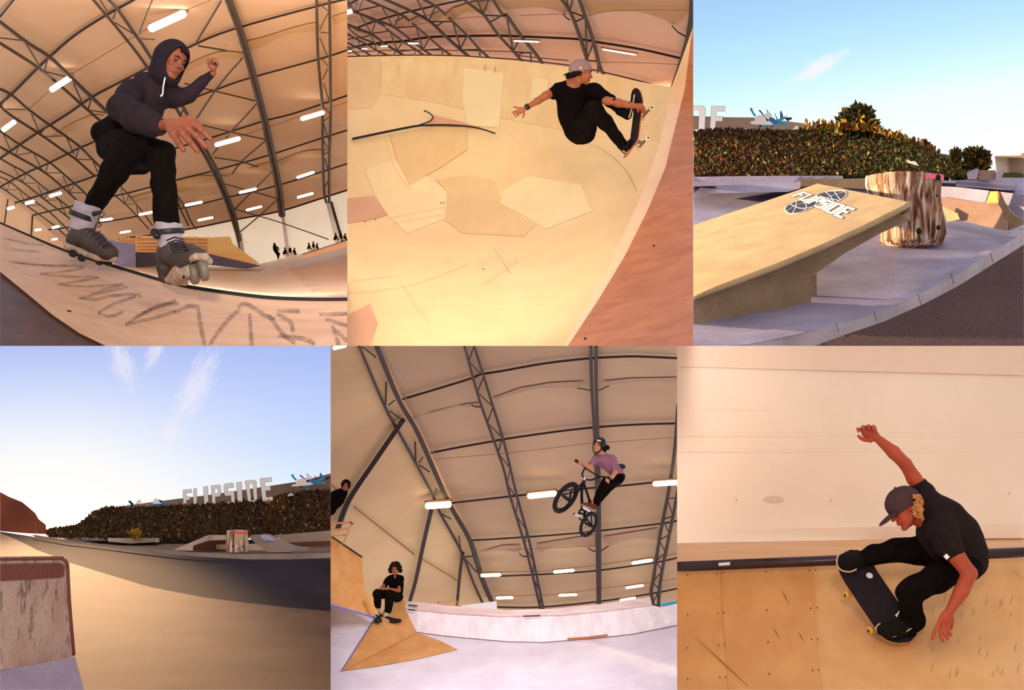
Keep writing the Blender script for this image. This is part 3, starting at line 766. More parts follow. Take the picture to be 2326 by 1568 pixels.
    pbar(MB(), [(687, 578), (792, 545)], 21.45, 1.2, n=4).build('edge', M['steel_dk'], bn, clip=1)
    f = Fig(23.5); t = empty('person', P(628, 588, 23.5), 'distant standing person in dark clothes by the white wall', 'person')
    f.chain('b', [(623, 553, 0, 2.2), (624, 557, 0, 2)]).chain('b', [(624, 560, 0, 4), (627, 570, 0, 4.6)], 3).chain('b', [(626, 572, 0, 2.8), (631, 580, 0, 2.2), (632, 588, 0, 1.8)], 2).chain('b', [(629, 572, 0, 2.6), (634, 577, 0, 2), (632, 587, .1, 1.8)], 2).chain('b', [(621, 560, 0, 1.6), (621, 568, 0, 1.4)], 1).chain('b', [(631, 561, 0, 1.6), (634, 569, 0, 1.4)], 1)
    f.build('b', 'body', M['black'], t, .008)
    for (x, y, sc, lb, hat) in ((657, 574, 1, 'picnic table left of the far timber ledge', 'white'), (710, 562, .85, 'picnic table behind the left end of the timber ledge', 'lip'), (772, 541, 1, 'picnic table at the right end of the timber ledge', 'leaf_gr')):
        d = 23; tb = empty('picnic_table', P(x, y + 10 * sc, d), lb, 'table', 'picnic tables by the far wall')
        pbar(MB(), [(x - 14 * sc, y), (x + 14 * sc, y - 5 * sc)], d, 1.4, n=4).build('table_top', M['timber_or'], tb, clip=1)
        pbar(MB(), [(x - 12 * sc, y + 7), (x + 13 * sc, y + 2)], d - .3, 1.2, n=4).build('bench_seat', M['timber_or'], tb, clip=1)
        for dx in (-9, 9): pbar(MB(), [(x + dx * sc, y), (x + dx * sc + 2, y + 10)], d, 1.2, n=4).build('leg', M['timber_or'], tb, clip=1)
        for k, (dx, dy, dark) in enumerate(((-9, -4, 1), (2, -8, 1), (11, -3, 1))):
            f = Fig(d - .1); c = (x + dx * sc, y + dy * sc)
            t = empty('person', P(c[0], c[1] + 8, d), ['person bent over the left end of a picnic table', 'person sitting upright in the middle of a picnic table', 'person sitting at the right end of a picnic table'][k] + ['', ' left of the ledge', ' behind the ledge', ' at the far right'][{657: 1, 710: 2, 772: 3}[x]], 'person', 'people around the far picnic tables')
            f.chain('b', [(c[0], c[1], 0, 3.6 * sc), (c[0] + (k - 1) * 3, c[1] + 6, 0, 3.2 * sc)], 2).chain('b', [(c[0], c[1] + 4, 0, 1.8), (c[0] + 6 * (1 - k or .3), c[1] + 7, -.1, 1.5), (c[0] + 6 * (1 - k or .3), c[1] + 12, -.1, 1.3)], 2)
            f.build('b', 'body', M['black'], t, .01, clip=1)
            f.ell('h', (c[0] - 1 + k, c[1] - 5.5 * sc, 0), (2.5, 2.5, 2.8)); f.build('h', 'hat', M[hat] if k == 1 else M['hair_dk'], t, .008, clip=1)
# =============================================================== bay 2: the big plywood bowl
def wall2(x):                      # picture height of the bowl's far rim
    pts = [(789, 130), (874, 127.5), (960, 126.5), (1046, 128), (1112, 132.5), (1188, 139.5), (1290, 153), (1369, 169), (1455, 186), (1525, 198), (1580, 206)]
    for a, b in zip(pts[:-1], pts[1:]):
        if a[0] <= x <= b[0]: return a[1] + (b[1] - a[1]) * (x - a[0]) / (b[0] - a[0])
    return 130 if x < 789 else 206
RIM2 = [(1525, 198), (1512, 262), (1497, 330), (1470, 410), (1432, 500), (1385, 600), (1335, 690), (1280, 786)]
RIM2o = [(1580, 40), (1560, 190), (1535, 300), (1512, 380), (1470, 480), (1420, 580), (1360, 680), (1290, 786)]
def rx2(y, R=RIM2):
    for a, b in zip(R[:-1], R[1:]):
        if a[1] <= y <= b[1]: return a[0] + (b[0] - a[0]) * (y - a[1]) / (b[1] - a[1])
    return R[0][0] if y < R[0][1] else R[-1][0]
def b2(x, y):
    w = wall2(x); t = (y - w) / (786 - w)
    d = 23.2 - 8.2 * max(0, t) ** 1.15 + 1.0 * math.exp(-((x - 1120) / 260) ** 2 - ((y - 450) / 130) ** 2)
    e = max(0, 1 - (rx2(y) - x) / 190); d -= 1.3 * e * e
    e = max(0, 1 - (x - 789) / 120); d -= .5 * e * e
    return d
def c2(x, y): return 30 - 4.5 * (1 - min(1, y / 190)) - .6 * max(0, (x - 1400) / 170)
def bay2():
    sheet('ceiling', [(789, 0), (1574.5, 0), (1572, 60), (1541, 150), (1524, 210), (1440, 205), (1200, 165), (789, 150)], c2, M['mem2'], 26, kind='structure')
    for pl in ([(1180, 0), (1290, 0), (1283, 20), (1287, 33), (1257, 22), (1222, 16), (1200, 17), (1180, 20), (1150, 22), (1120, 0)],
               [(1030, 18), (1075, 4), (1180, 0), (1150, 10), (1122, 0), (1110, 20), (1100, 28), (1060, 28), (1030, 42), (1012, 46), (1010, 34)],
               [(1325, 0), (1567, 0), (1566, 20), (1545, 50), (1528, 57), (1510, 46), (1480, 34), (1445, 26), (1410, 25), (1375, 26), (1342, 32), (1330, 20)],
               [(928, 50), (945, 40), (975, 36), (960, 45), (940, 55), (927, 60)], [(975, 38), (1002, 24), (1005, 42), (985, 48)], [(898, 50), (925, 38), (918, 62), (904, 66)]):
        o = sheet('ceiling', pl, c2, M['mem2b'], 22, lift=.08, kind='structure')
    A = lambda p: Z(788, 0, S, p); B = lambda p: Z(1180, 0, S, p); g = 'roof trusses above the bowl'
    truss(2, c2, 'roof truss directly above the capped skater, two chords with a K brace', [B([(520, -40), (560, 0), (680, 180), (800, 500), (890, 790)]), B([(775, -40), (790, 0), (860, 200), (980, 560), (1050, 850), (1105, 980)])],
          [B(q) for q in ([(620, 0), (660, 130)], [(700, 0), (665, 140)], [(690, 160), (860, 225)], [(870, 260), (890, 760)], [(970, 580), (890, 780)], [(910, 800), (1040, 810)], [(1040, 820), (1030, 960)], [(740, 285), (850, 235)])], 4.6, 2.2, g)
    truss(2, c2, 'roof truss in the middle above the bowl rim, left of the skater', [A([(1510, -30), (1550, 0), (1800, 190), (1840, 240), (2000, 460), (2200, 680), (2310, 810)]), A([(1910, -30), (1930, 0), (2060, 200), (2110, 210), (2300, 480), (2480, 700), (2580, 840)])],
          [A(q) for q in ([(1720, 0), (1790, 170)], [(1870, 0), (1800, 180)], [(1830, 200), (2090, 215)], [(2110, 230), (2190, 660)], [(2250, 560), (2200, 670)], [(2220, 690), (2420, 695)], [(2425, 700), (2430, 830)], [(1900, 285), (2010, 225)])], 4.2, 2.2, g)
    truss(2, c2, 'roof truss third from the right above the bowl rim', [A([(440, -30), (520, 0), (850, 150), (1100, 290), (1300, 480), (1480, 640), (1610, 750)]), A([(980, -30), (1030, 0), (1170, 80), (1300, 190)]), A([(1350, 240), (1600, 480), (1740, 640), (1885, 770)])],
          [A(q) for q in ([(930, 0), (1070, 270)], [(1165, 90), (1085, 270)], [(1110, 285), (1390, 285)], [(1400, 300), (1500, 640)], [(1570, 500), (1500, 640)], [(1520, 660), (1750, 655)], [(1755, 650), (1755, 755)], [(1190, 340), (1270, 290)])], 3.8, 2.2, g)
    truss(2, c2, 'roof truss fourth from the right above the bowl rim', [A([(-10, 85), (90, 150), (400, 270), (620, 360), (850, 530), (1000, 650), (1115, 728)]), A([(200, -30), (270, 0), (700, 190), (815, 270)]), A([(870, 315), (1090, 500), (1250, 640), (1385, 738)])],
          [A(q) for q in ([(460, 90), (610, 350)], [(690, 200), (630, 350)], [(650, 365), (900, 350)], [(915, 360), (1000, 640)], [(1080, 520), (1015, 640)], [(1030, 660), (1250, 645)], [(1260, 650), (1260, 735)])], 3.2, 1.9, g)
    truss(2, c2, 'thin roof truss fifth from the right above the bowl rim', [A([(-10, 300), (0, 320), (320, 450), (500, 580), (740, 725)]), A([(130, 160), (380, 280), (500, 350)]), A([(520, 380), (740, 545), (900, 650), (1015, 728)])],
          [A(q) for q in ([(170, 190), (320, 440)], [(380, 290), (330, 430)], [(340, 440), (570, 410)], [(570, 420), (660, 660)], [(740, 550), (670, 650)], [(680, 680), (900, 655)], [(895, 660), (895, 725)], [(630, 650), (630, 735)])], 2.8, 1.7, g)
    truss(2, c2, 'thin roof truss at the far left above the bowl rim', [A([(-10, 445), (250, 580), (420, 680), (560, 738)]), A([(-10, 340), (150, 480), (420, 590), (500, 600)]), A([(-10, 560), (200, 660), (320, 742)]), A([(-10, 600), (100, 690), (180, 745)]), A([(-10, 0), (90, 150)])],
          [A(q) for q in ([(320, 460), (400, 680)], [(20, 10), (90, 140)], [(140, 500), (190, 650)], [(20, 350), (110, 380)], [(20, 440), (90, 500)], [(210, 0), (150, 150)], [(130, 40), (100, 150)], [(415, 680), (415, 740)], [(20, 340), (140, 400), (300, 450)])], 2.4, 1.4, g)
    for p, r, lb in ((A([(-5, 645), (200, 600), (500, 560), (740, 545), (1100, 490), (1600, 475), (2000, 470), (2280, 480)]) + B([(0, 480), (750, 515), (1050, 560), (1600, 650), (2150, 775)]), 3.3, 'long curved purlin carrying the lamps above the bowl'),
                     (A([(150, 360), (400, 270), (700, 185), (860, 145), (1170, 75), (1500, 5), (1560, -10)]), 2.6, 'purlin rising from the left to the top above the bowl'),
                     (A([(-5, 75), (60, 40), (140, -5)]), 2.5, 'short purlin at the top left corner of the bowl view'), (A([(100, 150), (440, 75)]), 1.8, 'short purlin left of the fourth truss'), (A([(-5, 520), (200, 490), (350, 455)]), 1.5, 'thin purlin at the far left above the rim'),
                     (A([(-5, 700), (500, 665), (1000, 662), (1750, 670), (2323, 690)]) + B([(0, 735), (650, 800)]), 1.1, 'thin handrail behind the bowl rim'),
                     (A([(-5, 748), (500, 733), (1000, 728), (1500, 738), (1880, 762), (2323, 790)]) + B([(0, 790), (640, 860), (1100, 950), (1750, 1110)]), 1.6, 'dark rail along the top of the bowl rim')):
        purlin(2, c2, p, r, lb, 'purlins above the bowl', M['steel_dk'])
    cw = iter(['left of the capped head above the purlin', 'along the fold in the right roof bay', 'low in the right roof bay beside the head', 'under the fold in the third roof bay', 'under the fold in the fourth roof bay', 'at the left edge under the glowing lamp'])
    for p in (B([(0, 205), (560, 185), (620, 195)]), B([(900, 210), (1150, 150), (1600, 130), (2230, 135)]), B([(1040, 820), (1500, 825), (2090, 850)]), A([(1380, 255), (1700, 225), (1850, 222)]), A([(880, 330), (1000, 310), (1060, 300)]), A([(-5, 245), (140, 210)])):
        purlin(2, c2, p, .8, 'thin rusty cable ' + next(cw), 'cables above the bowl', M['rust_wire'], .3, sm=3, cat='cable', name='cable')
    sw = iter(['at the left of the truss above the capped head', 'at the dark edge beam on the right'])
    for p in (B([(575, 185), (620, 235), (660, 262)]), B([(2015, 345), (2090, 425), (2210, 490)])):
        purlin(2, c2, p, 1.9, 'black strap tying the membrane fold ' + next(sw), 'membrane straps above the bowl', M['rubber'], .3, sm=1, cat='strap', name='tie_strap')
    o = sheet_mb([(1566, 0), (1574.6, 0), (1574.6, 62), (1560, 110), (1544, 150), (1527, 198), (1523, 198), (1541, 143), (1556, 90), (1564, 40)], lambda x, y: c2(x, y) - .4, 20, .15).build('edge_truss', M['steel_dk'], clip=2); tag(o, 'dark edge beam running down the right side of the membrane', 'roof truss')
    for a, b, r, lb, gl in ((B([(1090, 650)])[0], B([(1545, 725)])[0], 1.9, 'strip lamp right of the capped head, tilted', 'lamp_soft'), (A([(2200, 541)])[0], B([(262, 553)])[0], 1.9, 'strip lamp left of the capped head', 'lamp_soft'),
                            (A([(805, 574)])[0], A([(945, 574)])[0], 1.8, 'small strip lamp above the left part of the bowl', 'lamp_soft'), (A([(445, 613)])[0], A([(542, 606)])[0], 1.6, 'small strip lamp second from the left over the bowl', 'lamp_soft'),
                            (A([(192, 646)])[0], A([(268, 641)])[0], 1.4, 'tiny strip lamp third from the left over the bowl', 'lamp_soft'), (A([(12, 676)])[0], A([(70, 672)])[0], 1.4, 'tiny strip lamp lowest at the left edge over the bowl', 'lamp_soft'), (A([(-20, 172)])[0], A([(70, 145)])[0], 5, 'glowing lamp at the left edge above the bowl', 'lamp_on')):
        t = lamp(2, c2, a, b, r, lb, 'strip lamps above the bowl', M[gl], up=2.2)
    # bowl
    bw = empty('skate_bowl', P(1100, 786, 15.5), 'large curved plywood bowl filling the view under the capped skater', 'skate bowl')
    rim = [(x, wall2(x)) for x in range(789, 1526, 20)]
    rimp = [(789, 786)] + rim + [(1525, 198)] + RIM2[1:]
    sheet('shell', rimp, b2, M['ply2'], 10, parent=bw)
    # sheets of other plywood screwed onto it
    k2 = 0
    for nm, pl, mt in (('wall_panel', [(x, wall2(x) + 2) for x in range(790, 1500, 25)] + [(1500, 320), (1430, 320), (1300, 300), (1140, 268), (1000, 235), (880, 215), (790, 215)], 'ply2w'),
                       ('tan_panel', [(791, 133), (866, 131), (866, 205), (845, 245), (791, 248)], 'ply2m'),
                       ('pale_panel', [(1054, 155), (1100, 158), (1144, 166), (1138, 240), (1133, 290), (1060, 285), (1050, 220)], 'ply2l'), ('pale_panel', [(1210, 176), (1245, 181), (1243, 215), (1205, 225)], 'ply2l'),
                       ('pale_panel', [(866, 368), (900, 366), (990, 412), (1016, 436), (1010, 497), (925, 530), (880, 490), (850, 440), (830, 390)], 'ply2l'),
                       ('pale_panel', [(1130, 440), (1200, 400), (1320, 420), (1345, 480), (1240, 520), (1190, 490), (1135, 463)], 'ply2l'),
                       ('tan_panel', [(990, 408), (1060, 398), (1120, 410), (1140, 450), (1130, 463), (1216, 510), (1190, 537), (1050, 530), (1010, 500), (1016, 436)], 'ply2m'),
                       ('pinkish_panel', [(790, 451), (848, 444), (882, 488), (840, 500), (790, 507)], 'ply2p'),
                       ('tan_panel', [(885, 305), (960, 292), (1060, 288), (1060, 340), (1000, 380), (930, 420), (905, 370)], 'ply2m'),
                       ('pinkish_panel', [(790, 715), (840, 690), (858, 735), (840, 786), (790, 786)], 'ply2p')):
        k2 += 1; sheet(nm, pl, b2, M[mt], 7, lift=.003 + .002 * k2, parent=bw)
    for a in ([(802, 315.5), (880, 299), (945, 286.5), (975, 284.5), (1010, 284), (1050, 286), (1090, 292), (1125, 303.5)],):
        mb = MB(); pbar(mb, a, b2, [2.9, 1.6], .12, n=8, sm=4); mb.build('coping', M['rubber'], bw, smooth=True)
    mb = MB(); pbar(mb, [(963, 251.5), (975, 257), (983, 265), (978, 274), (962, 281), (945, 286)], b2, 1.5, .12, n=8, sm=5); mb.build('coping', M['rubber'], bw, smooth=True)
    sheet('deck', [(984, 262), (1045, 277), (1100, 294), (1060, 286), (1010, 283), (965, 283), (978, 276)], b2, M['ply2p'], 12, lift=.05, parent=bw)
    for p in ([(875, 308), (885, 350), (903, 392), (930, 430)], [(986, 260), (1040, 275), (1090, 290)], [(1318, 320), (1370, 340), (1420, 385), (1445, 432)], [(788 + 8, 640), (850, 632), (900, 628)], [(1100, 600), (1094, 592)], [(910, 640), (940, 690), (975, 730)], [(1172, 588), (1165, 600), (1100, 645)], [(885, 495), (1010, 470)], [(890, 508), (1000, 488)],
              [(1500, 340), (1490, 390), (1460, 470), (1420, 560), (1370, 650), (1300, 760)], [(866, 135), (866, 200)], [(905, 140), (906, 175)], [(789, 665), (860, 660), (960, 640), (1060, 600)], [(1000, 690), (1120, 700), (1250, 690)], [(1120, 560), (1160, 620), (1145, 600)]):
        mb = MB(); pbar(mb, p, b2, .45, .06, n=4, sm=4); mb.build('seam', M['ply2p'] if p[0][0] != 1318 else M['rust_wire'], bw)
    for x, y, q in ((1102, 152, 'v'), (1125, 157, 'v')):
        mb = MB(); pbar(mb, [(x, y - 6), (x, y + 6)], b2, 1, .06, n=4); mb.build('stain', M['ply_red'], bw)
    for x, y in ((829, 503), (853, 498), (1008, 460), (1002, 461), (1098, 611)):
        mb = MB(); mb.ball(P(x, y, b2(x, y) - .06), 1.5 * b2(x, y) / F, 8); mb.build('screw', M['bearing'], bw)
    # right edge strip and the near deck
    def e2(x, y): return min(b2(rx2(y) - 1, max(y, 198)), 21.5) - .35 - .15 * max(0, x - rx2(y)) / 20
    st = RIM2 + [(p[0], p[1]) for p in RIM2o[::-1][:-1]] + [(1574.6, 100), (1574.6, 60), (1545, 145)]
    o = sheet('edge_strip', st, e2, M['ply2e'], 14, thick=.04, lift=.0); tag(o, 'pale plywood edge strip rising along the right side of the bowl', 'ramp edge')
    dk = empty('ramp_deck', P(1450, 786, 13.5), 'orange red plywood deck in the lower right beside the bowl', 'ramp deck')
    sheet('deck', [(1574.6, 60), (1568, 100), (1556, 200), (1530, 304), (1512, 380), (1470, 480), (1420, 580), (1360, 680), (1290, 786), (1574.6, 786)], lambda x, y: e2(min(x, rx2(y, RIM2o)), y) - .25 - 2.0 * (x - rx2(y, RIM2o)) / 280, M['ply2r'], 16, parent=dk)
    for x, y in ((1485, 558), (1329, 769)):
        mb = MB(); mb.ball(P(x, y, e2(min(x, rx2(y, RIM2o)), y) - .3 - 2.0 * (x - rx2(y, RIM2o)) / 280), 2.5 * 15 / F, 8); mb.build('knot', M['bearing'], dk)
# =============================================================== bay 3: concrete plaza in morning sun
GLY = {  # letter outlines on a 0..1 box (y down), strokes about .3 wide; second list = holes
 'F': ([(0, 0), (1, 0), (1, .17), (.36, .17), (.36, .38), (.8, .38), (.8, .55), (.36, .55), (.36, 1), (0, 1)], []),
 'L': ([(0, 0), (.4, 0), (.4, .82), (1, .82), (1, 1), (0, 1)], []),
 'I': ([(0, 0), (1, 0), (1, 1), (0, 1)], []),
 'P': ([(0, 0), (.85, 0), (1, .08), (1, .46), (.85, .54), (.36, .54), (.36, 1), (0, 1)], [[(.36, .16), (.66, .16), (.66, .39), (.36, .39)]]),
 'S': ([(.12, 0), (.9, 0), (1, .07), (1, .2), (.36, .2), (.36, .37), (.9, .37), (1, .45), (1, .92), (.88, 1), (0, 1), (0, .82), (.66, .82), (.66, .55), (.1, .55), (0, .48), (0, .08)], []),
 'D': ([(0, 0), (.85, 0), (1, .08), (1, .9), (.85, 1), (0, 1)], [[(.34, .15), (.66, .15), (.66, .85), (.34, .85)]]),
 'E': ([(0, 0), (1, 0), (1, .17), (.38, .17), (.38, .37), (.85, .37), (.85, .54), (.38, .54), (.38, .83), (1, .83), (1, 1), (0, 1)], [])}
def quad(c, p):
    """point p of the unit box in the quadrilateral c (top-left, top-right, bottom-right, bottom-left)"""
    u, v = p; a, b, d, e = [Vector(q) for q in c]; r = (a * (1 - u) + b * u) * (1 - v) + (e * (1 - u) + d * u) * v; return (r.x, r.y)
def letter(ch, c, dfn, label, mat, side, thick, grow=1.6, group=None, lift=0, parent=None, clip=None):
    pl, hs = GLY[ch]
    t = parent or empty('sign_letter', P(*quad(c, (.5, 1)), dfn(*quad(c, (.5, 1))) if callable(dfn) else dfn), label, 'sign letter', group)
    q = [quad(c, p) for p in pl]; h = [[quad(c, p) for p in x] for x in hs]
    mb = sheet_mb(q, dfn, 40, thick, lift + .02, h)
    mb.build('face' if not parent else 'letter_' + ch.lower(), mat, t, clip=clip)
    if side:
        cx = sum(p[0] for p in q) / len(q); cy = sum(p[1] for p in q) / len(q); n = len(q)
        def off(pl, g):
            out = []; m = len(pl); ar = sum(pl[i][0] * pl[(i + 1) % m][1] - pl[(i + 1) % m][0] * pl[i][1] for i in range(m)); sg = 1 if ar > 0 else -1
            for i in range(m):
                a = Vector(pl[i - 1]); b = Vector(pl[i]); c_ = Vector(pl[(i + 1) % m]); e1 = (b - a).normalized(); e2 = (c_ - b).normalized()
                n1 = Vector((e1.y, -e1.x)); n2 = Vector((e2.y, -e2.x)); k = (n1 + n2); k = k / max(.4, k.length_squared) * 2 * .5
                k = k * 1.0; out.append((b.x + k.x * g * sg, b.y + k.y * g * sg))
            return out
        mb = sheet_mb(off(q, grow), dfn, 40, thick * .8, lift, [off(x, -grow * .6) for x in h]); mb.build('rim', side, t, clip=clip)
    return t
def leaves(name, n, fn, size, mats, label, cat, seed=1, up=.5, clip=None):
    """n small leaf blades; fn(r) gives a world point"""
    r = random.Random(seed); mb = MB()
    for i in range(n):
        g = fn(r)
        if g is None: continue
        p, w = g if isinstance(g, tuple) else (g, None)
        s = size * r.uniform(.5, 1.4); a = Vector((r.gauss(0, 1), r.gauss(0, 1), r.gauss(0, 1) + up)).normalized(); b = a.orthogonal().normalized(); b = Matrix.Rotation(r.uniform(0, 6.28), 3, a) @ b
        m = w if w is not None else r.randrange(len(mats))
        k = len(mb.v); mb.v += [p, p + a * s * .5 + b * s * .28, p + a * s, p + a * s * .5 - b * s * .28]; mb.f.append([k, k + 1, k + 2, k + 3]); mb.m.append(m)
    o = mb.build(name, mats, clip=clip)
    return tag(o, label, cat, kind='stuff')
def g3(x, y):
    t = max(0, (786 - y) / 381); return 26 + 13 * t ** 1.1
TOP3 = [(1575, 303), (1640, 298), (1720, 301), (1790, 303), (1836, 297), (1880, 294), (1935, 297), (1985, 302), (2020, 312), (2060, 328), (2100, 343), (2140, 362), (2170, 385), (2195, 402), (2240, 404)]
def topy(pl, x):
    for a, b in zip(pl[:-1], pl[1:]):
        if a[0] <= x <= b[0]: return a[1] + (b[1] - a[1]) * (x - a[0]) / (b[0] - a[0])
    return pl[-1][1]
def cluster(bay, cx, cy, rx, ry, d, n, size, mats, name, label, cat, seed, trunk=True, bottom=None, spiky=0):
    r = random.Random(seed); bottom = bottom or cy + ry
    t = empty(name, P(cx, bottom, d), label, cat)
    mb = MB(); u = d / F
    if trunk:
        for k in range(5):
            a = r.uniform(-.7, .7); pbar(mb, [(cx, bottom), (cx + a * rx * .5, cy), (cx + a * rx, cy - ry * .7)], d, [1.2, .4], n=5)
        mb.build('stem', M['leaf_dk'], t, clip=bay)
    mb = MB(); C = P(cx, cy, d)
    blobs = [(Vector((r.uniform(-.7, .7), r.uniform(-.6, .6), r.uniform(-.8, .8))), r.uniform(.3, .5)) for _ in range(12)]
    for i in range(n):
        if spiky:
            h = r.random() ** .7; k = r.randrange(spiky); x = (k + .5) / spiky * 2 - 1; w = (1 - h) * .5 + .08
            q = Vector((x * .75 + r.gauss(0, 1) * w * .45, r.gauss(0, .3), -1 + 2 * h * (1 - .45 * abs(x) * (k % 2 + .6))))
        else:
            b, s = r.choice(blobs); q = b + Vector((r.gauss(0, 1), r.gauss(0, 1), r.gauss(0, 1))).normalized() * s * r.uniform(.6, 1)
            if q.x ** 2 + q.z ** 2 > 1.2: continue
        p = C + Vector((q.x * rx * u, q.y * rx * u, q.z * ry * u))
        s = size * r.uniform(.6, 1.4); a = Vector((r.gauss(0, 1), r.gauss(0, 1), r.gauss(0, 1) + .4)).normalized(); e = a.orthogonal().normalized() * s * .3
        k = len(mb.v); mb.v += [p, p + a * s * .5 + e, p + a * s, p + a * s * .5 - e]; mb.f.append([k, k + 1, k + 2, k + 3]); mb.m.append(r.randrange(len(mats)))
    mb.build('foliage', mats, t, clip=bay)
    return t
def cloud_plate(bay, pl, d, label, mat, thick=.12, name='cloud_cutout', group=None, parent=None):
    q = [(p.x, p.y) for p in curve_pts([(a, b, 0) for a, b in pl + pl[:1]], 4)][:-1] if len(pl) > 6 else pl
    mb = sheet_mb(q, d, 12, thick); o = mb.build(name, mat, parent, clip=bay)
    return o if parent else tag(o, label, 'cutout', group)
def bird_group(bay, z, d, s, ang, label, shift=(0, 0)):
    """painted plywood bird and cloud relief on the wall; z maps relief coordinates to the picture"""
    t = empty('wall_sculpture', P(*z([(1000, 420)])[0], d), label, 'sculpture')
    parts = [('blade', [(745, 155), (778, 143), (800, 200), (835, 245), (810, 262), (785, 225)], 'teal', -.1), ('blade', [(865, 180), (885, 172), (935, 235), (985, 290), (1000, 310), (965, 320), (925, 245)], 'ink', -.05),
             ('blade', [(966, 150), (990, 190), (1040, 260), (1000, 262)], 'ink', 0), ('puff', [(945, 240), (975, 205), (1015, 205), (1045, 245), (1040, 270), (965, 275)], 'white', -.12),
             ('wing', [(1000, 270), (1060, 275), (1100, 315), (1190, 340), (1240, 350), (1215, 400), (1190, 375), (1100, 365), (1060, 380), (1035, 415), (1025, 380)], 'teal', -.08), ('wing', [(1000, 272), (1050, 272), (1075, 330), (1050, 390), (1030, 410), (1010, 330)], 'blue', -.14),
             ('blade', [(1070, 205), (1085, 225), (1120, 300), (1105, 300)], 'ink', 0), ('blade', [(1157, 172), (1180, 215), (1195, 270), (1150, 290), (1148, 220)], 'blue', -.1), ('wing', [(1090, 300), (1150, 290), (1250, 245), (1210, 290), (1170, 315), (1100, 318)], 'teal', -.12),
             ('wing', [(1200, 275), (1305, 270), (1300, 310), (1275, 300), (1255, 330), (1225, 300)], 'ink', -.06), ('blade', [(940, 380), (980, 365), (1005, 435), (970, 455)], 'teal', -.12), ('wing', [(870, 368), (900, 365), (905, 395), (880, 405)], 'ink', -.02)]
    for nm, pl, mt, l in parts: mb = sheet_mb(z(pl), d + l, 30, .07); mb.build(nm, M[mt], t, clip=bay)
    pl = [(p.x, p.y) for p in curve_pts([(a, b, 0) for a, b in [(758, 335), (785, 318), (815, 320), (815, 280), (850, 248), (900, 238), (945, 255), (965, 290), (975, 325), (1005, 318), (1045, 345), (1050, 372), (900, 368), (770, 358), (758, 335)]], 3)][:-1]
    sheet_mb(z(pl), d - .22, 30, .07).build('cloud', M['white'], t, clip=bay)
    return t
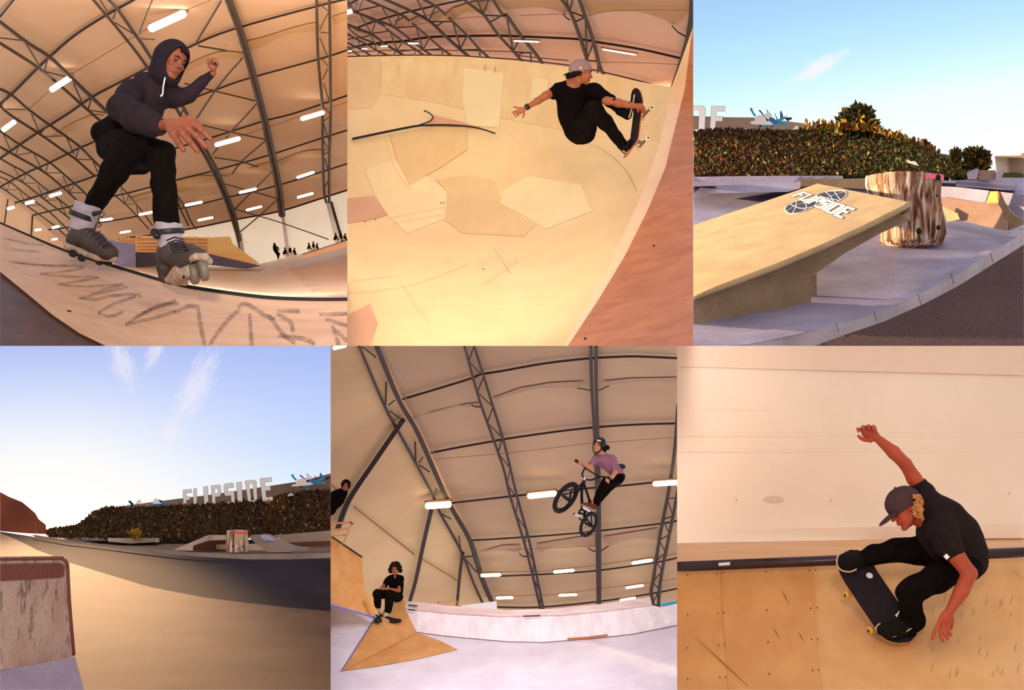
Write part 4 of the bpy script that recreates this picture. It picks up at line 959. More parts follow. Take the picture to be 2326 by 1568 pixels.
def bay3():
    A = lambda p: Z(1574, 220, S, p); B = lambda p: Z(1926, 220, S, p); C = lambda p: Z(1926, 380, 5.2275, p); D3 = lambda p: Z(1574, 0, 1.9947, p)
    # ground: shaded concrete pad, curb, asphalt
    pad = [(1575, 400), (1700, 402), (1850, 405), (2000, 408), (2326, 408), (2326, 520), (2300, 540), (2230, 590), (2130, 650), (2040, 690), (1920, 730), (1780, 755), (1575, 768)]
    sheet('floor', [(1575, 400), (2326, 404), (2326, 528), (2255, 572), (2170, 625), (2090, 668), (2000, 706), (1900, 735), (1800, 758), (1700, 775), (1640, 785.9), (1575, 785.9)], g3, M['conc3'], 16, kind='structure')
    cur = [(2326, 528), (2255, 572), (2170, 625), (2090, 668), (2000, 706), (1900, 738), (1800, 762), (1700, 782), (1660, 786)]; cur2 = [(2326, 556), (2262, 596), (2180, 648), (2100, 690), (2010, 730), (1910, 764), (1850, 785.9), (1660, 785.9)]
    cb = empty('curb', P(2000, 760, 26), 'curved concrete curb with joints running along the dark asphalt', 'curb')
    # the street is lower than the pad: curb top, then its face
    sheet('top', [(2326, 512), (2250, 560), (2165, 612), (2085, 655), (1990, 694), (1880, 724), (1760, 748), (1575, 766), (1575, 785.9)] + cur[::-1], lambda x, y: g3(x, y) - .10, M['conc3'], 14, parent=cb)
    sheet('face', cur[:-1] + [(1660, 785.9)] + cur2[::-1][1:], lambda x, y: g3(x, topy([(1575, 786), (1700, 780), (1900, 738), (2090, 668), (2255, 572), (2326, 528)], x)) - .12, concrete('pale_curb_concrete', '8c8490', 'aca4b4', rough=.6), 12, parent=cb)
    for a, b in (((2160, 621), (2166, 645)), ((2085, 668), (2092, 692)), ((1900, 736), (1908, 762)), ((1842, 752), (1852, 782)), ((2250, 574), (2255, 596)), ((1984, 706), (1992, 730))):
        mb = MB(); pbar(mb, [a, b], lambda x, y: g3(x, y) - .32, .9, n=4); mb.build('joint', M['block4d'], cb)
    sheet('road', [(2326, 556), (2262, 596), (2180, 648), (2100, 690), (2010, 730), (1910, 764), (1850, 786), (2326, 786)], lambda x, y: g3(x, y) + .05 - .3, M['asph3'], 16, kind='structure').name = 'floor'
    # far low ledges
    def far(nm, pl, d, th, mt, lb, cat='ledge'): o = sheet_mb(pl, d, 30, th).build(nm, M[mt], clip=3); return tag(o, lb, cat)
    far('concrete_ledge', [(1575, 402), (1690, 400), (1914, 399), (1916, 406), (1820, 410), (1818, 428), (1790, 436), (1625, 439), (1590, 440), (1575, 440)], lambda x, y: 37 - max(0, y - 408) * .02, .8, 'conc3', 'long grey concrete ledge at the foot of the planted bank')
    far('concrete_block', [(1575, 412), (1627, 411), (1628, 422), (1575, 424)], 36.2, .5, 'conc3', 'short pale block against the far ledge at the left edge', 'block')
    far('concrete_ledge', [(1818, 408), (1974, 405), (1975, 430), (1900, 427), (1870, 418), (1820, 425)], 36.5, .6, 'conc3s', 'dark sided ledge between the tilted slab and the tree stump')
    far('concrete_ledge', B([(1415, 1100), (1960, 1090), (2210, 1120), (2205, 1235), (2030, 1230), (1420, 1180)]), 37.6, 1.2, 'conc3', 'low concrete plinth under the double bench')
    far('concrete_ledge', B([(1230, 1105), (1420, 1110), (1420, 1140), (1230, 1135)]), 37, .6, 'conc3', 'thin pale step right behind the stump', 'step')
    bn = empty('concrete_bench', P(2240, 412, 37.1), 'double bench with slanted pale ends and brown plank backs on the plinth', 'bench')
    for pl, mt, nm in (([(1570, 1000), (1690, 945), (1730, 955), (1700, 1085), (1580, 1090)], 'conc3', 'end_panel'), ([(1950, 1010), (2050, 960), (2075, 975), (2010, 1090), (1950, 1095)], 'conc3', 'end_panel'), ([(1735, 970), (1950, 970), (1945, 1095), (1715, 1095)], 'plank3', 'back')):
        sheet_mb(B(pl), 37.0 if nm != 'back' else 37.2, 30, .25).build(nm, M[mt], bn)
    # bank and its planting
    poly = [(1575, 401)] + [(x, topy(TOP3, x)) for x in range(1575, 2241, 15)] + [(2240, 407), (1900, 404)]
    def bk(x, y):
        t = (404 - y) / 105; return 37.8 + 4.5 * max(0, t)
    sheet('bank', poly, bk, M['berm'], 16, kind='stuff').name = 'planted_bank'
    tag(bpy.data.objects['planted_bank'], 'brown planted bank behind the ledges, left of the low sun', 'bank', kind='stuff')
    lm = [M['leaf_br'], M['leaf_rd'], M['leaf_gr'], M['leaf_yl'], M['leaf_dk'], M['leaf_lt']]
    def fn(r):
        x = r.uniform(1576, 2235); y0 = topy(TOP3, x); y = y0 - 3 + r.random() * (406 - y0)
        g = min(1, max(0, (x - 1750) / 300)); yl = math.exp(-((x - 1650) / 40) ** 2 - ((y - 310) / 25) ** 2) + .6 * math.exp(-((x - 1890) / 60) ** 2 - ((y - 330) / 40) ** 2)
        q = r.random(); nz = noise.noise(Vector((x * .03, y * .05, 0)))
        if q < .12 * yl + .02: m = 3
        elif q < .25 + .3 * g + nz * .3: m = 2
        elif q < .6 + nz * .3: m = 0
        elif q < .72 - .1 * g: m = 1
        elif q < .97 - .03 * g: m = 4
        else: m = 5
        return P(x, y, bk(x, y) - r.uniform(0, .25)), m
    leaves('bank_foliage', 52000, fn, .085, lm, 'autumn brown and green shrubs covering the bank behind the tilted slab', 'shrubs', 3, clip=3)
    def tw(r):
        x = r.uniform(1830, 2130); y0 = topy(TOP3, x); y = y0 - abs(r.gauss(0, 6)); return P(x, y, 41), (3 if r.random() < .6 else 1)
    leaves('dry_grass', 450, tw, .12, lm, 'dry orange grass standing along the crest of the bank', 'grass', 5, up=2.5, clip=3)
    # wall with sign and reliefs
    pw = sheet('board_wall', A([(0, 250), (400, 268), (800, 272), (1300, 330), (1480, 352), (1515, 372), (1518, 470), (1000, 500), (0, 500)]), lambda x, y: 43.2, M['plank3'], 30, thick=.3); 
    pw = tag(pw, 'grey brown board wall on top of the bank behind the letters', 'wall')
    letter('D', [(1562, 240), (1603, 241), (1600, 303), (1560, 304)], 42.6, 'white sign letter D cut by the left edge of the plaza view', M['sign'], M['sign_side'], .25, 1.2, clip=3)
    letter('E', [(1616, 241), (1647, 242), (1644, 304), (1612, 304)], 42.6, 'white sign letter E at the right end of the sign, in morning light', M['sign'], M['sign_side'], .25, 1.2, clip=3)
    bird_group(3, A, 42.7, 1, 0, 'teal and white bird sculpture on the board wall above the tilted slab')
    cloud_plate(3, A([(640, 450), (670, 430), (700, 415), (735, 435), (755, 458), (640, 460)]), 42.7, 'small white cloud cutout left of the bird sculpture', M['white'])
    cloud_plate(3, A([(1305, 430), (1335, 415), (1350, 385), (1380, 385), (1400, 420), (1432, 462), (1310, 455)]), 42.7, 'small white cloud cutout right of the bird sculpture', M['white'])
    cloud_plate(3, A([(1455, 375), (1475, 350), (1500, 345), (1515, 380), (1500, 390)]), 42.7, 'tiny white cloud cutout at the right end of the board wall', M['white'])
    o = sheet('white_board', B([(755, 825), (830, 850), (890, 850), (940, 912), (850, 890), (790, 870)]), lambda x, y: 38.2, M['white'], 30, thick=.1); tag(o, 'white board lying on the right slope of the bank', 'board')
    # trees and houses
    cluster(3, 1950, 275, 42, 30, 41.5, 5200, .16, [M['leaf_gr'], M['leaf_dk'], M['leaf_yl'], M['leaf_gr']], 'conifer', 'spiky conifer with golden lower branches on the bank crest', 'tree', 4, spiky=6, bottom=300)
    cluster(3, 2215, 368, 28, 22, 44, 4200, .14, [M['leaf_gr'], M['leaf_dk'], M['leaf_yl'], M['leaf_dk']], 'bushy_tree', 'dark bushy tree between the small house and the low sun', 'tree', 8, bottom=395)
    cluster(3, 2172, 362, 7, 18, 45, 1200, .12, [M['leaf_yl'], M['leaf_gr']], 'slim_tree', 'slim yellow green tree beside the small house', 'tree', 9, bottom=385)
    cluster(3, 2099, 331, 6, 7, 42, 400, .1, [M['leaf_rd'], M['leaf_br']], 'small_bush', 'small rust coloured bush on the descending crest', 'bush', 10, trunk=False)
    cluster(3, 2033, 314, 8, 7, 42, 500, .1, [M['leaf_rd'], M['leaf_dk']], 'small_bush', 'small rust coloured bush higher up the crest', 'bush', 11, trunk=False)
    hs = empty('house', P(2150, 385, 46), 'small white house with a slate roof behind the bank', 'house')
    sheet_mb(B([(1290, 800), (1430, 825), (1430, 930), (1300, 930)]), 46, 40, 1.5).build('wall', M['white'], hs); sheet_mb(B([(1175, 745), (1310, 760), (1430, 825), (1300, 812), (1215, 800)]), 45.8, 40, 1.5).build('roof', M['roof'], hs)
    hs = empty('building', P(2300, 392, 46), 'flat roofed pale building with a dark window at the right edge', 'building')
    sheet_mb(B([(1940, 795), (2323, 800), (2323, 1008), (1960, 1000)]), 46, 40, 2).build('wall', M['mem1w'], hs, clip=3); sheet_mb(B([(1935, 780), (2330, 775), (2330, 798), (1935, 795)]), 45.6, 40, 2.4).build('roof', M['timber'], hs, clip=3)
    sheet_mb(B([(2140, 815), (2330, 812), (2330, 1000), (2145, 1000)]), 45.9, 40, .05).build('window', M['plank3'], hs, clip=3); sheet_mb(B([(2265, 770), (2323, 735), (2330, 730), (2330, 775)]), 45.8, 40, .5).build('gable', M['timber'], hs, clip=3)
    o = sheet('hedge', B([(2060, 1010), (2323, 1010), (2323, 1085), (2060, 1080)]), lambda x, y: 42, M['leaf_gr'], 30, thick=.4); tag(o, 'low green hedge strip behind the double bench', 'hedge', kind='stuff')
    sheet('floor', B([(1950, 1080), (2323, 1085), (2323, 1180), (2210, 1170), (2000, 1110)]), lambda x, y: 39, M['conc3'], 30, kind='structure')
    sheet('floor', [(2130, 392), (2326, 392), (2326, 408), (2100, 406)], lambda x, y: 43 + (408 - y) * .25, M['berm'], 20, kind='structure')
    # tilted slab
    fA, fB, fC, fD = (1575, 674), (2065, 462), (1857, 417), (1575, 512)
    def pln(pts):
        V = [P(*p) for p in pts]; n = (V[1] - V[0]).cross(V[2] - V[0])
        def f(x, y):
            r = P(x, y, 1) - Vector((0, 0, Z0)); return (V[0] - Vector((0, 0, Z0))).dot(n) / r.dot(n)
        return f
    tp = pln([(1575, 674, 27.4), (2065, 462, 30.5), (1857, 417, 34)])
    sl = empty('concrete_slab', P(1800, 720, 28), 'tilted sunlit concrete slab with a stencilled logo, the biggest thing on the plaza', 'ramp')
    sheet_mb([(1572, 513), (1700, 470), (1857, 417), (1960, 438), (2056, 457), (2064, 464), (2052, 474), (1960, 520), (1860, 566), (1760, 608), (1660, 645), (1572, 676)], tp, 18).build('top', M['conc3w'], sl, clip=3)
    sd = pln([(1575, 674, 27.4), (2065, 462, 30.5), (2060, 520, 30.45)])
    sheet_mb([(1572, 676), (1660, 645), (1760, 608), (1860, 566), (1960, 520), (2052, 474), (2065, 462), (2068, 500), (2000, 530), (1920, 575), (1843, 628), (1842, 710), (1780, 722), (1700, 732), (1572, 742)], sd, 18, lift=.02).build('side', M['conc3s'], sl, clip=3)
    mb = MB(); pts = [P(x, y, tp(x, y) - .03) for x, y in [(1560, 680), (1660, 645), (1760, 607), (1860, 565), (1960, 519), (2052, 473), (2064, 463)]]; mb.tube(pts, .05, n=8); mb.build('rounded_edge', M['conc3w'], sl, smooth=True, clip=3)
    sheet_mb([(1843, 628), (1855, 622), (1856, 700), (1842, 710)], lambda x, y: sd(x, y) + .4, 20).build('end', M['conc3r'], sl, clip=3)
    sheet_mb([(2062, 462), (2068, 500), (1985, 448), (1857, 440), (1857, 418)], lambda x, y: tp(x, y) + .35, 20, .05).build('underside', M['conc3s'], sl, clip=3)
    # stencilled logo on the slab
    lg = empty('stencil_logo', P(*D3([(570, 960)])[0], 30), 'black and white stencil logo reading FLIPSIDE across a netted oval on the slab', 'logo')
    for ov in ([(416, 950), (430, 930), (470, 912), (520, 905), (560, 915), (540, 940), (490, 962), (440, 968)], [(560, 885), (600, 870), (650, 865), (690, 868), (690, 890), (660, 912), (630, 925), (590, 915), (565, 900)]):
        q = [(p.x, p.y) for p in curve_pts([(a, b, 0) for a, b in D3(ov) + D3(ov)[:1]], 5)][:-1]
        sheet_mb(q, tp, 12, lift=.025).build('oval', M['decal_dk'], lg)
        pbar(MB(), q + q[:1], tp, 1.2, .03, n=4).build('outline', M['decal'], lg)
    for a in ([(425, 955), (480, 925), (540, 915)], [(450, 968), (465, 940), (470, 912)], [(500, 960), (515, 935), (500, 908)], [(440, 925), (490, 945), (545, 938)], [(590, 912), (620, 890), (690, 868)], [(575, 888), (610, 900), (660, 908)], [(600, 870), (625, 890), (640, 920)], [(640, 866), (655, 888), (668, 905)]):
        pbar(MB(), D3(a), tp, .9, .035, n=4, sm=4).build('net_line', M['decal'], lg)
    base = [(440, 885), (700, 985)]
    ws = [('F', 0, .13), ('L', .14, .24), ('I', .25, .30), ('P', .31, .43), ('S', .44, .58), ('I', .59, .64), ('D', .65, .82), ('E', .83, 1.0)]
    e0 = Vector((443, 888)); e1 = Vector((672, 992)); h0 = Vector((74, -28)); h1 = Vector((66, -46)) * 1.0
    for ch, a, b in ws:
        p = lambda t: e0 + (e1 - e0) * t
        ht = lambda t: Vector((58 + 8 * t, -20 - 26 * t))
        c = [tuple(p(a) + ht(a)), tuple(p(b) + ht(b)), tuple(p(b)), tuple(p(a))]
        letter(ch, D3(c), tp, None, M['decal'], M['decal_dk'], .004, 1.3, lift=.04, parent=lg)
    # stump
    st = empty('tree_stump', P(2075, 562, 33.4), 'weathered tree stump with a pink painted rim and dark knot holes', 'stump')
    prof = [(398, 1970, 2137), (402, 1969, 2139), (420, 1969, 2138), (450, 1978, 2137), (480, 1990, 2141), (505, 1999, 2147), (530, 2003, 2150), (548, 2003, 2143), (560, 2012, 2128), (567, 2035, 2108)]
    wm, nt, b = new_mat('weathered_stump_wood'); L = nt.links.new
    tc = N(nt, 'ShaderNodeTexCoord'); mp = N(nt, 'ShaderNodeMapping'); mp.inputs['Scale'].default_value = (9, 9, 1.1); L(tc.outputs['Object'], mp.inputs[0])
    no = N(nt, 'ShaderNodeTexNoise'); no.inputs['Scale'].default_value = 1.4; no.inputs['Detail'].default_value = 6; no.inputs['Distortion'].default_value = .8; L(mp.outputs[0], no.inputs[0])
    r = ramp(nt, [(.36, lin('38201a')), (.45, lin('7a4c38')), (.54, lin('a4846e')), (.66, lin('cfc0be'))]); L(no.outputs['Fac'], r.inputs[0])
    L(r.outputs[0], b.inputs['Base Color']); b.inputs['Roughness'].default_value = .85
    bp = N(nt, 'ShaderNodeBump'); bp.inputs['Strength'].default_value = .8; bp.inputs['Distance'].default_value = .03; L(no.outputs['Fac'], bp.inputs['Height']); L(bp.outputs[0], b.inputs['Normal'])
    V = []; Fc = []; n = 64; d = 33.5; fine = []
    for i in range(len(prof) - 1):
        for j in range(4): t = j / 4; fine.append(tuple(prof[i][k] + (prof[i + 1][k] - prof[i][k]) * t for k in range(3)))
    fine.append(prof[-1]); rj = random.Random(2); ph = [rj.uniform(0, 6.28) for _ in range(6)]
    for i, (y, xa, xb) in enumerate(fine):
        c = P((xa + xb) / 2, y, d); R = (xb - xa) / 2 * d / F
        for k in range(n):
            a = 2 * math.pi * k / n; low = i / len(fine)
            rr = R * (1 + (.012 + .03 * low) * (math.sin(5 * a + ph[0]) + math.sin(11 * a + ph[1] + low * 2) * .8 + math.sin(19 * a + ph[2]) * .5))
            V.append(c + Vector((math.cos(a) * rr, math.sin(a) * rr, .012 * math.sin(3 * a + 1) * (i < 3))))
    for i in range(len(fine) - 1):
        for k in range(n): Fc.append([i * n + k, (i + 1) * n + k, (i + 1) * n + (k + 1) % n, i * n + (k + 1) % n])
    Fc.append(list(range(n)))
    mb = MB(); mb.add(V, Fc); mb.build('trunk', wm, st, smooth=True, clip=3)
    Rd = 80 * d / F; cc = P(2053, 402, d)
    def arc(a0, a1, y0, y1, mat, nm, R=Rd):
        mb = MB(); V = []; m = 20
        for i in range(m + 1):
            a = math.radians(a0 + (a1 - a0) * i / m)
            for y in (y0, y1 + 2 * math.sin(i * 1.9)):
                q = P(2053.5, y, d); V.append(q + Vector((math.cos(a), math.sin(a), 0)) * R)
        mb.add(V, [[2 * i, 2 * i + 2, 2 * i + 3, 2 * i + 1] for i in range(m)]); mb.build(nm, mat, st, smooth=True)
    arc(-70, -8, 401, 413, M['pink'], 'pink_paint', Rd * 1.10)
    for x, y, q in ((2117, 409, 6), (2070, 530, 6.5), (2117, 521, 5), (2113, 450, 2.5), (2070, 544, 2.5), (2101, 536, 2)):
        a = math.asin(max(-1, min(1, (x - 2065) / 84))); 
        mb = MB(); mb.ball(P(x, y, d) + Vector((0, -math.cos(a) * 80 * d / F * 1.04, 0)), (q * d / F, .03, q * 1.15 * d / F), 14); mb.build('knot_hole', M['bearing'], st, smooth=True)
    # curved ramp at the right
    rp = empty('curved_ramp', P(2230, 520, 34.5), 'concrete quarter ramp with a sunlit yellow corner cap right of the stump', 'ramp')
    dr = lambda x, y: 35.0 - (x - 2140) / 150 * .9
    sheet_mb(C([(1090, 225), (1300, 235), (1680, 278), (1630, 420), (1400, 395), (1095, 345)]), lambda x, y: dr(x, y) + .1, 20, .3).build('top', M['conc3'], rp)
    sheet_mb(C([(1095, 345), (1400, 395), (1640, 425), (1800, 435), (1905, 655), (1895, 755), (1700, 720), (1480, 665), (1330, 635), (1170, 640), (1150, 560)]), lambda x, y: dr(x, y) - (y - 450) * .004, 20).build('face', M['conc3r'], rp)
    sheet_mb(C([(1640, 425), (1690, 285), (1790, 285), (1810, 310), (1785, 435)]), lambda x, y: dr(x, y) - .15, 20, .05).build('corner_cap', plain('sun_yellow_cap', 'e8a850', .6, var=.15), rp)  # low sun on the cap put into its yellow colour
    sheet_mb(C([(1785, 430), (1810, 300), (1870, 430), (1950, 540), (2040, 610), (2091, 630), (2091, 680), (2000, 720), (1900, 755), (1905, 650)]), lambda x, y: dr(x, y) - .2, 16, .05).build('curve_side', M['conc3s'], rp, clip=3)
    sheet_mb(C([(1810, 290), (2091, 330), (2091, 625), (2040, 605), (1950, 530), (1870, 420)]), lambda x, y: dr(x, y) + .2, 20).build('slope', M['conc3'], rp, clip=3)
    sheet_mb(C([(1115, 465), (1300, 545), (1330, 620), (1175, 650)]), lambda x, y: dr(x, y) - .3, 20, .02).build('painted_sun_patch', M['conc3w'], rp)  # strip of sunlight on the ramp, painted as a warm sheet
# =============================================================== bay 4: the same plaza against the setting sun (flat ground 3.7 m below the viewer)
H4 = 3.7
def g4(x, y, h=H4): return h * F / max(60, (y - CY))
def bay4():
    A = lambda p: Z(0, 1060, S, p); B = lambda p: Z(352, 1060, S, p); C = lambda p: Z(0, 1240, 4.78, p)
    G = lambda x, y: min(52, g4(x, y))
    # light apron in front, dark road, raised pad beyond
    e1 = A([(0, 880), (180, 950), (350, 1030), (480, 1100), (700, 1180), (905, 1265), (1340, 1400), (1860, 1560)]); e1 = e1[:-1] + [(320, 1328), (345, 1335), (460, 1357), (560, 1370), (660, 1381), (751, 1389)]
    sheet('floor', [(0, 1568), (0, 1211)] + e1[1:] + [(751, 1568)], G, M['conc4'], 16, kind='structure')
    e2 = [(0, 1208), (20, 1211), (80, 1220), (150, 1232), (230, 1241), (320, 1252), (400, 1261), (480, 1267), (560, 1271), (660, 1271), (751, 1268)]
    sheet('floor', [(0, 1206)] + e2 + e1[::-1][:-1] + [(0, 1211)], lambda x, y: G(x, y) + .35, M['asph4'], 16, kind='structure')
    e3 = [(70, 1214), (150, 1226), (230, 1236), (320, 1244), (400, 1252), (480, 1257), (560, 1259), (660, 1259), (751, 1256)]
    cb = empty('curb', P(480, 1265, 33), 'long low curb on the far side of the dark road, joints visible', 'curb')
    sheet_mb(e3 + [(751, 1268)] + e2[2:][::-1], lambda x, y: 3.7 * F / (topy(e2, x) - CY) - .02, 18).build('face', M['curb4'], cb)
    def pad(x, y): return min(52, 3.3 * F / (y - CY)) if y > 1205 else 33
    hpad = lambda x, y: 34.0 + (1262 - y) * .22
    sheet('floor', [(0, 1203), (100, 1213)] + e3[1:] + [(751, 1226), (600, 1226), (340, 1228), (240, 1222), (145, 1215)], hpad, M['conc4'], 14, kind='structure')
    # far ground closing the horizon
    sheet('floor', [(0, 1203), (60, 1205), (120, 1216), (250, 1222), (250, 1212), (150, 1203), (128, 1203)], lambda x, y: 43, M['conc4'], 20, kind='structure')
    # front block
    bl = empty('concrete_block', P(80, 1510, 20.5), 'stained concrete block with a rounded corner in the lower left corner', 'block')
    df = lambda x, y: 20.0 + (x - 80) * .002
    prof = C([(0, 128), (640, 122), (700, 135), (733, 175), (742, 240), (755, 600), (785, 1000), (805, 1200), (740, 1215), (500, 1270), (250, 1310), (0, 1350)])
    sheet_mb(prof, df, 14, 0).build('front', M['block4'], bl)
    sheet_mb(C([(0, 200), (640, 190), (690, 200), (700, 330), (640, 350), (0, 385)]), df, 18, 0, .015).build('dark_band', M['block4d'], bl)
    mb = MB(); pl = C([(-20, 150), (600, 140), (680, 150), (718, 190), (728, 250), (745, 600), (778, 1000), (795, 1190)]); pbar(mb, pl, lambda x, y: df(x, y) + .02, 5.5, n=10, sm=2); mb.build('rounded_edge', M['block4d'], bl, smooth=True, clip=4)
    V = [P(x, y, df(x, y) + .02) for x, y in prof[:8]]; V2 = [v + Vector((-.80, 2.6, -.275)) for v in V]; n = len(V)
    mb = MB(); mb.add(V + V2, [[i, i + 1, i + 1 + n, i + n] for i in range(n - 1)]); mb.build('top_and_end', M['block4'], bl, smooth=True, clip=4)
    sheet_mb(C([(0, 1350), (250, 1310), (500, 1270), (740, 1215), (815, 1205), (870, 1400), (910, 1568), (0, 1568)]), lambda x, y: 19.9, 20).build('footing_shade', M['block4d'] if 0 else concrete('violet_foot_shade', '7c7086', '988ca4'), bl)  # shade at the foot of the block put into a violet colour
    # low ledges on the pad
    def ledge(pl, d, lb, mt='curb4', th=1.0): o = sheet_mb(pl, d, 30, th).build('concrete_ledge', M[mt], clip=4); return tag(o, lb, 'ledge')
    ledge(A([(1420, 945), (1720, 945), (2100, 945), (2105, 995), (1720, 1018), (1425, 990)]), 39, 'low ledge with yellow weeds on top in front of the bank')
    ledge(A([(840, 905), (1150, 940), (1420, 960), (1420, 985), (1150, 965), (840, 920)]), 40, 'long thin ledge catching the low sun on the left')
    ledge(B([(1570, 905), (1900, 880), (2323, 845), (2323, 985), (1740, 1003), (1700, 990)]), 38.5, 'long grey ledge at the foot of the bank on the right', 'curb4')
    ledge(B([(0, 940), (55, 945), (55, 1003), (0, 1003)]), 38.8, 'small end block right of the weeds', 'curb4')
    def wd(r): return P(308 + r.gauss(0, 5), 1222 - abs(r.gauss(0, 4)), 38.9), 0
    leaves('weeds', 160, wd, .12, [M['leaf_yl']], 'yellow weeds growing on the low ledge', 'weeds', 6, up=1.5)
    # planted bank
    T4 = [(110, 1210), (175, 1203), (195, 1186), (215, 1170), (245, 1160), (300, 1158), (352, 1157), (420, 1154), (480, 1150), (540, 1145), (600, 1138), (650, 1128), (700, 1120), (751, 1112)]
    bot = [(110, 1216), (180, 1218), (250, 1222), (320, 1226), (400, 1228), (500, 1226), (620, 1220), (751, 1212)]
    poly = [(x, topy(T4, x)) for x in range(110, 751, 15)] + [(751, 1112)] + bot[::-1]
    bk = lambda x, y: 39.8 + (topy(bot, x) - y) * .045
    o = sheet('planted_bank', poly, bk, M['berm'], 16, kind='stuff'); tag(o, 'dark planted bank under the FLIPSIDE sign', 'bank')
    lm = [M['leaf_br'], M['leaf_rd'], M['leaf_gr'], M['leaf_yl'], M['leaf_dk'], M['leaf_lt']]
    def fn(r):
        x = r.uniform(112, 751); a = topy(T4, x); b = topy(bot, x); y = a - 3 + r.random() * (b - a + 2); q = r.random(); yl = math.exp(-((x - 620) / 25) ** 2 - ((y - 1140) / 15) ** 2)
        if q < .02 + .3 * yl: m = 3
        elif q < .2: m = 2
        elif q < .55: m = 0
        elif q < .66 + .1 * (x > 600): m = 1
        elif q < .992: m = 4
        else: m = 5
        return P(x, y, bk(x, y) - r.uniform(0, .25)), m
    leaves('bank_foliage', 40000, fn, .08, lm, 'dark autumn shrubs on the bank under the FLIPSIDE sign', 'shrubs', 13, clip=4)
    # board wall, letters, reliefs
    o = sheet('board_wall', [(240, 1166), (262, 1153), (300, 1147), (345, 1141), (400, 1134), (480, 1124), (560, 1112), (640, 1100), (680, 1094), (751, 1076), (751, 1135), (600, 1160), (400, 1170), (240, 1168)], lambda x, y: 44, M['plank'], 30, thick=.3); tag(o, 'long board wall climbing to the right behind the sign letters', 'wall')
    LT = [('F', [(372, 312), (482, 302), (482, 550), (376, 556)], [(372, 312), (482, 300), (478, 552), (374, 558)]), ('L', [(510, 296), (612, 292), (612, 545), (508, 548)], None), ('I', [(640, 270), (697, 262), (707, 535), (655, 538)], None), ('P', [(742, 256), (866, 240), (872, 524), (760, 530)], None),
          ('S', [(908, 232), (1036, 216), (1056, 512), (925, 520)], None), ('I', [(1076, 212), (1142, 204), (1156, 498), (1092, 506)], None), ('D', [(1190, 192), (1336, 180), (1350, 484), (1232, 490)], None), ('E', [(1386, 162), (1536, 146), (1556, 450), (1420, 468)], None)]
    nm = ['first', 'second', 'third', 'fourth', 'fifth', 'sixth', 'seventh', 'last']
    for i, (ch, c, _) in enumerate(LT):
        lb = {'F': 'white letter F starting the sign on the bank', 'L': 'white letter L second in the sign on the bank', 'P': 'white letter P in the sign on the bank', 'S': 'white letter S in the middle of the sign on the bank', 'D': 'white letter D near the end of the sign on the bank', 'E': 'white letter E ending the sign on the bank'}.get(ch, 'white letter I between L and P on the bank' if i == 2 else 'white letter I between S and D on the bank')
        letter(ch, B(c), 43.2, lb, M['sign'], M['sign_side'], .3, 1.3, group='letters of the FLIPSIDE sign', clip=4)
    def zb(p):
        q = Z(0, 0, 1, p); out = []
        for x, y in q:
            u = (x - 745) / 560; v = (y - 143) / 312
            out.append((660 + u * 92, 1078 - u * 12 + v * 41))
        return out
    bird_group(4, zb, 43.3, 1, 0, 'teal and white bird sculpture at the right end of the long board wall')
    cloud_plate(4, B([(1745, 390), (1760, 370), (1790, 352), (1820, 365), (1835, 385), (1800, 385), (1760, 398)]), 43.4, 'tiny white cloud cutout left of the bird sculpture on the bank', M['white'])
    t = empty('wall_sculpture', P(*A([(2050, 530)])[0], 43.3), 'blue and white bird relief left of the sign letters', 'sculpture')
    for pl, mt, l in (([(1960, 540), (2050, 500), (2250, 475), (2190, 535), (2060, 540)], 'blue', 0), ([(2080, 430), (2160, 460), (2100, 475)], 'ink', .02), ([(1990, 492), (2025, 480), (2025, 440), (2050, 420), (2090, 435), (2110, 475), (2135, 490), (2060, 492)], 'white', -.1), ([(1920, 515), (1940, 500), (1955, 515)], 'white', -.1), ([(1922, 555), (1935, 540), (1950, 558)], 'white', -.1)):
        sheet_mb(A(pl), 43.3 + l, 30, .06).build({'blue': 'wing', 'ink': 'blade', 'white': 'cloud'}[mt], M[mt], t)
    t = empty('wall_sculpture', P(*A([(1750, 540)])[0], 43.3), 'small dark bird relief with a white cloud, farthest left on the board wall', 'sculpture')
    for pl, mt, l in (([(1685, 455), (1720, 450), (1760, 490), (1770, 540), (1735, 560), (1725, 500)], 'ink', 0), ([(1670, 510), (1730, 505), (1700, 530)], 'teal', .02), ([(1780, 498), (1800, 470), (1820, 442), (1855, 440), (1862, 480), (1880, 495)], 'white', -.1), ([(1550, 560), (1565, 545), (1580, 562)], 'white', -.1), ([(1610, 575), (1628, 558), (1645, 576)], 'white', -.1)):
        sheet_mb(A(pl), 43.3 + l, 30, .06).build({'teal': 'wing', 'ink': 'blade', 'white': 'cloud'}[mt], M[mt], t)
    # hill and posts at the left
    hl = sheet('dark_mound', [(0, 1118), (18, 1128), (50, 1141), (65, 1153), (80, 1166), (88, 1180), (104, 1192), (106, 1214), (60, 1212), (0, 1207)], lambda x, y: 40, plain('warm_dark_slope', '6a3322', .9, var=.3, scale=2), 14, thick=.4); tag(hl, 'dark rounded mound at the left edge in front of the sun', 'mound')
    for (x, y0, y1, lb) in ((81, 1185, 1216, 'thin lamp post in front of the dark mound'), (129, 1198, 1214, 'short post under the setting sun')):
        purlin(4, lambda a, b: 39.5, [(x, y0), (x, y1)], .7, lb, None, M['plank'], 0, cat='post', name='lamp_post')
    # funbox, stump, ramp
    fb = empty('concrete_ramp', P(450, 1250, 36), 'low wedge shaped concrete ramp left of the stump', 'ramp')
    sheet_mb(B([(235, 1102), (700, 905), (715, 975), (505, 1045), (500, 1108)]), 35.6, 20, .5).build('wedge', M['curb4'], fb)
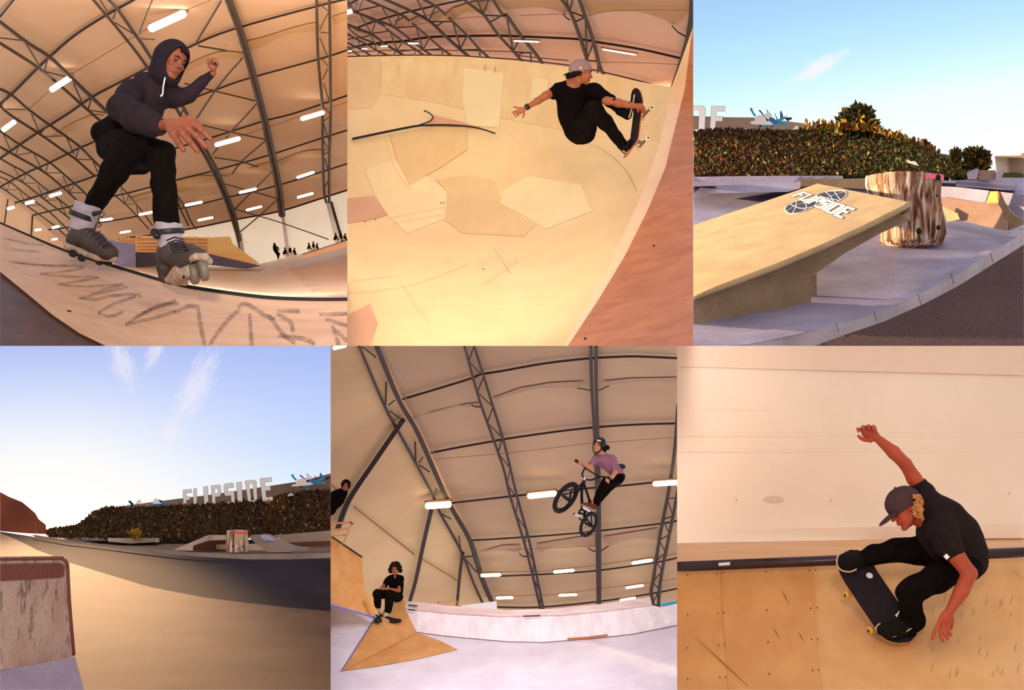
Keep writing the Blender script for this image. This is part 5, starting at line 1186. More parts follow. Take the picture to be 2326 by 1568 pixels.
    sheet_mb(B([(700, 905), (950, 905), (955, 968), (715, 978)]), 35.7, 20, .6).build('platform', concrete('pale_platform', 'a8948a', 'c0aca0'), fb)
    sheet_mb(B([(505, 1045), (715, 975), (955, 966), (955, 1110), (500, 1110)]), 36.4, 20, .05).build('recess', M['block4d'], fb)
    sheet_mb(B([(808, 1030), (950, 1028), (1330, 1020), (1465, 1090), (1460, 1106), (1200, 1110), (810, 1090)]), 36.1, 20, .05).build('painted_sun_floor', M['curb4'] if 0 else concrete('pale_step', 'c8b49c', 'd8c4ac'), fb)  # sunlight on this floor put into a paler concrete colour
    st = empty('tree_stump', P(540, 1252, 35), 'small looking stump with a red painted rim between the two ramps', 'stump'); d = 35
    sm = bpy.data.materials['weathered_stump_wood']
    prof = [(1206, 515, 563), (1208, 514, 563), (1220, 514, 563), (1235, 514, 565), (1246, 513, 566), (1253, 516, 565)]
    V = []; n = 32
    for i, (y, a, b) in enumerate(prof):
        c = P((a + b) / 2, y, d)
        for k in range(n): th = 6.2832 * k / n; R = (b - a) / 2 * d / F * (1 + .03 * math.sin(7 * th + i)); V.append(c + Vector((math.cos(th) * R, math.sin(th) * R, 0)))
    mb = MB(); mb.add(V, [[i * n + k, (i + 1) * n + k, (i + 1) * n + (k + 1) % n, i * n + (k + 1) % n] for i in range(len(prof) - 1) for k in range(n)] + [list(range(n))]); mb.build('trunk', sm, st, smooth=True)
    mb = MB(); m = 14; V = []
    for i in range(m + 1):
        a = math.radians(-105 + 100 * i / m)
        for y in (1206, 1210): V.append(P(539, y, d) + Vector((math.cos(a), math.sin(a), 0)) * 25 * d / F)
    mb.add(V, [[2 * i, 2 * i + 2, 2 * i + 3, 2 * i + 1] for i in range(m)]); mb.build('red_paint', plain('red_paint', 'e0463a', .6), st)
    for x, y, q in ((529, 1241, 2.2), (552, 1241, 2.2), (540, 1248, 1.6)):
        mb = MB(); mb.ball(P(x, y, d - .2), q * d / F, 8); mb.build('knot_hole', M['bearing'], st)
    rp = empty('quarter_ramp', P(640, 1256, 35.5), 'small curved quarter ramp with a pale stencil right of the stump', 'ramp')
    sheet_mb(B([(1240, 935), (1270, 905), (1490, 888), (1560, 910), (1700, 985), (1850, 1040), (2060, 1075), (1980, 1115), (1800, 1118), (1650, 1085), (1450, 1005)]), lambda x, y: 35.4, 16).build('curve', concrete('rose_grey_ramp', '8f8088', 'a8989c'), rp)
    sheet_mb(B([(1238, 930), (1270, 930), (1450, 1005), (1650, 1085), (1800, 1118), (1800, 1130), (1465, 1135), (1465, 1095), (1330, 1020)]), 35.3, 16, .3).build('side', M['curb4'], rp)
    sheet_mb(B([(1395, 905), (1440, 900), (1530, 930), (1600, 975), (1440, 980), (1400, 945)]), 35.36, 16).build('stencil', plain('faded_stencil', 'a8b0cc', .6, var=.4, scale=14), rp)
    sheet_mb(B([(1750, 1003), (2323, 980), (2323, 1055), (2100, 1060), (1850, 1035)]), lambda x, y: 36, 20).build('landing', M['conc4'], rp, clip=4)
# =============================================================== bay 5: jump box under the high tent roof
def c5(x, y):
    t = max(0, min(1, (y - 786) / 595)); return 27.5 + 11 * t ** .9
CR5 = [(855, 786), (905, 907), (945, 980), (981, 1056), (1026, 1152), (1068, 1230), (1095, 1308), (1122, 1378)]
def w5(x, y): return c5(x, y) - .1 - max(0, (topy([(b, a) for a, b in CR5], y) - x)) * .006
def bay5():
    C = lambda p: Z(750, 786, S, p); D = lambda p: Z(1140, 786, S, p); E = lambda p: Z(750, 1050, S, p); G = lambda p: Z(1140, 1120, 4.355, p); I8 = lambda p: Z(750, 1300, 5.815, p)
    sheet('ceiling', [(855, 786), (1538, 786), (1538, 1400), (1480, 1395), (1358, 1400), (1220, 1405), (1122, 1395)] + CR5[::-1][:-1], c5, M['mem5'], 24, kind='structure')
    sheet('wall_left', [(751, 786)] + CR5 + [(1122, 1394), (1030, 1410), (900, 1425), (820, 1425), (751, 1400)], w5, M['mem5w'], 24, kind='structure')
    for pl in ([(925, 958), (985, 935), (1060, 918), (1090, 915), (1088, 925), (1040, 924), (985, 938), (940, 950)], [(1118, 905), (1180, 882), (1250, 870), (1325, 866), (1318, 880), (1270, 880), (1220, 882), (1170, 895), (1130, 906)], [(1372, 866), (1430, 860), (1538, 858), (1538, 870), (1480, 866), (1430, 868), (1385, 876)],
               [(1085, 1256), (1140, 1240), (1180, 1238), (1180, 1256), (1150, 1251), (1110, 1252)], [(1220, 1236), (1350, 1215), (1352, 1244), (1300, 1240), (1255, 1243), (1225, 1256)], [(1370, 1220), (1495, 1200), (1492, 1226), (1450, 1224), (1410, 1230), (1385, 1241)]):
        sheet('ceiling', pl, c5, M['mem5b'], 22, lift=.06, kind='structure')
    g = 'roof trusses over the bike rider'
    truss(5, c5, 'corner roof truss where the side membrane meets the roof', [C([(560, -60), (610, 0), (900, 700), (1130, 1100), (1340, 1568)]) + E([(1500, 400), (1620, 640), (1850, 1050), (2010, 1560), (2150, 1880)])], [], 7, 2, g, M['steel5'])
    truss(5, c5, 'slim lattice chord running beside the corner truss', [C([(360, -40), (380, 0), (720, 800), (900, 1130), (1140, 1568)]) + E([(1350, 430), (1450, 670), (1720, 1160), (1880, 1568), (2010, 1860)])],
          [C(q) for q in ([(420, 10), (600, 150)], [(740, 480), (730, 780)], [(770, 780), (850, 720)], [(790, 860), (950, 980)], [(1120, 1270), (1130, 1550)], [(1170, 1540), (1220, 1470)])] + [E(q) for q in ([(1180, 40), (1310, 130)], [(1400, 350), (1380, 440)], [(1480, 690), (1590, 750)], [(1700, 980), (1720, 1150)], [(1780, 1250), (1900, 1240)], [(1780, 1280), (1930, 1450)])], 3.8, 2, g, M['steel5'])
    t2a = [(1050, 770), (1055, 786), (1075, 860), (1094, 924), (1141, 1056), (1158, 1125), (1190, 1230), (1209, 1304), (1227, 1382)]; t2b = [(1074, 770), (1077, 786), (1096, 846), (1117, 915), (1146, 1010), (1174, 1127), (1200, 1221), (1218, 1304), (1234, 1382)]
    z = zig(t2a[1:], t2b[1:], 17)
    truss(5, c5, 'lattice roof truss between the corner and the middle beam', [t2a, t2b], [[a, b] for a, b in zip(z[:-1], z[1:])], 4, 1.7, g, M['steel5'])
    truss(5, c5, 'middle roof beam of two chords right behind the bike rider', [[(1340, 770), (1342, 786), (1344, 872), (1351, 993), (1355, 1100), (1357, 1250), (1359, 1374)], [(1353, 770), (1354, 786), (1354, 872), (1358, 993), (1361, 1100), (1362, 1250), (1362, 1374)]], [], 5.2, 2, g, M['steel5'])
    t4a = [(1540, 920), (1533, 1018), (1520, 1110), (1498, 1223), (1484, 1315), (1479, 1350), (1489, 1393)]; t4b = [(1556, 1020), (1537, 1131), (1519, 1223), (1507, 1281), (1498, 1338), (1496, 1382)]
    z = zig(t4a[2:], t4b[1:], 12)
    truss(5, c5, 'lattice roof truss at the right edge landing on the white ramp', [t4a, t4b], [[a, b] for a, b in zip(z[:-1], z[1:])], 4, 1.7, g, M['steel5'])
    for p, r, lb in (([(915, 907), (985, 886), (1070, 860), (1091, 851), (1140, 843), (1236, 826), (1331, 815), (1400, 811), (1450, 810), (1540, 814)], 3.4, 'topmost curved purlin over the bike rider'),
                     ([(979, 1029), (1050, 1015), (1118, 1003), (1145, 998), (1240, 984), (1341, 972), (1440, 965), (1540, 962)], 3.2, 'second purlin just above the black helmet'),
                     ([(1026, 1143), (1150, 1129), (1250, 1118), (1330, 1110), (1420, 1103), (1540, 1090)], 3.0, 'third purlin passing behind the bicycle'),
                     ([(1064, 1228), (1140, 1224), (1315, 1211), (1507, 1189), (1540, 1182)], 2.6, 'fourth purlin behind the rear wheel'),
                     ([(1090, 1310), (1140, 1309), (1250, 1304), (1353, 1297), (1489, 1278), (1540, 1267)], 2.4, 'fifth purlin carrying the lower lamps'),
                     ([(1120, 1379), (1220, 1380), (1358, 1367), (1480, 1349), (1540, 1337)], 2.4, 'eaves beam above the pale ramp')):
        purlin(5, c5, p, r, lb, 'purlins over the bike rider', M['steel5_dk'])
    cw = iter(['passing behind the black helmet', 'just above the row of lower lamps', 'lowest across the roof bays', 'under the fold left of the rear wheel'])
    for p in ([(985, 1044), (1145, 1030), (1160, 1029), (1341, 1007), (1376, 1005), (1531, 994)], [(1090, 1300), (1250, 1298), (1540, 1258)], [(1100, 1355), (1250, 1352), (1540, 1315)], [(1150, 1250), (1352, 1240)]):
        purlin(5, c5, p, .8, 'thin rusty cable ' + next(cw), 'cables over the bike rider', M['rust_wire'], .3, sm=1, cat='cable', name='cable')
    sw = iter(['left of the middle beam near the top', 'right of the middle beam near the top', 'left of the lattice truss near the top', 'left of the middle beam under the rear wheel', 'right of the middle beam under the rear wheel', 'left of the lattice truss low down'])
    for p in ([(1311, 882), (1331, 885), (1344, 888)], [(1358, 888), (1383, 877)], [(1071, 920), (1078, 924), (1092, 925)], [(1336, 1245), (1346, 1252), (1356, 1252)], [(1364, 1252), (1382, 1241)], [(1180, 1258), (1187, 1264), (1196, 1265)]):
        purlin(5, c5, p, 1.5, 'black strap holding a membrane fold ' + next(sw), 'membrane straps over the bike rider', M['rubber'], .35, sm=1, cat='strap', name='tie_strap')
    # wall posts
    for p, r, lb in (([(915, 955), (896, 983), (846, 1056), (793, 1136), (768, 1200)], [7.5, 7.5], 'leaning wall post at the left beside the hooded watcher'), ([(979, 1162), (962, 1235), (944, 1320), (929, 1372)], [6.5, 5.5], 'leaning wall post right of the seated person'), ([(1051, 1257), (1044, 1310), (1038, 1378)], [5.5, 4], 'short wall post above the orange crate')):
        purlin(5, w5, p, r, lb, 'leaning posts on the side membrane', M['steel5'], .3, cat='post', name='wall_post')
    rw = iter(['left of the leaning post by the hooded watcher', 'between the two leaning posts', 'right of the post by the seated person'])
    for p, r in (([(753, 1102), (792, 1138)], 1.4), ([(805, 1152), (941, 1260)], 1.6), ([(955, 1268), (1039, 1319)], 1.2)):
        purlin(5, w5, p, r, 'thin reddish cable rail ' + next(rw), 'cable rail on the side membrane', M['rust_wire'], .1, sm=1, cat='cable', name='cable')
    # lamps
    for a, b, r, lb in (((966, 1150), (1025, 1146), 7.5, 'brightest tube lamp on the corner truss'), ((1198, 1128), (1264, 1121), 6.5, 'bright tube lamp touching the front wheel'), ((1483, 1100), (1545, 1096), 6, 'bright tube lamp at the right edge beside the rider'), ((756, 792), (786, 785), 4.5, 'lamp cut by the top left corner of the tent view'),
                        ((1092, 1308), (1138, 1306), 3.8, 'tube lamp lower left in the row under the bike'), ((1257, 1300), (1305, 1296), 3.6, 'tube lamp under the rear wheel, left of the middle beam'), ((1435, 1280), (1482, 1273), 3.8, 'tube lamp right of the middle beam'), ((1127, 1359), (1166, 1358), 3.2, 'tube lamp close above the white board'),
                        ((1269, 1353), (1311, 1351), 2.8, 'small tube lamp low in the middle bay'), ((1421, 1336), (1462, 1330), 2.8, 'small tube lamp low in the right bay'), ((1408, 1366), (1444, 1360), 4, 'lamp just above the pale ramp edge')):
        lamp(5, c5, a, b, r, lb, 'tube lamps over the bike rider', M['lamp_warm'], lift=.9)
    # ground
    fl = lambda x, y: 29.0 + (1568 - y) * .02
    sheet('floor', [(751, 1533), (776, 1524), (950, 1437), (1016, 1446), (1150, 1458), (1232, 1460), (1347, 1451), (1438, 1441), (1538, 1421), (1538, 1568), (751, 1568)], fl, M['ply5w'], 16, kind='structure')
    rp = empty('bank_ramp', P(1230, 1460, 31), 'long pale plywood bank across the back under the lamps', 'ramp')
    top = [(893, 1363), (917, 1365), (1030, 1377), (1150, 1386), (1248, 1384), (1370, 1372), (1477, 1356)]; mid = [(915, 1383), (1030, 1395), (1150, 1401), (1278, 1398), (1380, 1388), (1481, 1375)]; bot = [(853, 1405), (884, 1412), (948, 1437), (1016, 1446), (1150, 1458), (1232, 1460), (1347, 1451), (1438, 1441), (1538, 1421)]
    rf = lambda x, y: fl(x, topy(bot, x)) + (topy(bot, x) - y) * .008
    sheet('face', [(853, 1405), (893, 1380)] + mid + [(1500, 1380), (1538, 1372)] + bot[::-1][:-1], rf, M['ply5r'], 16, parent=rp)
    sheet('upper_board', [(885, 1382)] + top[:] + mid[::-1], lambda x, y: rf(x, y) - .05, wood('ply_wavy_grain', 'd2b2ae', 'efdcdc', grain=(2, 9, 26), blot=.3, scr=.2), 16, parent=rp, thick=.2)
    for a, b in (((928, 1375), (948, 1377)), ((928, 1385), (942, 1387)), ((1188, 1400), (1227, 1399))): mb = MB(); pbar(mb, [a, b], lambda x, y: rf(x, y) - .12, 1.6, n=4); mb.build('scribble', M['bearing'], rp)
    mb = MB(); pbar(mb, [(1289, 1452), (1340, 1448), (1380, 1443)], lambda x, y: rf(x, y) - .08, 2.6, n=4); o = mb.build('skateboard', M['ply_red']); tag(o, 'orange stick lying at the foot of the pale bank', 'plank'); o.name = 'wooden_plank'
    mb = MB(); pbar(mb, bot, lambda x, y: rf(x, y) - .03, .8, n=4); mb.build('joint', M['steel5_dk'], rp)
    # right background bits
    o = sheet('blue_banner', [(1500, 1372), (1538, 1366), (1538, 1395), (1510, 1385)], lambda x, y: 34.5, M['teal'], 20, thick=.1); tag(o, 'patch of blue banner at the right edge behind the truss foot', 'banner')
    mb = MB(); mb.box(P(1492, 1392, 33), (Vector((.06, 0, .03)), Vector((0, .2, 0)), Vector((-.03, 0, .1)))); o = mb.build('truss_foot', M['steel5_dk']); tag(o, 'dark wedge foot under the right lattice truss', 'truss foot')
    o = sheet('white_board', [(1047, 1376), (1128, 1366), (1129, 1386), (1055, 1382)], lambda x, y: rf(x, y) + 1.2, M['white'], 20, thick=.1); tag(o, 'white board leaning behind the pale bank', 'board')
    t = empty('wooden_crate', P(1020, 1378, 35), 'small orange crate on the bank deck between two posts', 'crate')
    for p in ([(995, 1368), (995, 1378)], [(1040, 1370), (1040, 1378)], [(995, 1369), (1040, 1367)], [(1000, 1375), (1045, 1377)]): pbar(MB(), p, 34.8, 1.8, n=4).build('slat', M['timber_or'], t)
    # left structures
    lf = empty('wooden_quarter_pipe', P(800, 1400, 31.5), 'orange plywood quarter pipe climbing at the left edge', 'ramp')
    q5 = lambda x, y: 31.2 + (822 - x) * -.008 + (1400 - y) * .006
    sheet('curve', [(751, 1217), (822, 1265), (824, 1300), (828, 1335), (838, 1368), (856, 1404), (800, 1388), (751, 1374)], q5, M['ply5'], 14, parent=lf)
    pbar(MB(), [(749, 1216), (823, 1266)], q5, 1.6, .05, n=6).build('coping', M['rubber'], lf, clip=5)
    pbar(MB(), [(749, 1373), (800, 1389), (854, 1403)], lambda x, y: q5(x, y) - .1, 2.2, n=6).build('blue_edge', plain('blue_metal_edge', '6a72d8', .4), lf, clip=5)
    sheet('small_transition', [(834, 1350), (846, 1352), (850, 1375), (862, 1400), (852, 1395), (840, 1378)], lambda x, y: 31.2, M['ply5'], 14, parent=lf)
    pl = empty('pyramid_ramp', P(850, 1500, 28.5), 'pyramid of white and orange plywood with a sharp ridge at the lower left', 'ramp')
    f2 = lambda x, y: fl(x, y) - .04 - .4 * max(0, min(1, (1524 - y) / 119))
    f3 = lambda x, y: fl(x, y) - .04 - .4 * max(0, min(1, -((x - 948) * 87 + (y - 1437) * 172) / 192.7 / 71.9))
    sheet('white_side', [(751, 1376), (852, 1405), (776, 1524), (751, 1533)], f2, M['ply5w'], 14, parent=pl)
    sheet('orange_side', [(852, 1405), (870, 1402), (948, 1437), (776, 1524)], lambda x, y: f3(x, y) - .01, M['ply5'], 10, parent=pl)
    sheet('orange_shading', [(948, 1437), (1000, 1456), (1040, 1476), (960, 1495), (860, 1514), (776, 1525)], lambda x, y: fl(x, y) - .03, M['ply5'], 14, parent=pl)  # orange shading fading onto the floor, laid as a coloured sheet
    pbar(MB(), [(851, 1405), (776, 1524)], lambda x, y: f2(x, y) - .06, 1.6, n=4).build('ridge', plain('violet_ridge', '5a5aa8', .4), pl)
    pbar(MB(), [(776, 1524), (945, 1438)], lambda x, y: f3(x, y) - .04, .8, n=4).build('seam', M['timber_or'], pl)
    sheet('orange_corner', [(856, 1404), (893, 1363), (922, 1366), (920, 1384), (946, 1435), (884, 1413)], lambda x, y: rf(x, y) - .1, M['ply5'], 14, parent=pl)
    rl = empty('timber_railing', P(775, 1230, 32), 'stack of pale timber rails left under the hooded watcher', 'railing')
    for a, b, w in (((749, 1190), (796, 1187), 3), ((749, 1204), (790, 1201), 2.4), ((749, 1218), (784, 1216), 2.4)): pbar(MB(), [a, b], 31.6, w, n=4).build('rail', M['timber_or'], rl, clip=5)
    pbar(MB(), [(799, 1188), (779, 1236)], 31.5, 2.8, n=4).build('post', M['timber_or'], rl); pbar(MB(), [(795, 1185), (802, 1191)], 31.45, 2, n=4).build('cap', M['shoe_br'], rl)
# =============================================================== bay 6: quarter pipe before a pale membrane
def cop6(x): return 1287 - (x - 1538) * (32 / 788)
def r6(x, y):
    t = max(0, (y - cop6(x)) / 300); return 12.75 - 1.15 * t ** 1.25
def bay6():
    sheet('wall_back', [(1538, 786), (2326, 786), (2326, 1225), (1538, 1236)], lambda x, y: 14.3 + (1240 - y) * .0008, M['mem6'], 40, kind='structure')
    for a, b, l, mt in (((834, 786), (854, 786), .02, 'mem6b'),):
        sheet('wall_back', [(1538, 786), (2326, 786), (2326, 853), (1538, 833)], lambda x, y: 14.3 + (1240 - y) * .0008 - .012, M['mem6b'], 40, kind='structure')
    sheet('baseboard_back', [(1538, 1208), (1800, 1201), (2326, 1190), (2326, 1222), (1538, 1234)], lambda x, y: 14.1, M['mem6'], 40, kind='structure', thick=.05)
    for p in ([(1538, 983), (2326, 984)], [(1538, 1021), (1800, 1021), (2326, 1019)], [(1600, 918), (1760, 922)]):
        mb = MB(); pbar(mb, p, 14.35, .7, n=4); o = mb.build('trim_1', M['mem6b'], clip=6); o['kind'] = 'structure'
    mb = MB(); mb.ball(P(1757, 1137, 14.385), (.085, .012, .035), 16); o = mb.build('wall_stain', plain('faint_brown_stain', 'd8b8a4', .8)); tag(o, 'faint oval brown stain on the pale membrane', 'stain')
    for x, y, w in ((1673, 1137, 'left of the oval stain'), (1887, 1137, 'between the oval stain and the cap'), (2292, 1121, 'far right, above the bent back')):
        mb = MB(); mb.ball(P(x, y, 14.32), .007, 8); o = mb.build('rivet', M['mem1b']); tag(o, 'tiny brown rivet mark ' + w, 'rivet', 'rivets in the pale membrane')
    rp = empty('quarter_pipe', P(1930, 1568, 11.6), 'amber plywood quarter pipe with a dark steel coping under the capped skateboarder', 'ramp')
    sheet('platform', [(1538, 1234), (2326, 1220), (2326, 1252), (1538, 1285)], lambda x, y: 12.75 + (1285 - y) / 65 * 1.5, M['ply6t'], 24, parent=rp)
    sheet('panel', [(1538, 1290), (1637, 1286), (1642, 1400), (1650, 1500), (1655, 1568), (1538, 1568)], r6, M['ply6'], 18, parent=rp)
    sheet('panel', [(1637, 1286), (1848, 1277), (1851, 1400), (1856, 1500), (1866, 1568), (1655, 1568), (1650, 1500), (1642, 1400)], lambda x, y: r6(x, y) - .012, M['ply6'], 18, parent=rp)
    def rr(x, y): return r6(x, y) + .03 - .25 * max(0, 1 - abs(x - 2326) / 480) * max(0, (y - 1270) / 300)
    sheet('panel', [(1848, 1277), (2326, 1262), (2326, 1568), (1866, 1568), (1856, 1500), (1851, 1400)], rr, M['ply6r'], 18, parent=rp)
    mb = MB(); mb.tube([P(1530, cop6(1530) + 1, 12.62), P(1932, cop6(1932) + 1, 12.62), P(2335, cop6(2335), 12.62)], .034, n=20); mb.build('coping', M['steel_dk'] if 0 else plain('dark_coping_steel', '3c2a2c', .3, .5, var=.3, scale=6), rp, smooth=True, clip=6)
    mb = MB(); mb.tube([P(1632, 1283, 12.585), P(1658, 1281, 12.585)], .012, n=8); mb.build('worn_spot', M['chrome'], rp)
    r = random.Random(5)
    sc = [((1776, 1342), (1792, 1372)), ((1755, 1425), (1772, 1452)), ((1814, 1437), (1826, 1458)), ((1579, 1446), (1700, 1560)), ((2298, 1296), (2326, 1314))] + [((x, y), (x - 5 + r.uniform(-2, 2), y + r.uniform(10, 26))) for x, y in [(r.uniform(2120, 2320), r.uniform(1330, 1530)) for _ in range(26)]]
    for i, (a, b) in enumerate(sc):
        f = rr if a[0] > 1860 else r6; mb = MB(); m = ((a[0] + b[0]) / 2, (a[1] + b[1]) / 2)
        W = [P(*p, f(*p) - .014) for p in (a, m, b)]; w = .0035 if i < 4 else .0014; mb.tube(W, [w * .3, w, w * .3], n=4); mb.build('scuff', M['housing'], rp, clip=6)
    for x, ys in ((1562, (1307, 1396, 1472, 1543)), (1628, (1304, 1393, 1466, 1539)), (1641, (1302, 1392, 1464, 1538)), (1740, (1299, 1386, 1459, 1531)), (1839, (1296, 1382, 1452, 1523)), (1853, (1295, 1381, 1452, 1522))):
        for y in ys: mb = MB(); k = (y - 1300) * .03 * (x > 1600); mb.ball(P(x + k, y, r6(x + k, y) - .02), .0045, 8); mb.build('screw', M['bearing'], rp)
# =============================================================== people, boards, bike
def rot3(U, Fw):
    U = Vector(U).normalized(); Fw = Vector(Fw); Fw = (Fw - U * Fw.dot(U)).normalized(); return Fw.cross(U).normalized(), Fw, U
def head(f, c, U, Fw, H, layer='skin', ears=True):
    """c px point of the skull centre, H chin-to-crown in pixels"""
    R, Fv, Uv = rot3(U, Fw); C = f.w(c); h = H * f.u; s = f.S(layer)
    q = lambda x, y, z: C + R * x * h + Fv * y * h + Uv * z * h
    ax = (R, Fv, Uv); k = .05 * h
    s.ell(q(0, -.05, .12), (.35 * h, .43 * h, .38 * h), ax, k)
    s.ell(q(0, .12, -.14), (.27 * h, .26 * h, .34 * h), ax, k)
    s.ell(q(0, .27, -.43), (.11 * h, .09 * h, .075 * h), ax, k)
    for e in (-1, 1):
        s.cap(q(e * .24, -.02, -.2), q(e * .09, .24, -.42), .06 * h, .05 * h, k * 1.4)
        s.ell(q(e * .17, .27, -.1), (.09 * h, .07 * h, .065 * h), ax, k)
        s.ell(q(e * .045, .4, -.135), (.032 * h, .04 * h, .028 * h), ax, k * .4)
        if ears: s.ell(q(e * .35, -.03, -.03), (.03 * h, .075 * h, .11 * h), ax, k * .4)
    s.cap(q(-.17, .325, .085), q(0, .36, .075), .035 * h, .035 * h, k); s.cap(q(.17, .325, .085), q(0, .36, .075), .035 * h, .035 * h, k)
    s.cap(q(0, .355, .03), q(0, .455, -.115), .03 * h, .045 * h, k * .5)
    s.ell(q(0, .375, -.245), (.095 * h, .035 * h, .022 * h), ax, k * .3); s.ell(q(0, .365, -.29), (.08 * h, .035 * h, .026 * h), ax, k * .3)
    for e in (-1, 1): s.ell(q(e * .135, .395, .005), (.07 * h, .05 * h, .04 * h), ax, k * .5, True)
    s.ell(q(0, .41, -.267), (.075 * h, .03 * h, .008 * h), ax, .004 * h, True)
    return q, ax, h
def face_bits(q, ax, h, parent, brow=True, mouth=True):
    for e in (-1, 1):
        mb = MB(); mb.ball(q(e * .135, .315, .005), .055 * h, 14); o = mb.build('eye', M['eye'], parent, smooth=True)
        mb = MB(); mb.ball(q(e * .135, .346, 0), .034 * h, 10); mb.build('iris', M['iris'], o, smooth=True)
        if brow: mb = MB(); mb.tube([q(e * .06, .395, .085), q(e * .14, .39, .115), q(e * .22, .32, .09)], [.014 * h, .02 * h, .01 * h], n=6); mb.build('eyebrow', M['hair_dk'], parent, smooth=True)
    if mouth: mb = MB(); mb.ball(q(0, .378, -.268), (.085 * h, .03 * h, .022 * h), 12, ax=ax); mb.build('mouth', M['lip'], parent, smooth=True)
def deck(name, c, Lv, Wv, kick, th, label, cat='skateboard', wheels='wheel_cr', top='grip', edge='ply_edge', nose=(.17, .17), tk=1.0, group=None, bottom=None):
    """skateboard: c centre, Lv half length vector, Wv half width vector, kick height"""
    Lv = Vector(Lv); Wv = Vector(Wv); l = Lv.length; w = Wv.length; Ld = Lv.normalized(); Wv = (Wv - Ld * Wv.dot(Ld)).normalized() * w; Wd = Wv.normalized(); Nn = Wd.cross(Ld)
    t = empty(name, c, label, cat, group)
    n = 36; m = 10; V = []
    for s_ in (0, 1):
        for i in range(n + 1):
            x = -1 + 2 * i / n; a = abs(x) * l; nl = (nose[0] if x < 0 else nose[1])
            ww = w if a < l - w else w * math.sqrt(max(.0, 1 - ((a - (l - w)) / w) ** 2)) 
            ww = max(ww, w * .12); kk = max(0, a - (l - nl * 1.1)); z = kick * (kk / (nl * 1.1)) ** 1.3 if kk > 0 else 0
            for j in range(m + 1):
                y = -1 + 2 * j / m
                V.append(c + Ld * x * l + Wd * ww * y + Nn * (z + .008 * y * y - th * s_))
    q = (n + 1) * (m + 1); F1 = []; F2 = []; F3 = []
    id_ = lambda s_, i, j: s_ * q + i * (m + 1) + j
    for i in range(n):
        for j in range(m):
            F1.append([id_(0, i, j), id_(0, i + 1, j), id_(0, i + 1, j + 1), id_(0, i, j + 1)]); F2.append([id_(1, i, j), id_(1, i, j + 1), id_(1, i + 1, j + 1), id_(1, i + 1, j)])
        F3.append([id_(0, i, 0), id_(1, i, 0), id_(1, i + 1, 0), id_(0, i + 1, 0)]); F3.append([id_(0, i, m), id_(0, i + 1, m), id_(1, i + 1, m), id_(1, i, m)])
    for j in range(m): F3.append([id_(0, 0, j), id_(0, 0, j + 1), id_(1, 0, j + 1), id_(1, 0, j)]); F3.append([id_(0, n, j), id_(1, n, j), id_(1, n, j + 1), id_(0, n, j + 1)])
    mb = MB(); mb.add(V, F2 + F3); dk = mb.build('deck', M[bottom or edge], t, smooth=False)
    mb = MB(); mb.add([v + Nn * .0015 for v in V[:q]], F1); mb.build('grip_tape', M[top], t, smooth=True)
    for e in (-1, 1):
        A = c + Ld * e * (l - .22) - Nn * th
        mb = MB(); mb.box(A - Nn * .008, (Ld * .04, Wd * .028, Nn * .008)); mb.cyl(A - Nn * .01, A - Nn * .04 * tk, .018, 12); mb.tube([A - Nn * .045 * tk - Wd * w * .8, A - Nn * .045 * tk + Wd * w * .8], [.012, .012], n=8); tr = mb.build('truck', M['alu'], t)
        for g in (-1, 1):
            a = A - Nn * .048 * tk + Wd * g * (w * .72); b = A - Nn * .048 * tk + Wd * g * (w * .72 + .034)
            mb = MB(); mb.tube([a, a + (b - a) * .15, a + (b - a) * .85, b], [.022, .027, .027, .022], n=20); wh = mb.build('wheel', M[wheels], t, smooth=True)
            mb = MB(); mb.tube([b - (b - a) * .1, b + (b - a) * .05], [.012, .011], n=14); mb.build('bearing', M['bearing'], wh)
    return t, (Ld, Wd, Nn)

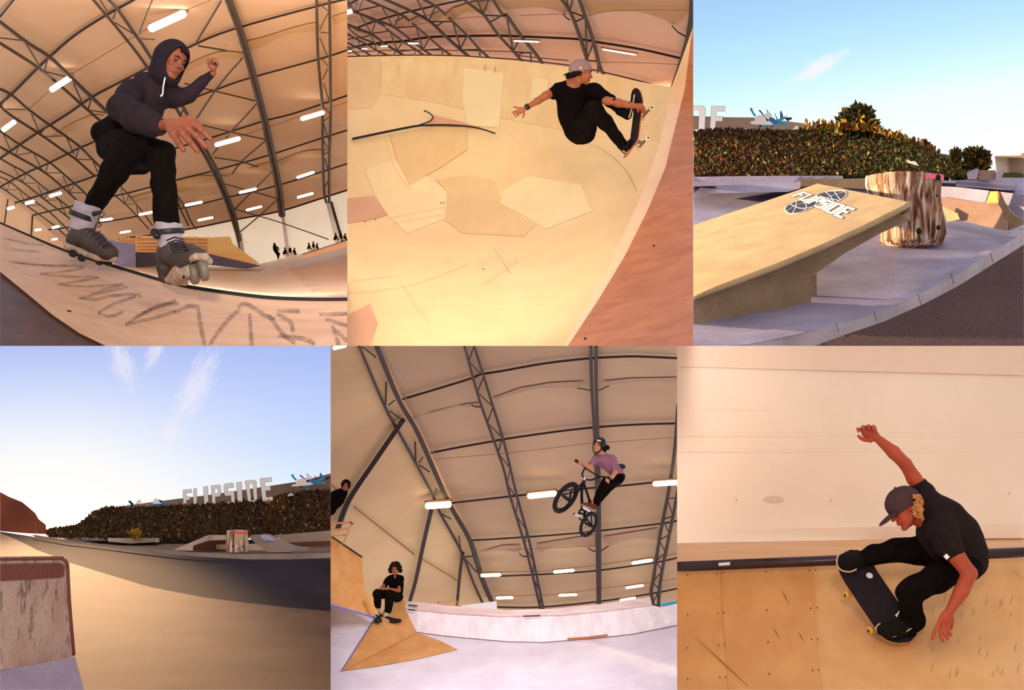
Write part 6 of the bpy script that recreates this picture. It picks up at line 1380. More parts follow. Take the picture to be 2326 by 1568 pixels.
def people1():
    f = Fig(10.0); t = empty('person', P(300, 640, 10), 'inline skater crouching in a dark hoodie, black trousers and grey skates', 'person')
    U = (.35, 0.1, .94); Fw = (.66, -.68, -.3)
    q, ax, h = head(f, (391, 139, 0), U, Fw, 84, ears=False)
    f.chain('skin', [(382, 170, .03, 20), (372, 200, .05, 24)], 6)
    f.chain('skin', [(340, 225, .05, 38), (300, 260, .06, 36), (262, 318, .08, 34)], 10)
    f.chain('skin', [(300, 205, -.08, 20), (268, 246, -.25, 17), (330, 285, -.42, 16), (378, 284, -.5, 11.5)], 6)
    f.chain('skin', [(392, 220, .1, 16), (430, 216, .14, 11), (484, 166, .1, 7.5)], 6)
    f.chain('skin', [(255, 325, .05, 30), (292, 335, -.25, 24), (240, 412, -.12, 18), (212, 470, -.05, 15), (200, 540, -.05, 13)], 8)
    f.chain('skin', [(290, 335, .12, 28), (368, 350, -.2, 22), (375, 430, -.17, 18), (380, 505, -.14, 16), (392, 560, -.14, 14)], 8)
    # near hand, palm down, fingers spread
    f.ell('skin', (391, 285, -.52), (21, 15, 15), 22, 6); f.ell('skin', (409, 285, -.54), (19, 12, 14), 30, 6)
    for pts in ([(384, 292, -.54, 8.5), (394, 305, -.57, 7.6), (405, 323, -.6, 6.8), (417, 341, -.6, 5.4)], [(402, 292, -.55, 8), (415, 304, -.6, 7.2), (430, 320, -.63, 6.8), (449, 343, -.62, 5.4)], [(412, 285, -.55, 8), (428, 293, -.6, 7.2), (445, 308, -.63, 6.8), (468, 334, -.62, 5.4)], [(420, 277, -.55, 7.6), (438, 281, -.59, 6.8), (456, 295, -.62, 6.2), (478, 316, -.61, 5)], [(412, 272, -.53, 7), (430, 268, -.55, 6), (446, 276, -.57, 5.4), (456, 287, -.57, 4.6)]):
        f.chain('skin', pts, 2.2)
        for p in pts[1:3]: f.ell('skin', (p[0], p[1], p[2] - .004), (p[3] * 1.06, p[3] * 1.1, p[3] * 1.06), 0, 2)
    # raised far hand, half closed
    f.ell('skin', (484, 152, .08), (8.5, 7, 11), -12, 4); f.chain('skin', [(476, 152, .07, 3.4), (473, 141, .06, 3.1), (472, 131, .06, 2.5)], 2)
    for i, (x, y) in enumerate(((481, 141), (485.5, 139), (489.5, 141), (492, 145))): f.chain('skin', [(x, y + 4, .07, 3.4), (x + .5, y - 6 + i, .05, 3.2), (x + 3, y - 4 + i, .03, 3), (x + 3.4, y + 1, .03, 2.6)], 1.5)
    f.build('skin', 'body', M['skin1'], t, .0045)
    face_bits(q, ax, h, t)
    f.ell('hair', (419, 116, -.03), (10, 16, 6), 35); f.ell('hair', (424, 121, -.02), (5, 10, 6), 60); f.ell('hair', (411, 108, .0), (9, 18, 5), 25)
    f.build('hair', 'hair', M['hair_dk'], t, .0045, fold=.006, ff=160)
    # hoodie
    R, Fv, Uv = rot3(U, Fw)
    f.chain('hoodie', [(345, 212, .04, 44), (325, 240, .05, 46), (300, 275, .07, 42)], 14)
    f.chain('hoodie', [(330, 195, .05, 30), (382, 205, .08, 26)], 14)
    f.chain('hoodie', [(300, 208, -.06, 30), (274, 245, -.22, 30), (312, 268, -.34, 33), (345, 282, -.42, 27)], 9)
    f.chain('hoodie', [(392, 222, .1, 25), (430, 215, .14, 18), (462, 184, .12, 12)], 8)
    f.chain('hoodie', [(345, 282, -.42, 27), (358, 286, -.46, 20)], 6); f.chain('hoodie', [(354, 286, -.45, 21), (368, 289, -.49, 19)], 3, 'fru')
    f.chain('hoodie', [(460, 186, .12, 12), (484, 166, .1, 9.5)], 3, 'fru')
    f.chain('hoodie', [(372, 192, .03, 25), (355, 190, .05, 28)], 8)
    f.build('hoodie', 'hoodie', M['hoodie'], t, .006, fold=.005, ff=34)
    # hood: shell around the head, open over the face
    f.S('hood').ell(q(0, -.1, .1), (.46 * h, .56 * h, .52 * h), ax, .01); f.S('hood').ell(q(0, -.1, -.35), (.42 * h, .5 * h, .42 * h), ax, .04)
    f.S('hood').ell(q(0, .3, -.05), (.33 * h, .5 * h, .47 * h), ax, .01, True); f.S('hood').ell(q(0, -.02, .0), (.37 * h, .45 * h, .45 * h), ax, .01, True)
    f.build('hood', 'hood', M['hoodie_cuff'], t, .005, fold=.003, ff=30)
    mb = MB(); mb.tube([f.w((375, 176, -.13)), f.w((371, 195, -.14)), f.w((369.5, 214, -.13)), f.w((365, 219, -.13))], [.0035, .0035, .0035, .006], n=8); mb.build('drawstring', M['cream'], t, smooth=True)
    # trousers and dark undershirt hem
    f.chain('trousers', [(258, 322, .06, 40), (285, 338, .1, 48), (312, 350, .12, 44)], 12)
    f.chain('trousers', [(258, 330, .04, 40), (298, 333, -.25, 35), (258, 392, -.16, 31), (222, 452, -.06, 23), (213, 470, -.05, 22)], 9)
    f.chain('trousers', [(300, 340, .1, 44), (366, 352, -.2, 31), (372, 420, -.17, 27), (378, 500, -.14, 28)], 9)
    f.build('trousers', 'trousers', M['jeans'], t, .006, fold=.0055, ff=40, seed=2)
    f.chain('hem', [(232, 300, .04, 26), (268, 292, .02, 34), (330, 305, .02, 24)], 12); f.chain('hem', [(270, 372, .14, 26), (322, 374, .14, 24)], 10)
    f.build('hem', 'shirt_hem', M['black'], t, .006, fold=.002, ff=22, seed=3)
    # ---- rear skate (left in the picture)
    s = empty('_', (0, 0, 0), None, None); bpy.data.objects.remove(s)
    def skate(nm, b):
        sh = b['fig']
        o = sh.build('shell', nm, M['boot'], t, .004, fold=.001, ff=60)
        sh.build('liner', 'liner', M['white_cloth'], o, .004, fold=.004, ff=70, seed=4)
        sh.build('strap', 'strap', M['strap'], o, .004)
        sh.build('sole', 'sole_plate', M['sole'], o, .004)
        return o
    g = Fig(9.94)
    g.chain('liner', [(183, 525, 0, 27), (196, 478, 0, 30)], 6, 'fru'); g.chain('liner', [(196, 480, 0, 31), (201, 465, 0, 32)], 3, 'fru')
    g.chain('strap', [(186, 497, 0, 32), (190, 486, 0, 33)], 3, 'fru'); g.chain('strap', [(214, 486, -.08, 6), (228, 482, -.1, 4)], 2)
    g.chain('shell', [(170, 545, 0, 21), (186, 535, 0, 27), (215, 553, -.05, 25), (245, 573, -.1, 19), (252, 577, -.1, 17)], 9)
    g.S('shell').cut(g.w((200, 581, 0)), Vector((-.24, 0, -.97)), .35)
    g.chain('sole', [(152, 558, -.02, 8), (170, 567, -.04, 8), (192, 575, -.06, 8), (222, 585, -.09, 8), (262, 590, -.12, 7)], 2)
    o = skate('skate_boot', {'fig': g})
    for p in ((166, 580), (186, 590), (226, 598), (246, 600)):
        mb = MB(); c = g.w((p[0], p[1] - 4, -.06)); mb.tube([c + Vector((0, .014, 0)), c + Vector((0, -.014, 0))], .02, n=18); mb.build('wheel', M['rubber'], o, smooth=False)
    for i in range(5):
        a = (214 + i * 8, 521 + i * 8.5); mb = MB(); mb.tube([g.w((a[0] - 14, a[1] + 6, -.16)), g.w((a[0], a[1], -.19)), g.w((a[0] + 5, a[1] - 4, -.15))], .004, n=6); mb.build('lace', M['strap'], o, smooth=True)
        mb = MB(); mb.ball(g.w((a[0] - 16, a[1] + 6, -.155)), .005, 8); mb.build('eyelet', M['alu'], o)
    for pl in ([(222, 486), (230, 482), (238, 486), (232, 494), (224, 490)], [(224, 494), (223, 506), (231, 512), (226, 516), (219, 510)]): mb = MB(); mb.tube([g.w((x, y, -.14)) for x, y in pl], .0035, n=6); mb.build('lace', M['strap'], o, smooth=True)
    # ---- front skate, toe towards the viewer's right
    g = Fig(9.8)
    g.chain('liner', [(388, 575, .04, 26), (384, 520, .04, 30)], 6, 'fru'); g.chain('liner', [(383, 524, .04, 30), (384, 507, .04, 31)], 3, 'fru')
    g.chain('strap', [(384, 533, .04, 35), (383, 521, .04, 35.5)], 3, 'fru'); g.chain('strap', [(350, 528, -.02, 9), (356, 536, -.04, 8)], 3)
    g.chain('shell', [(378, 604, .06, 21), (384, 575, .05, 27), (404, 580, -.05, 28), (430, 587, -.15, 31), (444, 590, -.2, 29)], 9); g.chain('shell', [(373, 612, .05, 18), (371, 628, .05, 12)], 6)
    g.S('shell').cut(g.w((425, 609, -.15)), Vector((.42, -.1, -.9)), .22)
    g.chain('sole', [(384, 634, -.02, 8), (398, 614, -.1, 8), (420, 596, -.2, 7.5), (446, 583, -.28, 8), (466, 584, -.3, 8.5), (476, 594, -.27, 8)], 3)
    g.chain('sole', [(400, 636, -.05, 14), (420, 618, -.14, 19), (432, 612, -.18, 19)], 5); g.chain('sole', [(380, 636, 0, 7), (420, 642, -.06, 8)], 4)
    o = skate('skate_boot', {'fig': g})
    mb = MB(); c = g.w((462, 614, -.27)); axv = Vector((1, .35, .22)).normalized(); mb.tube([c - axv * .02, c - axv * .012, c + axv * .012, c + axv * .02], [.045, .055, .055, .045], n=28); mb.build('wheel', M['wheel_gr'], o, smooth=True)
    mb = MB(); c = g.w((440, 622, -.2)); mb.tube([c - axv * .02, c - axv * .012, c + axv * .012, c + axv * .02], [.045, .055, .055, .045], n=28); mb.build('wheel', M['wheel_gr'], o, smooth=True)
    for p in ((433, 614), (417, 630)): mb = MB(); mb.ball(g.w((p[0], p[1], -.235)), (.006, .006, .01), 8); mb.build('bolt', M['bearing'], o)
    for i in range(5):
        y = 541 + i * 6.5; x = 400 + i * 3.4; mb = MB(); mb.tube([g.w((x - 20 - i, y + 5, -.11 - i * .025)), g.w((x - 4, y - 2, -.17 - i * .03)), g.w((x + 16, y + 3, -.13 - i * .025))], .0045, n=6); mb.build('lace', M['strap'], o, smooth=True)
        mb = MB(); mb.ball(g.w((x - 22 - i, y + 5, -.115 - i * .025)), .005, 8); mb.build('eyelet', M['alu'], o)

def people2():
    Zc = lambda x, y: (1150 + x / 6.27, 120 + y / 6.27)
    D0 = 18.6; f = Fig(D0); t = empty('person', P(1310, 345, D0), 'skateboarder in a backwards grey cap and black clothes grabbing his board in the air', 'person')
    q, ax, h = head(f, (1321, 165, 0), (.1, .15, .99), (.9, .2, -.38), 55)
    f.chain('skin', [(1314, 178, .02, 12), (1300, 196, .05, 15)], 5)
    f.chain('skin', [(1298, 205, .05, 27), (1302, 250, .05, 27), (1312, 296, .05, 24)], 8)
    f.chain('skin', [(1268, 203, .0, 11), (1240, 217, -.05, 9), (1222, 229, -.06, 7.6), (1196, 244, -.08, 5.4)], 4)
    f.ell('skin', (1186, 250, -.09), (8, 3.5, 7), 25, 3)
    for pl in ([(1181, 246), (1174, 244.5), (1167, 243)], [(1180, 250), (1172, 252.5), (1164, 256)], [(1180, 253), (1173, 257), (1167, 261)], [(1183, 256), (1177, 261), (1171, 265.5)], [(1190, 255), (1190, 261), (1187.5, 267)]): f.chain('skin', [(x, y, -.1 - i * .01, 2.3 - i * .2) for i, (x, y) in enumerate(pl)], 1)
    f.chain('skin', [(1352, 208, .02, 9), (1376, 228, -.15, 9.5), (1405, 234, -.2, 9.5), (1443, 241, -.2, 6.5)], 4)
    f.ell('skin', (1453, 242, -.2), (10, 6, 7.5), 8, 3)
    for i, (x, y) in enumerate(((1458, 240), (1461, 243), (1462, 247), (1459, 250))): f.chain('skin', [(x - 3, y, -.22 + i * .02, 2.6), (x + 2.5, y + 2, -.21 + i * .02, 2.4), (x + 3, y + 10, -.17 + i * .02, 2)], 1)
    f.chain('skin', [(1450, 247, -.22, 3), (1449, 254, -.2, 2.6)], 1.5)
    f.chain('skin', [(1316, 296, 0, 22), (1350, 243, -.15, 15), (1398, 308, -.1, 11), (1414, 330, -.1, 8)], 5)
    f.chain('skin', [(1318, 280, .15, 20), (1350, 205, .2, 14), (1400, 246, .13, 8), (1414, 253, .1, 7)], 5)
    f.build('skin', 'body', M['skin2'], t, .0065)
    face_bits(q, ax, h, t)
    f.ell('hair', (1305, 170, .02), (17, 20, 8), -12, 3); f.ell('hair', (1294, 174, .03), (9, 10, 5.5), -15, 3)
    f.ell('hair', (1309, 167, -.075), (14, 5, 6), -8, 3); f.build('hair', 'hair', M['hair_dk'], t, .006, fold=.006, ff=120)
    f.ell('cap', (1318, 158, 0), (26.5, 22, 24), 0, 3); f.S('cap').cut(f.w((1316, 164, 0)), Vector((.12, 0, -1)), .2)
    f.S('brim').ell(f.w((1292, 167, .02)), [14 * f.u, 14 * f.u, 1.8 * f.u], (Vector((.95, 0, .3)), Vector((0, 1, 0)), Vector((-.3, 0, .95))), .01)
    o = f.build('cap', 'cap', M['cap_grey'], t, .006, fold=.002, ff=50); f.build('brim', 'brim', M['strap'], o, .005)
    mb = MB(); mb.ball(f.w((1319, 154, -.1)), (.008, .006, .012), 8); mb.build('badge', M['cream'], o)
    # shirt
    f.chain('shirt', [(1272, 206, .02, 18), (1300, 208, .06, 24), (1345, 207, .05, 19)], 12)
    f.chain('shirt', [(1298, 218, .05, 34), (1302, 255, .05, 34), (1310, 292, .05, 31)], 12)
    f.chain('shirt', [(1270, 205, 0, 17), (1252, 214, -.04, 13.5)], 4, 'fru'); f.chain('shirt', [(1350, 206, -.05, 19), (1378, 226, -.14, 14)], 4, 'fru')
    f.S('shirt').ell(f.w((1304, 190, -.1)), [20 * f.u, 30 * f.u, 9 * f.u], (Vector((1, 0, -.1)), Vector((0, 1, 0)), Vector((.1, 0, 1))), .01, True)
    f.build('shirt', 'shirt', M['black_tee'], t, .007, fold=.006, ff=26)
    for p in (((1275, 221), (1279, 224)), ((1284, 222), (1286, 229)), ((1292, 232), (1299, 236)), ((1276, 248), (1277, 256))):
        mb = MB(); mb.tube([f.w((p[0][0], p[0][1], -.125)), f.w((p[1][0], p[1][1], -.125))], .004, n=5); mb.build('print', M['jeans'], t)
    f.chain('trousers', [(1312, 300, .05, 26), (1322, 296, .03, 30), (1330, 286, .05, 26)], 10)
    f.chain('trousers', [(1322, 298, 0, 28), (1349, 246, -.15, 18.5), (1375, 278, -.12, 17), (1400, 310, -.1, 13), (1412, 327, -.1, 13)], 6)
    f.chain('trousers', [(1322, 285, .15, 24), (1350, 206, .2, 17), (1385, 228, .15, 14), (1412, 250, .1, 12)], 6)
    f.build('trousers', 'trousers', M['jeans'], t, .0065, fold=.005, ff=34, seed=5)
    f.chain('s1', [(1415, 332, -.1, 11), (1421, 340, -.1, 9), (1432, 322, -.1, 6)], 4); f.build('s1', 'shoe', M['shoe_dk'], t, .006)
    mb = MB(); mb.tube([f.w((1414, 343, -.16)), f.w((1425, 348, -.16)), f.w((1429, 341, -.16))], .008, n=6); mb.build('sole', M['white_rub'], t)
    f.chain('s2', [(1408, 252, .1, 11), (1425, 262, .08, 9.5), (1436, 240, .05, 6), (1438, 222, .05, 5)], 4); f.build('s2', 'shoe', M['shoe_dk'], t, .006)
    mb = MB(); mb.tube([f.w((1441, 215, -.02)), f.w((1437, 240, -.02)), f.w((1429, 268, -.02))], .009, n=6); mb.build('sole', M['white_rub'], t)
    mb = MB(); a = f.w((1198.5, 242.5, -.08)); d = (f.w((1194, 245, -.08)) - a).normalized(); mb.tube([a - d * .015 + Vector((0, 0, .0)), a + d * .025], .03, n=18); o = mb.build('wristband', M['strap'], t, smooth=True)
    for x, y, r in ((1395, 226, .012), (1400, 236, .015), (1412, 231, .012), (1420, 238, .014), (1429, 234, .01), (1390, 240, .01)):
        mb = MB(); mb.ball(f.w((x, y, -.2 - 8.2 * f.u + .012)), (r * 1.3, .006, r), 8); mb.build('tattoo', M['hair_dk'], t, smooth=True)
    # board: grip side faces him, wheels to the right
    c = f.w((1446, 284, -.06)); T = P(1447, 208, D0 + .1); B_ = P(1428, 360, D0 - .3)
    deck('skateboard', c, (T - B_) * .5, Vector((.028, -.095, .0)), .075, .012, 'skateboard with cream wheels held upright by the capped skater in the air', wheels='wheel_cr', bottom='ply_red', tk=1.7)

def people5():
    f = Fig(26.0); t = empty('person', P(1370, 1165, 26), 'bike rider in a black helmet, mauve T-shirt and black trousers high above the ramps', 'person')
    q, ax, h = head(f, (1360, 1013, 0), (.25, 0.1, .95), (-.5, -.85, -.15), 33, ears=False)
    f.chain('skin', [(1363, 1024, .02, 6.5), (1370, 1036, .04, 8)], 3)
    f.chain('skin', [(1372, 1046, .04, 10), (1388, 1060, .05, 10), (1404, 1078, .06, 9)], 5)
    f.chain('skin', [(1356, 1044, .02, 6), (1341, 1061, -.1, 5.2), (1326, 1056, -.14, 3.8), (1319, 1051, -.15, 3.4)], 2)
    f.ell('skin', (1318, 1050, -.15), (5, 4, 4.2), 20, 1.5)
    for i in range(4): f.chain('skin', [(1315 + i * 2.2, 1046.5 + i * 1.3, -.2, 1.5), (1314.5 + i * 2.2, 1050 + i * 1.3, -.23, 1.4), (1314 + i * 2.2, 1053 + i * 1.2, -.2, 1.3)], .6)
    f.chain('skin', [(1320, 1049, -.1, 1.6), (1314, 1048, -.1, 1.4)], .8)
    f.chain('skin', [(1390, 1045, .02, 6), (1398, 1073, -.05, 5.6), (1391, 1083, -.1, 5), (1384, 1089, -.13, 3.8)], 2)
    f.ell('skin', (1381, 1091, -.14), (5, 4, 4.5), 30, 1.5)
    for i in range(4): f.chain('skin', [(1377 + i * 2.1, 1087 + i * 1.6, -.18, 1.6), (1376 + i * 2.1, 1091 + i * 1.6, -.21, 1.5), (1377 + i * 2, 1094.5 + i * 1.2, -.18, 1.3)], .6)
    f.chain('skin', [(1404, 1087, .05, 10), (1374, 1098, -.1, 9), (1354, 1137, -.05, 6), (1345, 1146, -.05, 5)], 3); f.chain('skin', [(1404, 1087, .12, 9), (1385, 1104, .12, 8), (1358, 1140, .14, 5.5)], 3)
    f.build('skin', 'body', M['skin5'], t, .008)
    face_bits(q, ax, h, t)
    f.S('hel').ell(q(0, -.06, .17), (.46 * h, .52 * h, .46 * h), ax, .01); f.S('hel').ell(q(0, .42, -.14), (.33 * h, .3 * h, .36 * h), ax, .02, True); f.S('hel').cut(q(0, 0, -.12), -Vector(ax[2]), .6 * h)
    o = f.build('hel', 'helmet', M['helmet'], t, .006)
    mb = MB(); mb.tube([q(-.38, .05, -.1), q(-.2, .2, -.42), q(0, .3, -.5), q(.2, .2, -.42), q(.38, .05, -.1)], .012, n=6); mb.build('strap', M['strap'], o, smooth=True)
    mb = MB(); mb.box(q(-.12, .44, .32), (ax[0] * .12 * h, Vector(ax[1]) * .012, Vector(ax[2]) * .05 * h)); mb.build('badge', M['white'], o)
    f.ell('hair', (1378, 1016, .03), (8, 7, 5.5), 25); f.ell('hair', (1372, 1022, .03), (6, 6, 7), 25); f.build('hair', 'hair', M['hair_dk'], t, .008, fold=.006, ff=100)
    f.chain('shirt', [(1356, 1044, 0, 9), (1372, 1046, .04, 14), (1389, 1043, .04, 10)], 6); f.chain('shirt', [(1373, 1048, .04, 16), (1390, 1062, .05, 15), (1404, 1077, .06, 14)], 6)
    f.chain('shirt', [(1354, 1043, 0, 9.5), (1343, 1058, -.08, 8)], 2, 'fru'); f.chain('shirt', [(1390, 1041, 0, 10.5), (1397, 1067, -.05, 9)], 2, 'fru')
    f.build('shirt', 'shirt', M['mauve'], t, .008, fold=.006, ff=26)
    f.chain('tr', [(1406, 1083, .07, 14), (1398, 1090, .05, 13)], 5); f.chain('tr', [(1404, 1087, .03, 14), (1376, 1098, -.1, 11.5), (1362, 1122, -.07, 8.5), (1351, 1143, -.05, 6.5)], 4); f.chain('tr', [(1404, 1087, .1, 13), (1386, 1104, .12, 10), (1364, 1132, .13, 7), (1356, 1146, .14, 6)], 4)
    f.build('tr', 'trousers', M['jeans'], t, .008, fold=.006, ff=30, seed=2)
    f.ell('bag', (1413, 1060, .08), (8.5, 8, 6), 15); f.chain('bag', [(1406, 1058, .05, 4), (1396, 1064, -.05, 2)], 2); f.build('bag', 'waist_bag', M['strap'], t, .008)
    for dd, nm in ((-.05, 'shoe'), (.16, 'shoe')):
        k = 'sh%f' % dd; f.chain(k, [(1350 + dd * 14, 1150, dd, 7), (1341 + dd * 14, 1149, dd - .02, 6), (1327 + dd * 14, 1146, dd - .05, 4)], 2.5); o = f.build(k, nm, M['shoe_br'], t, .007)
        mb = MB(); mb.tube([f.w((1321 + dd * 14, 1146.5, dd - .06)), f.w((1335 + dd * 14, 1154, dd - .06)), f.w((1351 + dd * 14, 1161, dd - .02))], [.018, .024, .024], n=8); mb.build('sole', M['sole'], o, smooth=True)
    # ---- bike
    b = empty('bicycle', P(1320, 1220, 26), 'black BMX bike with pegs, front wheel turned, under the bike rider', 'bicycle'); w = f.w
    def wheel(c, long, ratio, R, r, depth_sign, nm, back=0):
        C = w(c); u = Vector((long[0], 0, -long[1])).normalized(); sh = Vector((u.z, 0, -u.x)); v = (sh * ratio + Vector((0, depth_sign, 0)) * math.sqrt(1 - ratio ** 2)).normalized(); R *= f.u; r *= f.u
        mb = MB(); mb.torus(C, u, v, R - r, r, 48, 12); o = mb.build('tyre', M['rubber'], b, smooth=True)
        mb = MB(); mb.torus(C, u, v, R - 2.1 * r, r * .4, 48, 8); mb.build('rim', M['bearing'], o, smooth=True)
        wv = u.cross(v).normalized()
        mb = MB()
        for i in range(28): a = 2 * math.pi * i / 28; mb.tube([C + wv * .03 * (-1) ** i, C + (u * math.cos(a + .25 * (-1) ** (i // 2)) + v * math.sin(a + .25 * (-1) ** (i // 2))) * (R - 2.1 * r)], .0018, n=4, cap=False)
        mb.build('spokes', M['alu'], o)
        mb = MB(); mb.tube([C - wv * .06, C + wv * .06], .022, n=14); mb.build('hub', M['bearing'], o, smooth=True)
        return C, wv
    C1, w1 = wheel((1285, 1131, -.1), (280, -410), .52, 41, 5.2, 1, 'front'); C2, w2 = wheel((1337, 1192, .0), (150, -340), .6, 31, 3.6, 1, 'rear')
    def tb(nm, pts, r, m='rubber', par=None): mb = MB(); mb.tube([w(p) if not isinstance(p, Vector) else p for p in pts], r, n=10); return mb.build(nm, M[m], par or b, smooth=True)
    zc = lambda x, y, dd=0: (1230 + x / 6.271, 980 + y / 6.271, dd)
    fr = tb('down_tube', [zc(578, 750), zc(572, 900), zc(580, 1130, .03)], .021); tb('top_tube', [zc(600, 735), zc(645, 870), zc(695, 1020, .05)], .018); tb('seat_tube', [zc(700, 1000, .05), zc(620, 1170, .03)], .016)
    tb('chain_stay', [zc(600, 1180, -.04), C2 - w2 * .06], .012); tb('chain_stay', [zc(600, 1180, .08), C2 + w2 * .06], .012); tb('seat_stay', [zc(700, 1030, 0), C2 - w2 * .06], .011); tb('seat_stay', [zc(705, 1030, .08), C2 + w2 * .06], .011)
    tb('head_tube', [zc(615, 690), zc(585, 760)], .027); tb('stem', [zc(618, 640), zc(612, 700)], .03, 'chrome')
    tb('fork_leg', [zc(590, 745), zc(520, 790), zc(430, 830, -.05), C1 - w1 * .07], .014); tb('fork_leg', [zc(585, 755), zc(530, 850, .05), C1 + w1 * .07], .014)
    tb('peg', [C1 - w1 * .07, C1 - w1 * .0 + (w(zc(445, 1035, -.15)) - C1) * .55], .012); tb('peg', [w(zc(385, 1000, -.16)), w(zc(448, 1035, -.16))], .024); tb('peg', [C2, w(zc(740, 1355, -.1))], .018)
    tb('handlebar', [zc(478, 412, -.15), zc(600, 490, -.15), zc(620, 520, -.12), zc(580, 600, -.06), zc(584, 640, -.03), zc(612, 668), zc(650, 692, -.03), zc(710, 695, -.06), zc(860, 645, -.12), zc(950, 660, -.15), zc(985, 690, -.15)], .012); tb('crossbar', [zc(612, 520, -.12), zc(740, 600, -.1), zc(830, 652, -.12)], .01)
    tb('grip', [zc(476, 410, -.15), zc(530, 445, -.15)], .021); tb('grip', [zc(930, 656, -.15), zc(985, 692, -.15)], .021)
    mb = MB(); c = w(zc(575, 1190, -.06)); u = Vector((.5, .75, .3)).normalized(); v = Vector((0, .1, 1)); mb.torus(c, u, v, .075, .012, 28, 6); mb.build('sprocket', M['bearing'], b, smooth=True)
    tb('crank', [zc(600, 1180, -.08), zc(530, 1160, -.12)], .014); tb('crank', [zc(600, 1180, .06), zc(655, 1120, .0)], .014)
    mb = MB(); mb.box(w(zc(505, 1195, -.14)), (Vector((.04, .02, -.02)), Vector((-.01, .04, 0)), Vector((.01, 0, .012)))); mb.build('pedal', M['chrome'], b); mb = MB(); mb.box(w(zc(640, 1110, -.1)), (Vector((.05, 0, -.03)), Vector((0, .04, 0)), Vector((.008, 0, .012)))); mb.build('pedal', M['chrome'], b)
    mb = MB(); mb.ball(w(zc(705, 1010, .06)), (.045, .07, .025), 12); mb.build('saddle', M['rubber'], b, smooth=True)
    # ---- seated person
    f = Fig(32.3); t = empty('person', P(890, 1395, 32.3), 'seated person with bushy dark hair and black clothes resting arms on knees', 'person')
    q, ax, h = head(f, (898, 1293, 0), (.02, 0, 1), (-.12, -1, -.05), 27)
    f.chain('skin', [(897, 1302, .02, 4.5), (897, 1310, .03, 6)], 2); f.chain('skin', [(897, 1320, .03, 13), (899, 1345, .04, 13)], 4)
    f.chain('skin', [(882, 1315, 0, 5), (873, 1330, -.1, 4), (865, 1336, -.25, 3)], 2); f.chain('skin', [(911, 1316, 0, 5), (906, 1342, -.15, 4.3), (888, 1340, -.28, 3.6), (872, 1337, -.3, 2.8)], 2)
    f.ell('skin', (866, 1336, -.31), (4.5, 3, 3.5), -20, 1.5)
    for i in range(4): f.chain('skin', [(866 - i, 1335 + i * .8, -.32, 1.2), (861.5 - i * .4, 1337 + i * 1.1, -.33, 1)], .5)
    f.chain('skin', [(868, 1333, -.3, 1.3), (864, 1332, -.32, 1.1)], .5)
    f.chain('skin', [(903, 1355, 0, 10), (860, 1349, -.3, 6.5), (858, 1385, -.25, 4)], 2); f.chain('skin', [(905, 1357, 0, 10), (886, 1350, -.35, 6.5), (882, 1390, -.3, 4)], 2)
    f.build('skin', 'body', M['skin2'], t, .009); face_bits(q, ax, h, t)
    f.S('hair').ell(q(0, -.08, .22), (.5 * h, .5 * h, .42 * h), ax, .02); f.S('hair').ell(q(.42, 0, -.12), (.17 * h, .3 * h, .28 * h), ax, .02); f.S('hair').ell(q(-.42, 0, -.1), (.17 * h, .3 * h, .28 * h), ax, .02); f.S('hair').ell(q(0, .45, -.12), (.3 * h, .35 * h, .36 * h), ax, .01, True)
    f.build('hair', 'hair', M['hair_dk'], t, .009, fold=.014, ff=60)
    f.chain('sh', [(886, 1316, .02, 9), (909, 1316, .02, 9)], 5); f.chain('sh', [(897, 1320, .03, 15), (899, 1350, .04, 16)], 5); f.chain('sh', [(884, 1315, 0, 8), (873, 1332, -.1, 6.5)], 3, 'fru'); f.chain('sh', [(910, 1316, 0, 8), (908, 1345, -.12, 7.5)], 3, 'fru')
    f.S('sh').ell(f.w((897, 1308, -.1)), [5 * f.u, .1, 7 * f.u], None, .01, True)
    f.build('sh', 'shirt', M['black_tee'], t, .009, fold=.006, ff=24)
    f.chain('tr', [(903, 1356, 0, 11), (900, 1354, 0, 12)], 4); f.chain('tr', [(900, 1354, 0, 12), (857, 1349, -.3, 9.5), (857, 1378, -.25, 8)], 4); f.chain('tr', [(903, 1356, 0, 12), (885, 1351, -.38, 10), (882, 1386, -.32, 8.5)], 4)
    f.build('tr', 'trousers', M['jeans'], t, .009, fold=.006, ff=24)
    for c_, k in (((856, 1387), 'a'), ((880, 1394), 'b')):
        f.chain(k, [(c_[0] + 3, c_[1] - 1, -.25, 5.5), (c_[0] - 4, c_[1] + 3, -.38, 4.5)], 2); o = f.build(k, 'shoe', M['shoe_gr'], t, .008)
        mb = MB(); mb.tube([f.w((c_[0] - 8, c_[1] + 6, -.4)), f.w((c_[0] + 8, c_[1] + 7, -.27))], .02, n=8); mb.build('sole', M['white_rub'], o)
    hm = Fig(31.6); t = empty('helmet', P(859, 1418, 31.6), 'round black helmet on the pyramid tip below the shoes of the seated person', 'helmet')
    hm.ell('a', (859, 1410, 0), (9, 9, 8.5), 20); hm.S('a').cut(hm.w((859, 1415, 0)), Vector((.3, 0, -1)), .2); hm.build('a', 'shell', M['helmet'], t, .008)
    mb = MB(); mb.tube([hm.w((852, 1408, -.06)), hm.w((862, 1413, -.07)), hm.w((868, 1414, -.03))], .006, n=6); mb.build('strap', M['strap'], t)
    c = P(875, 1407, 31.85); deck('skateboard', c, Vector((.27, -.1, -.06)), Vector((-.03, -.08, -.03)), .03, .012, 'dark skateboard under the shoes of the seated person', wheels='wheel_cr')
    # ---- hooded watcher, cut by the left side
    f = Fig(31.0); t = empty('person', P(757, 1160, 31), 'person in a black hooded jacket leaning in at the left edge above the rails', 'person')
    q, ax, h = head(f, (785, 1104, 0), (.25, 0, .95), (.1, -1, -.15), 22)
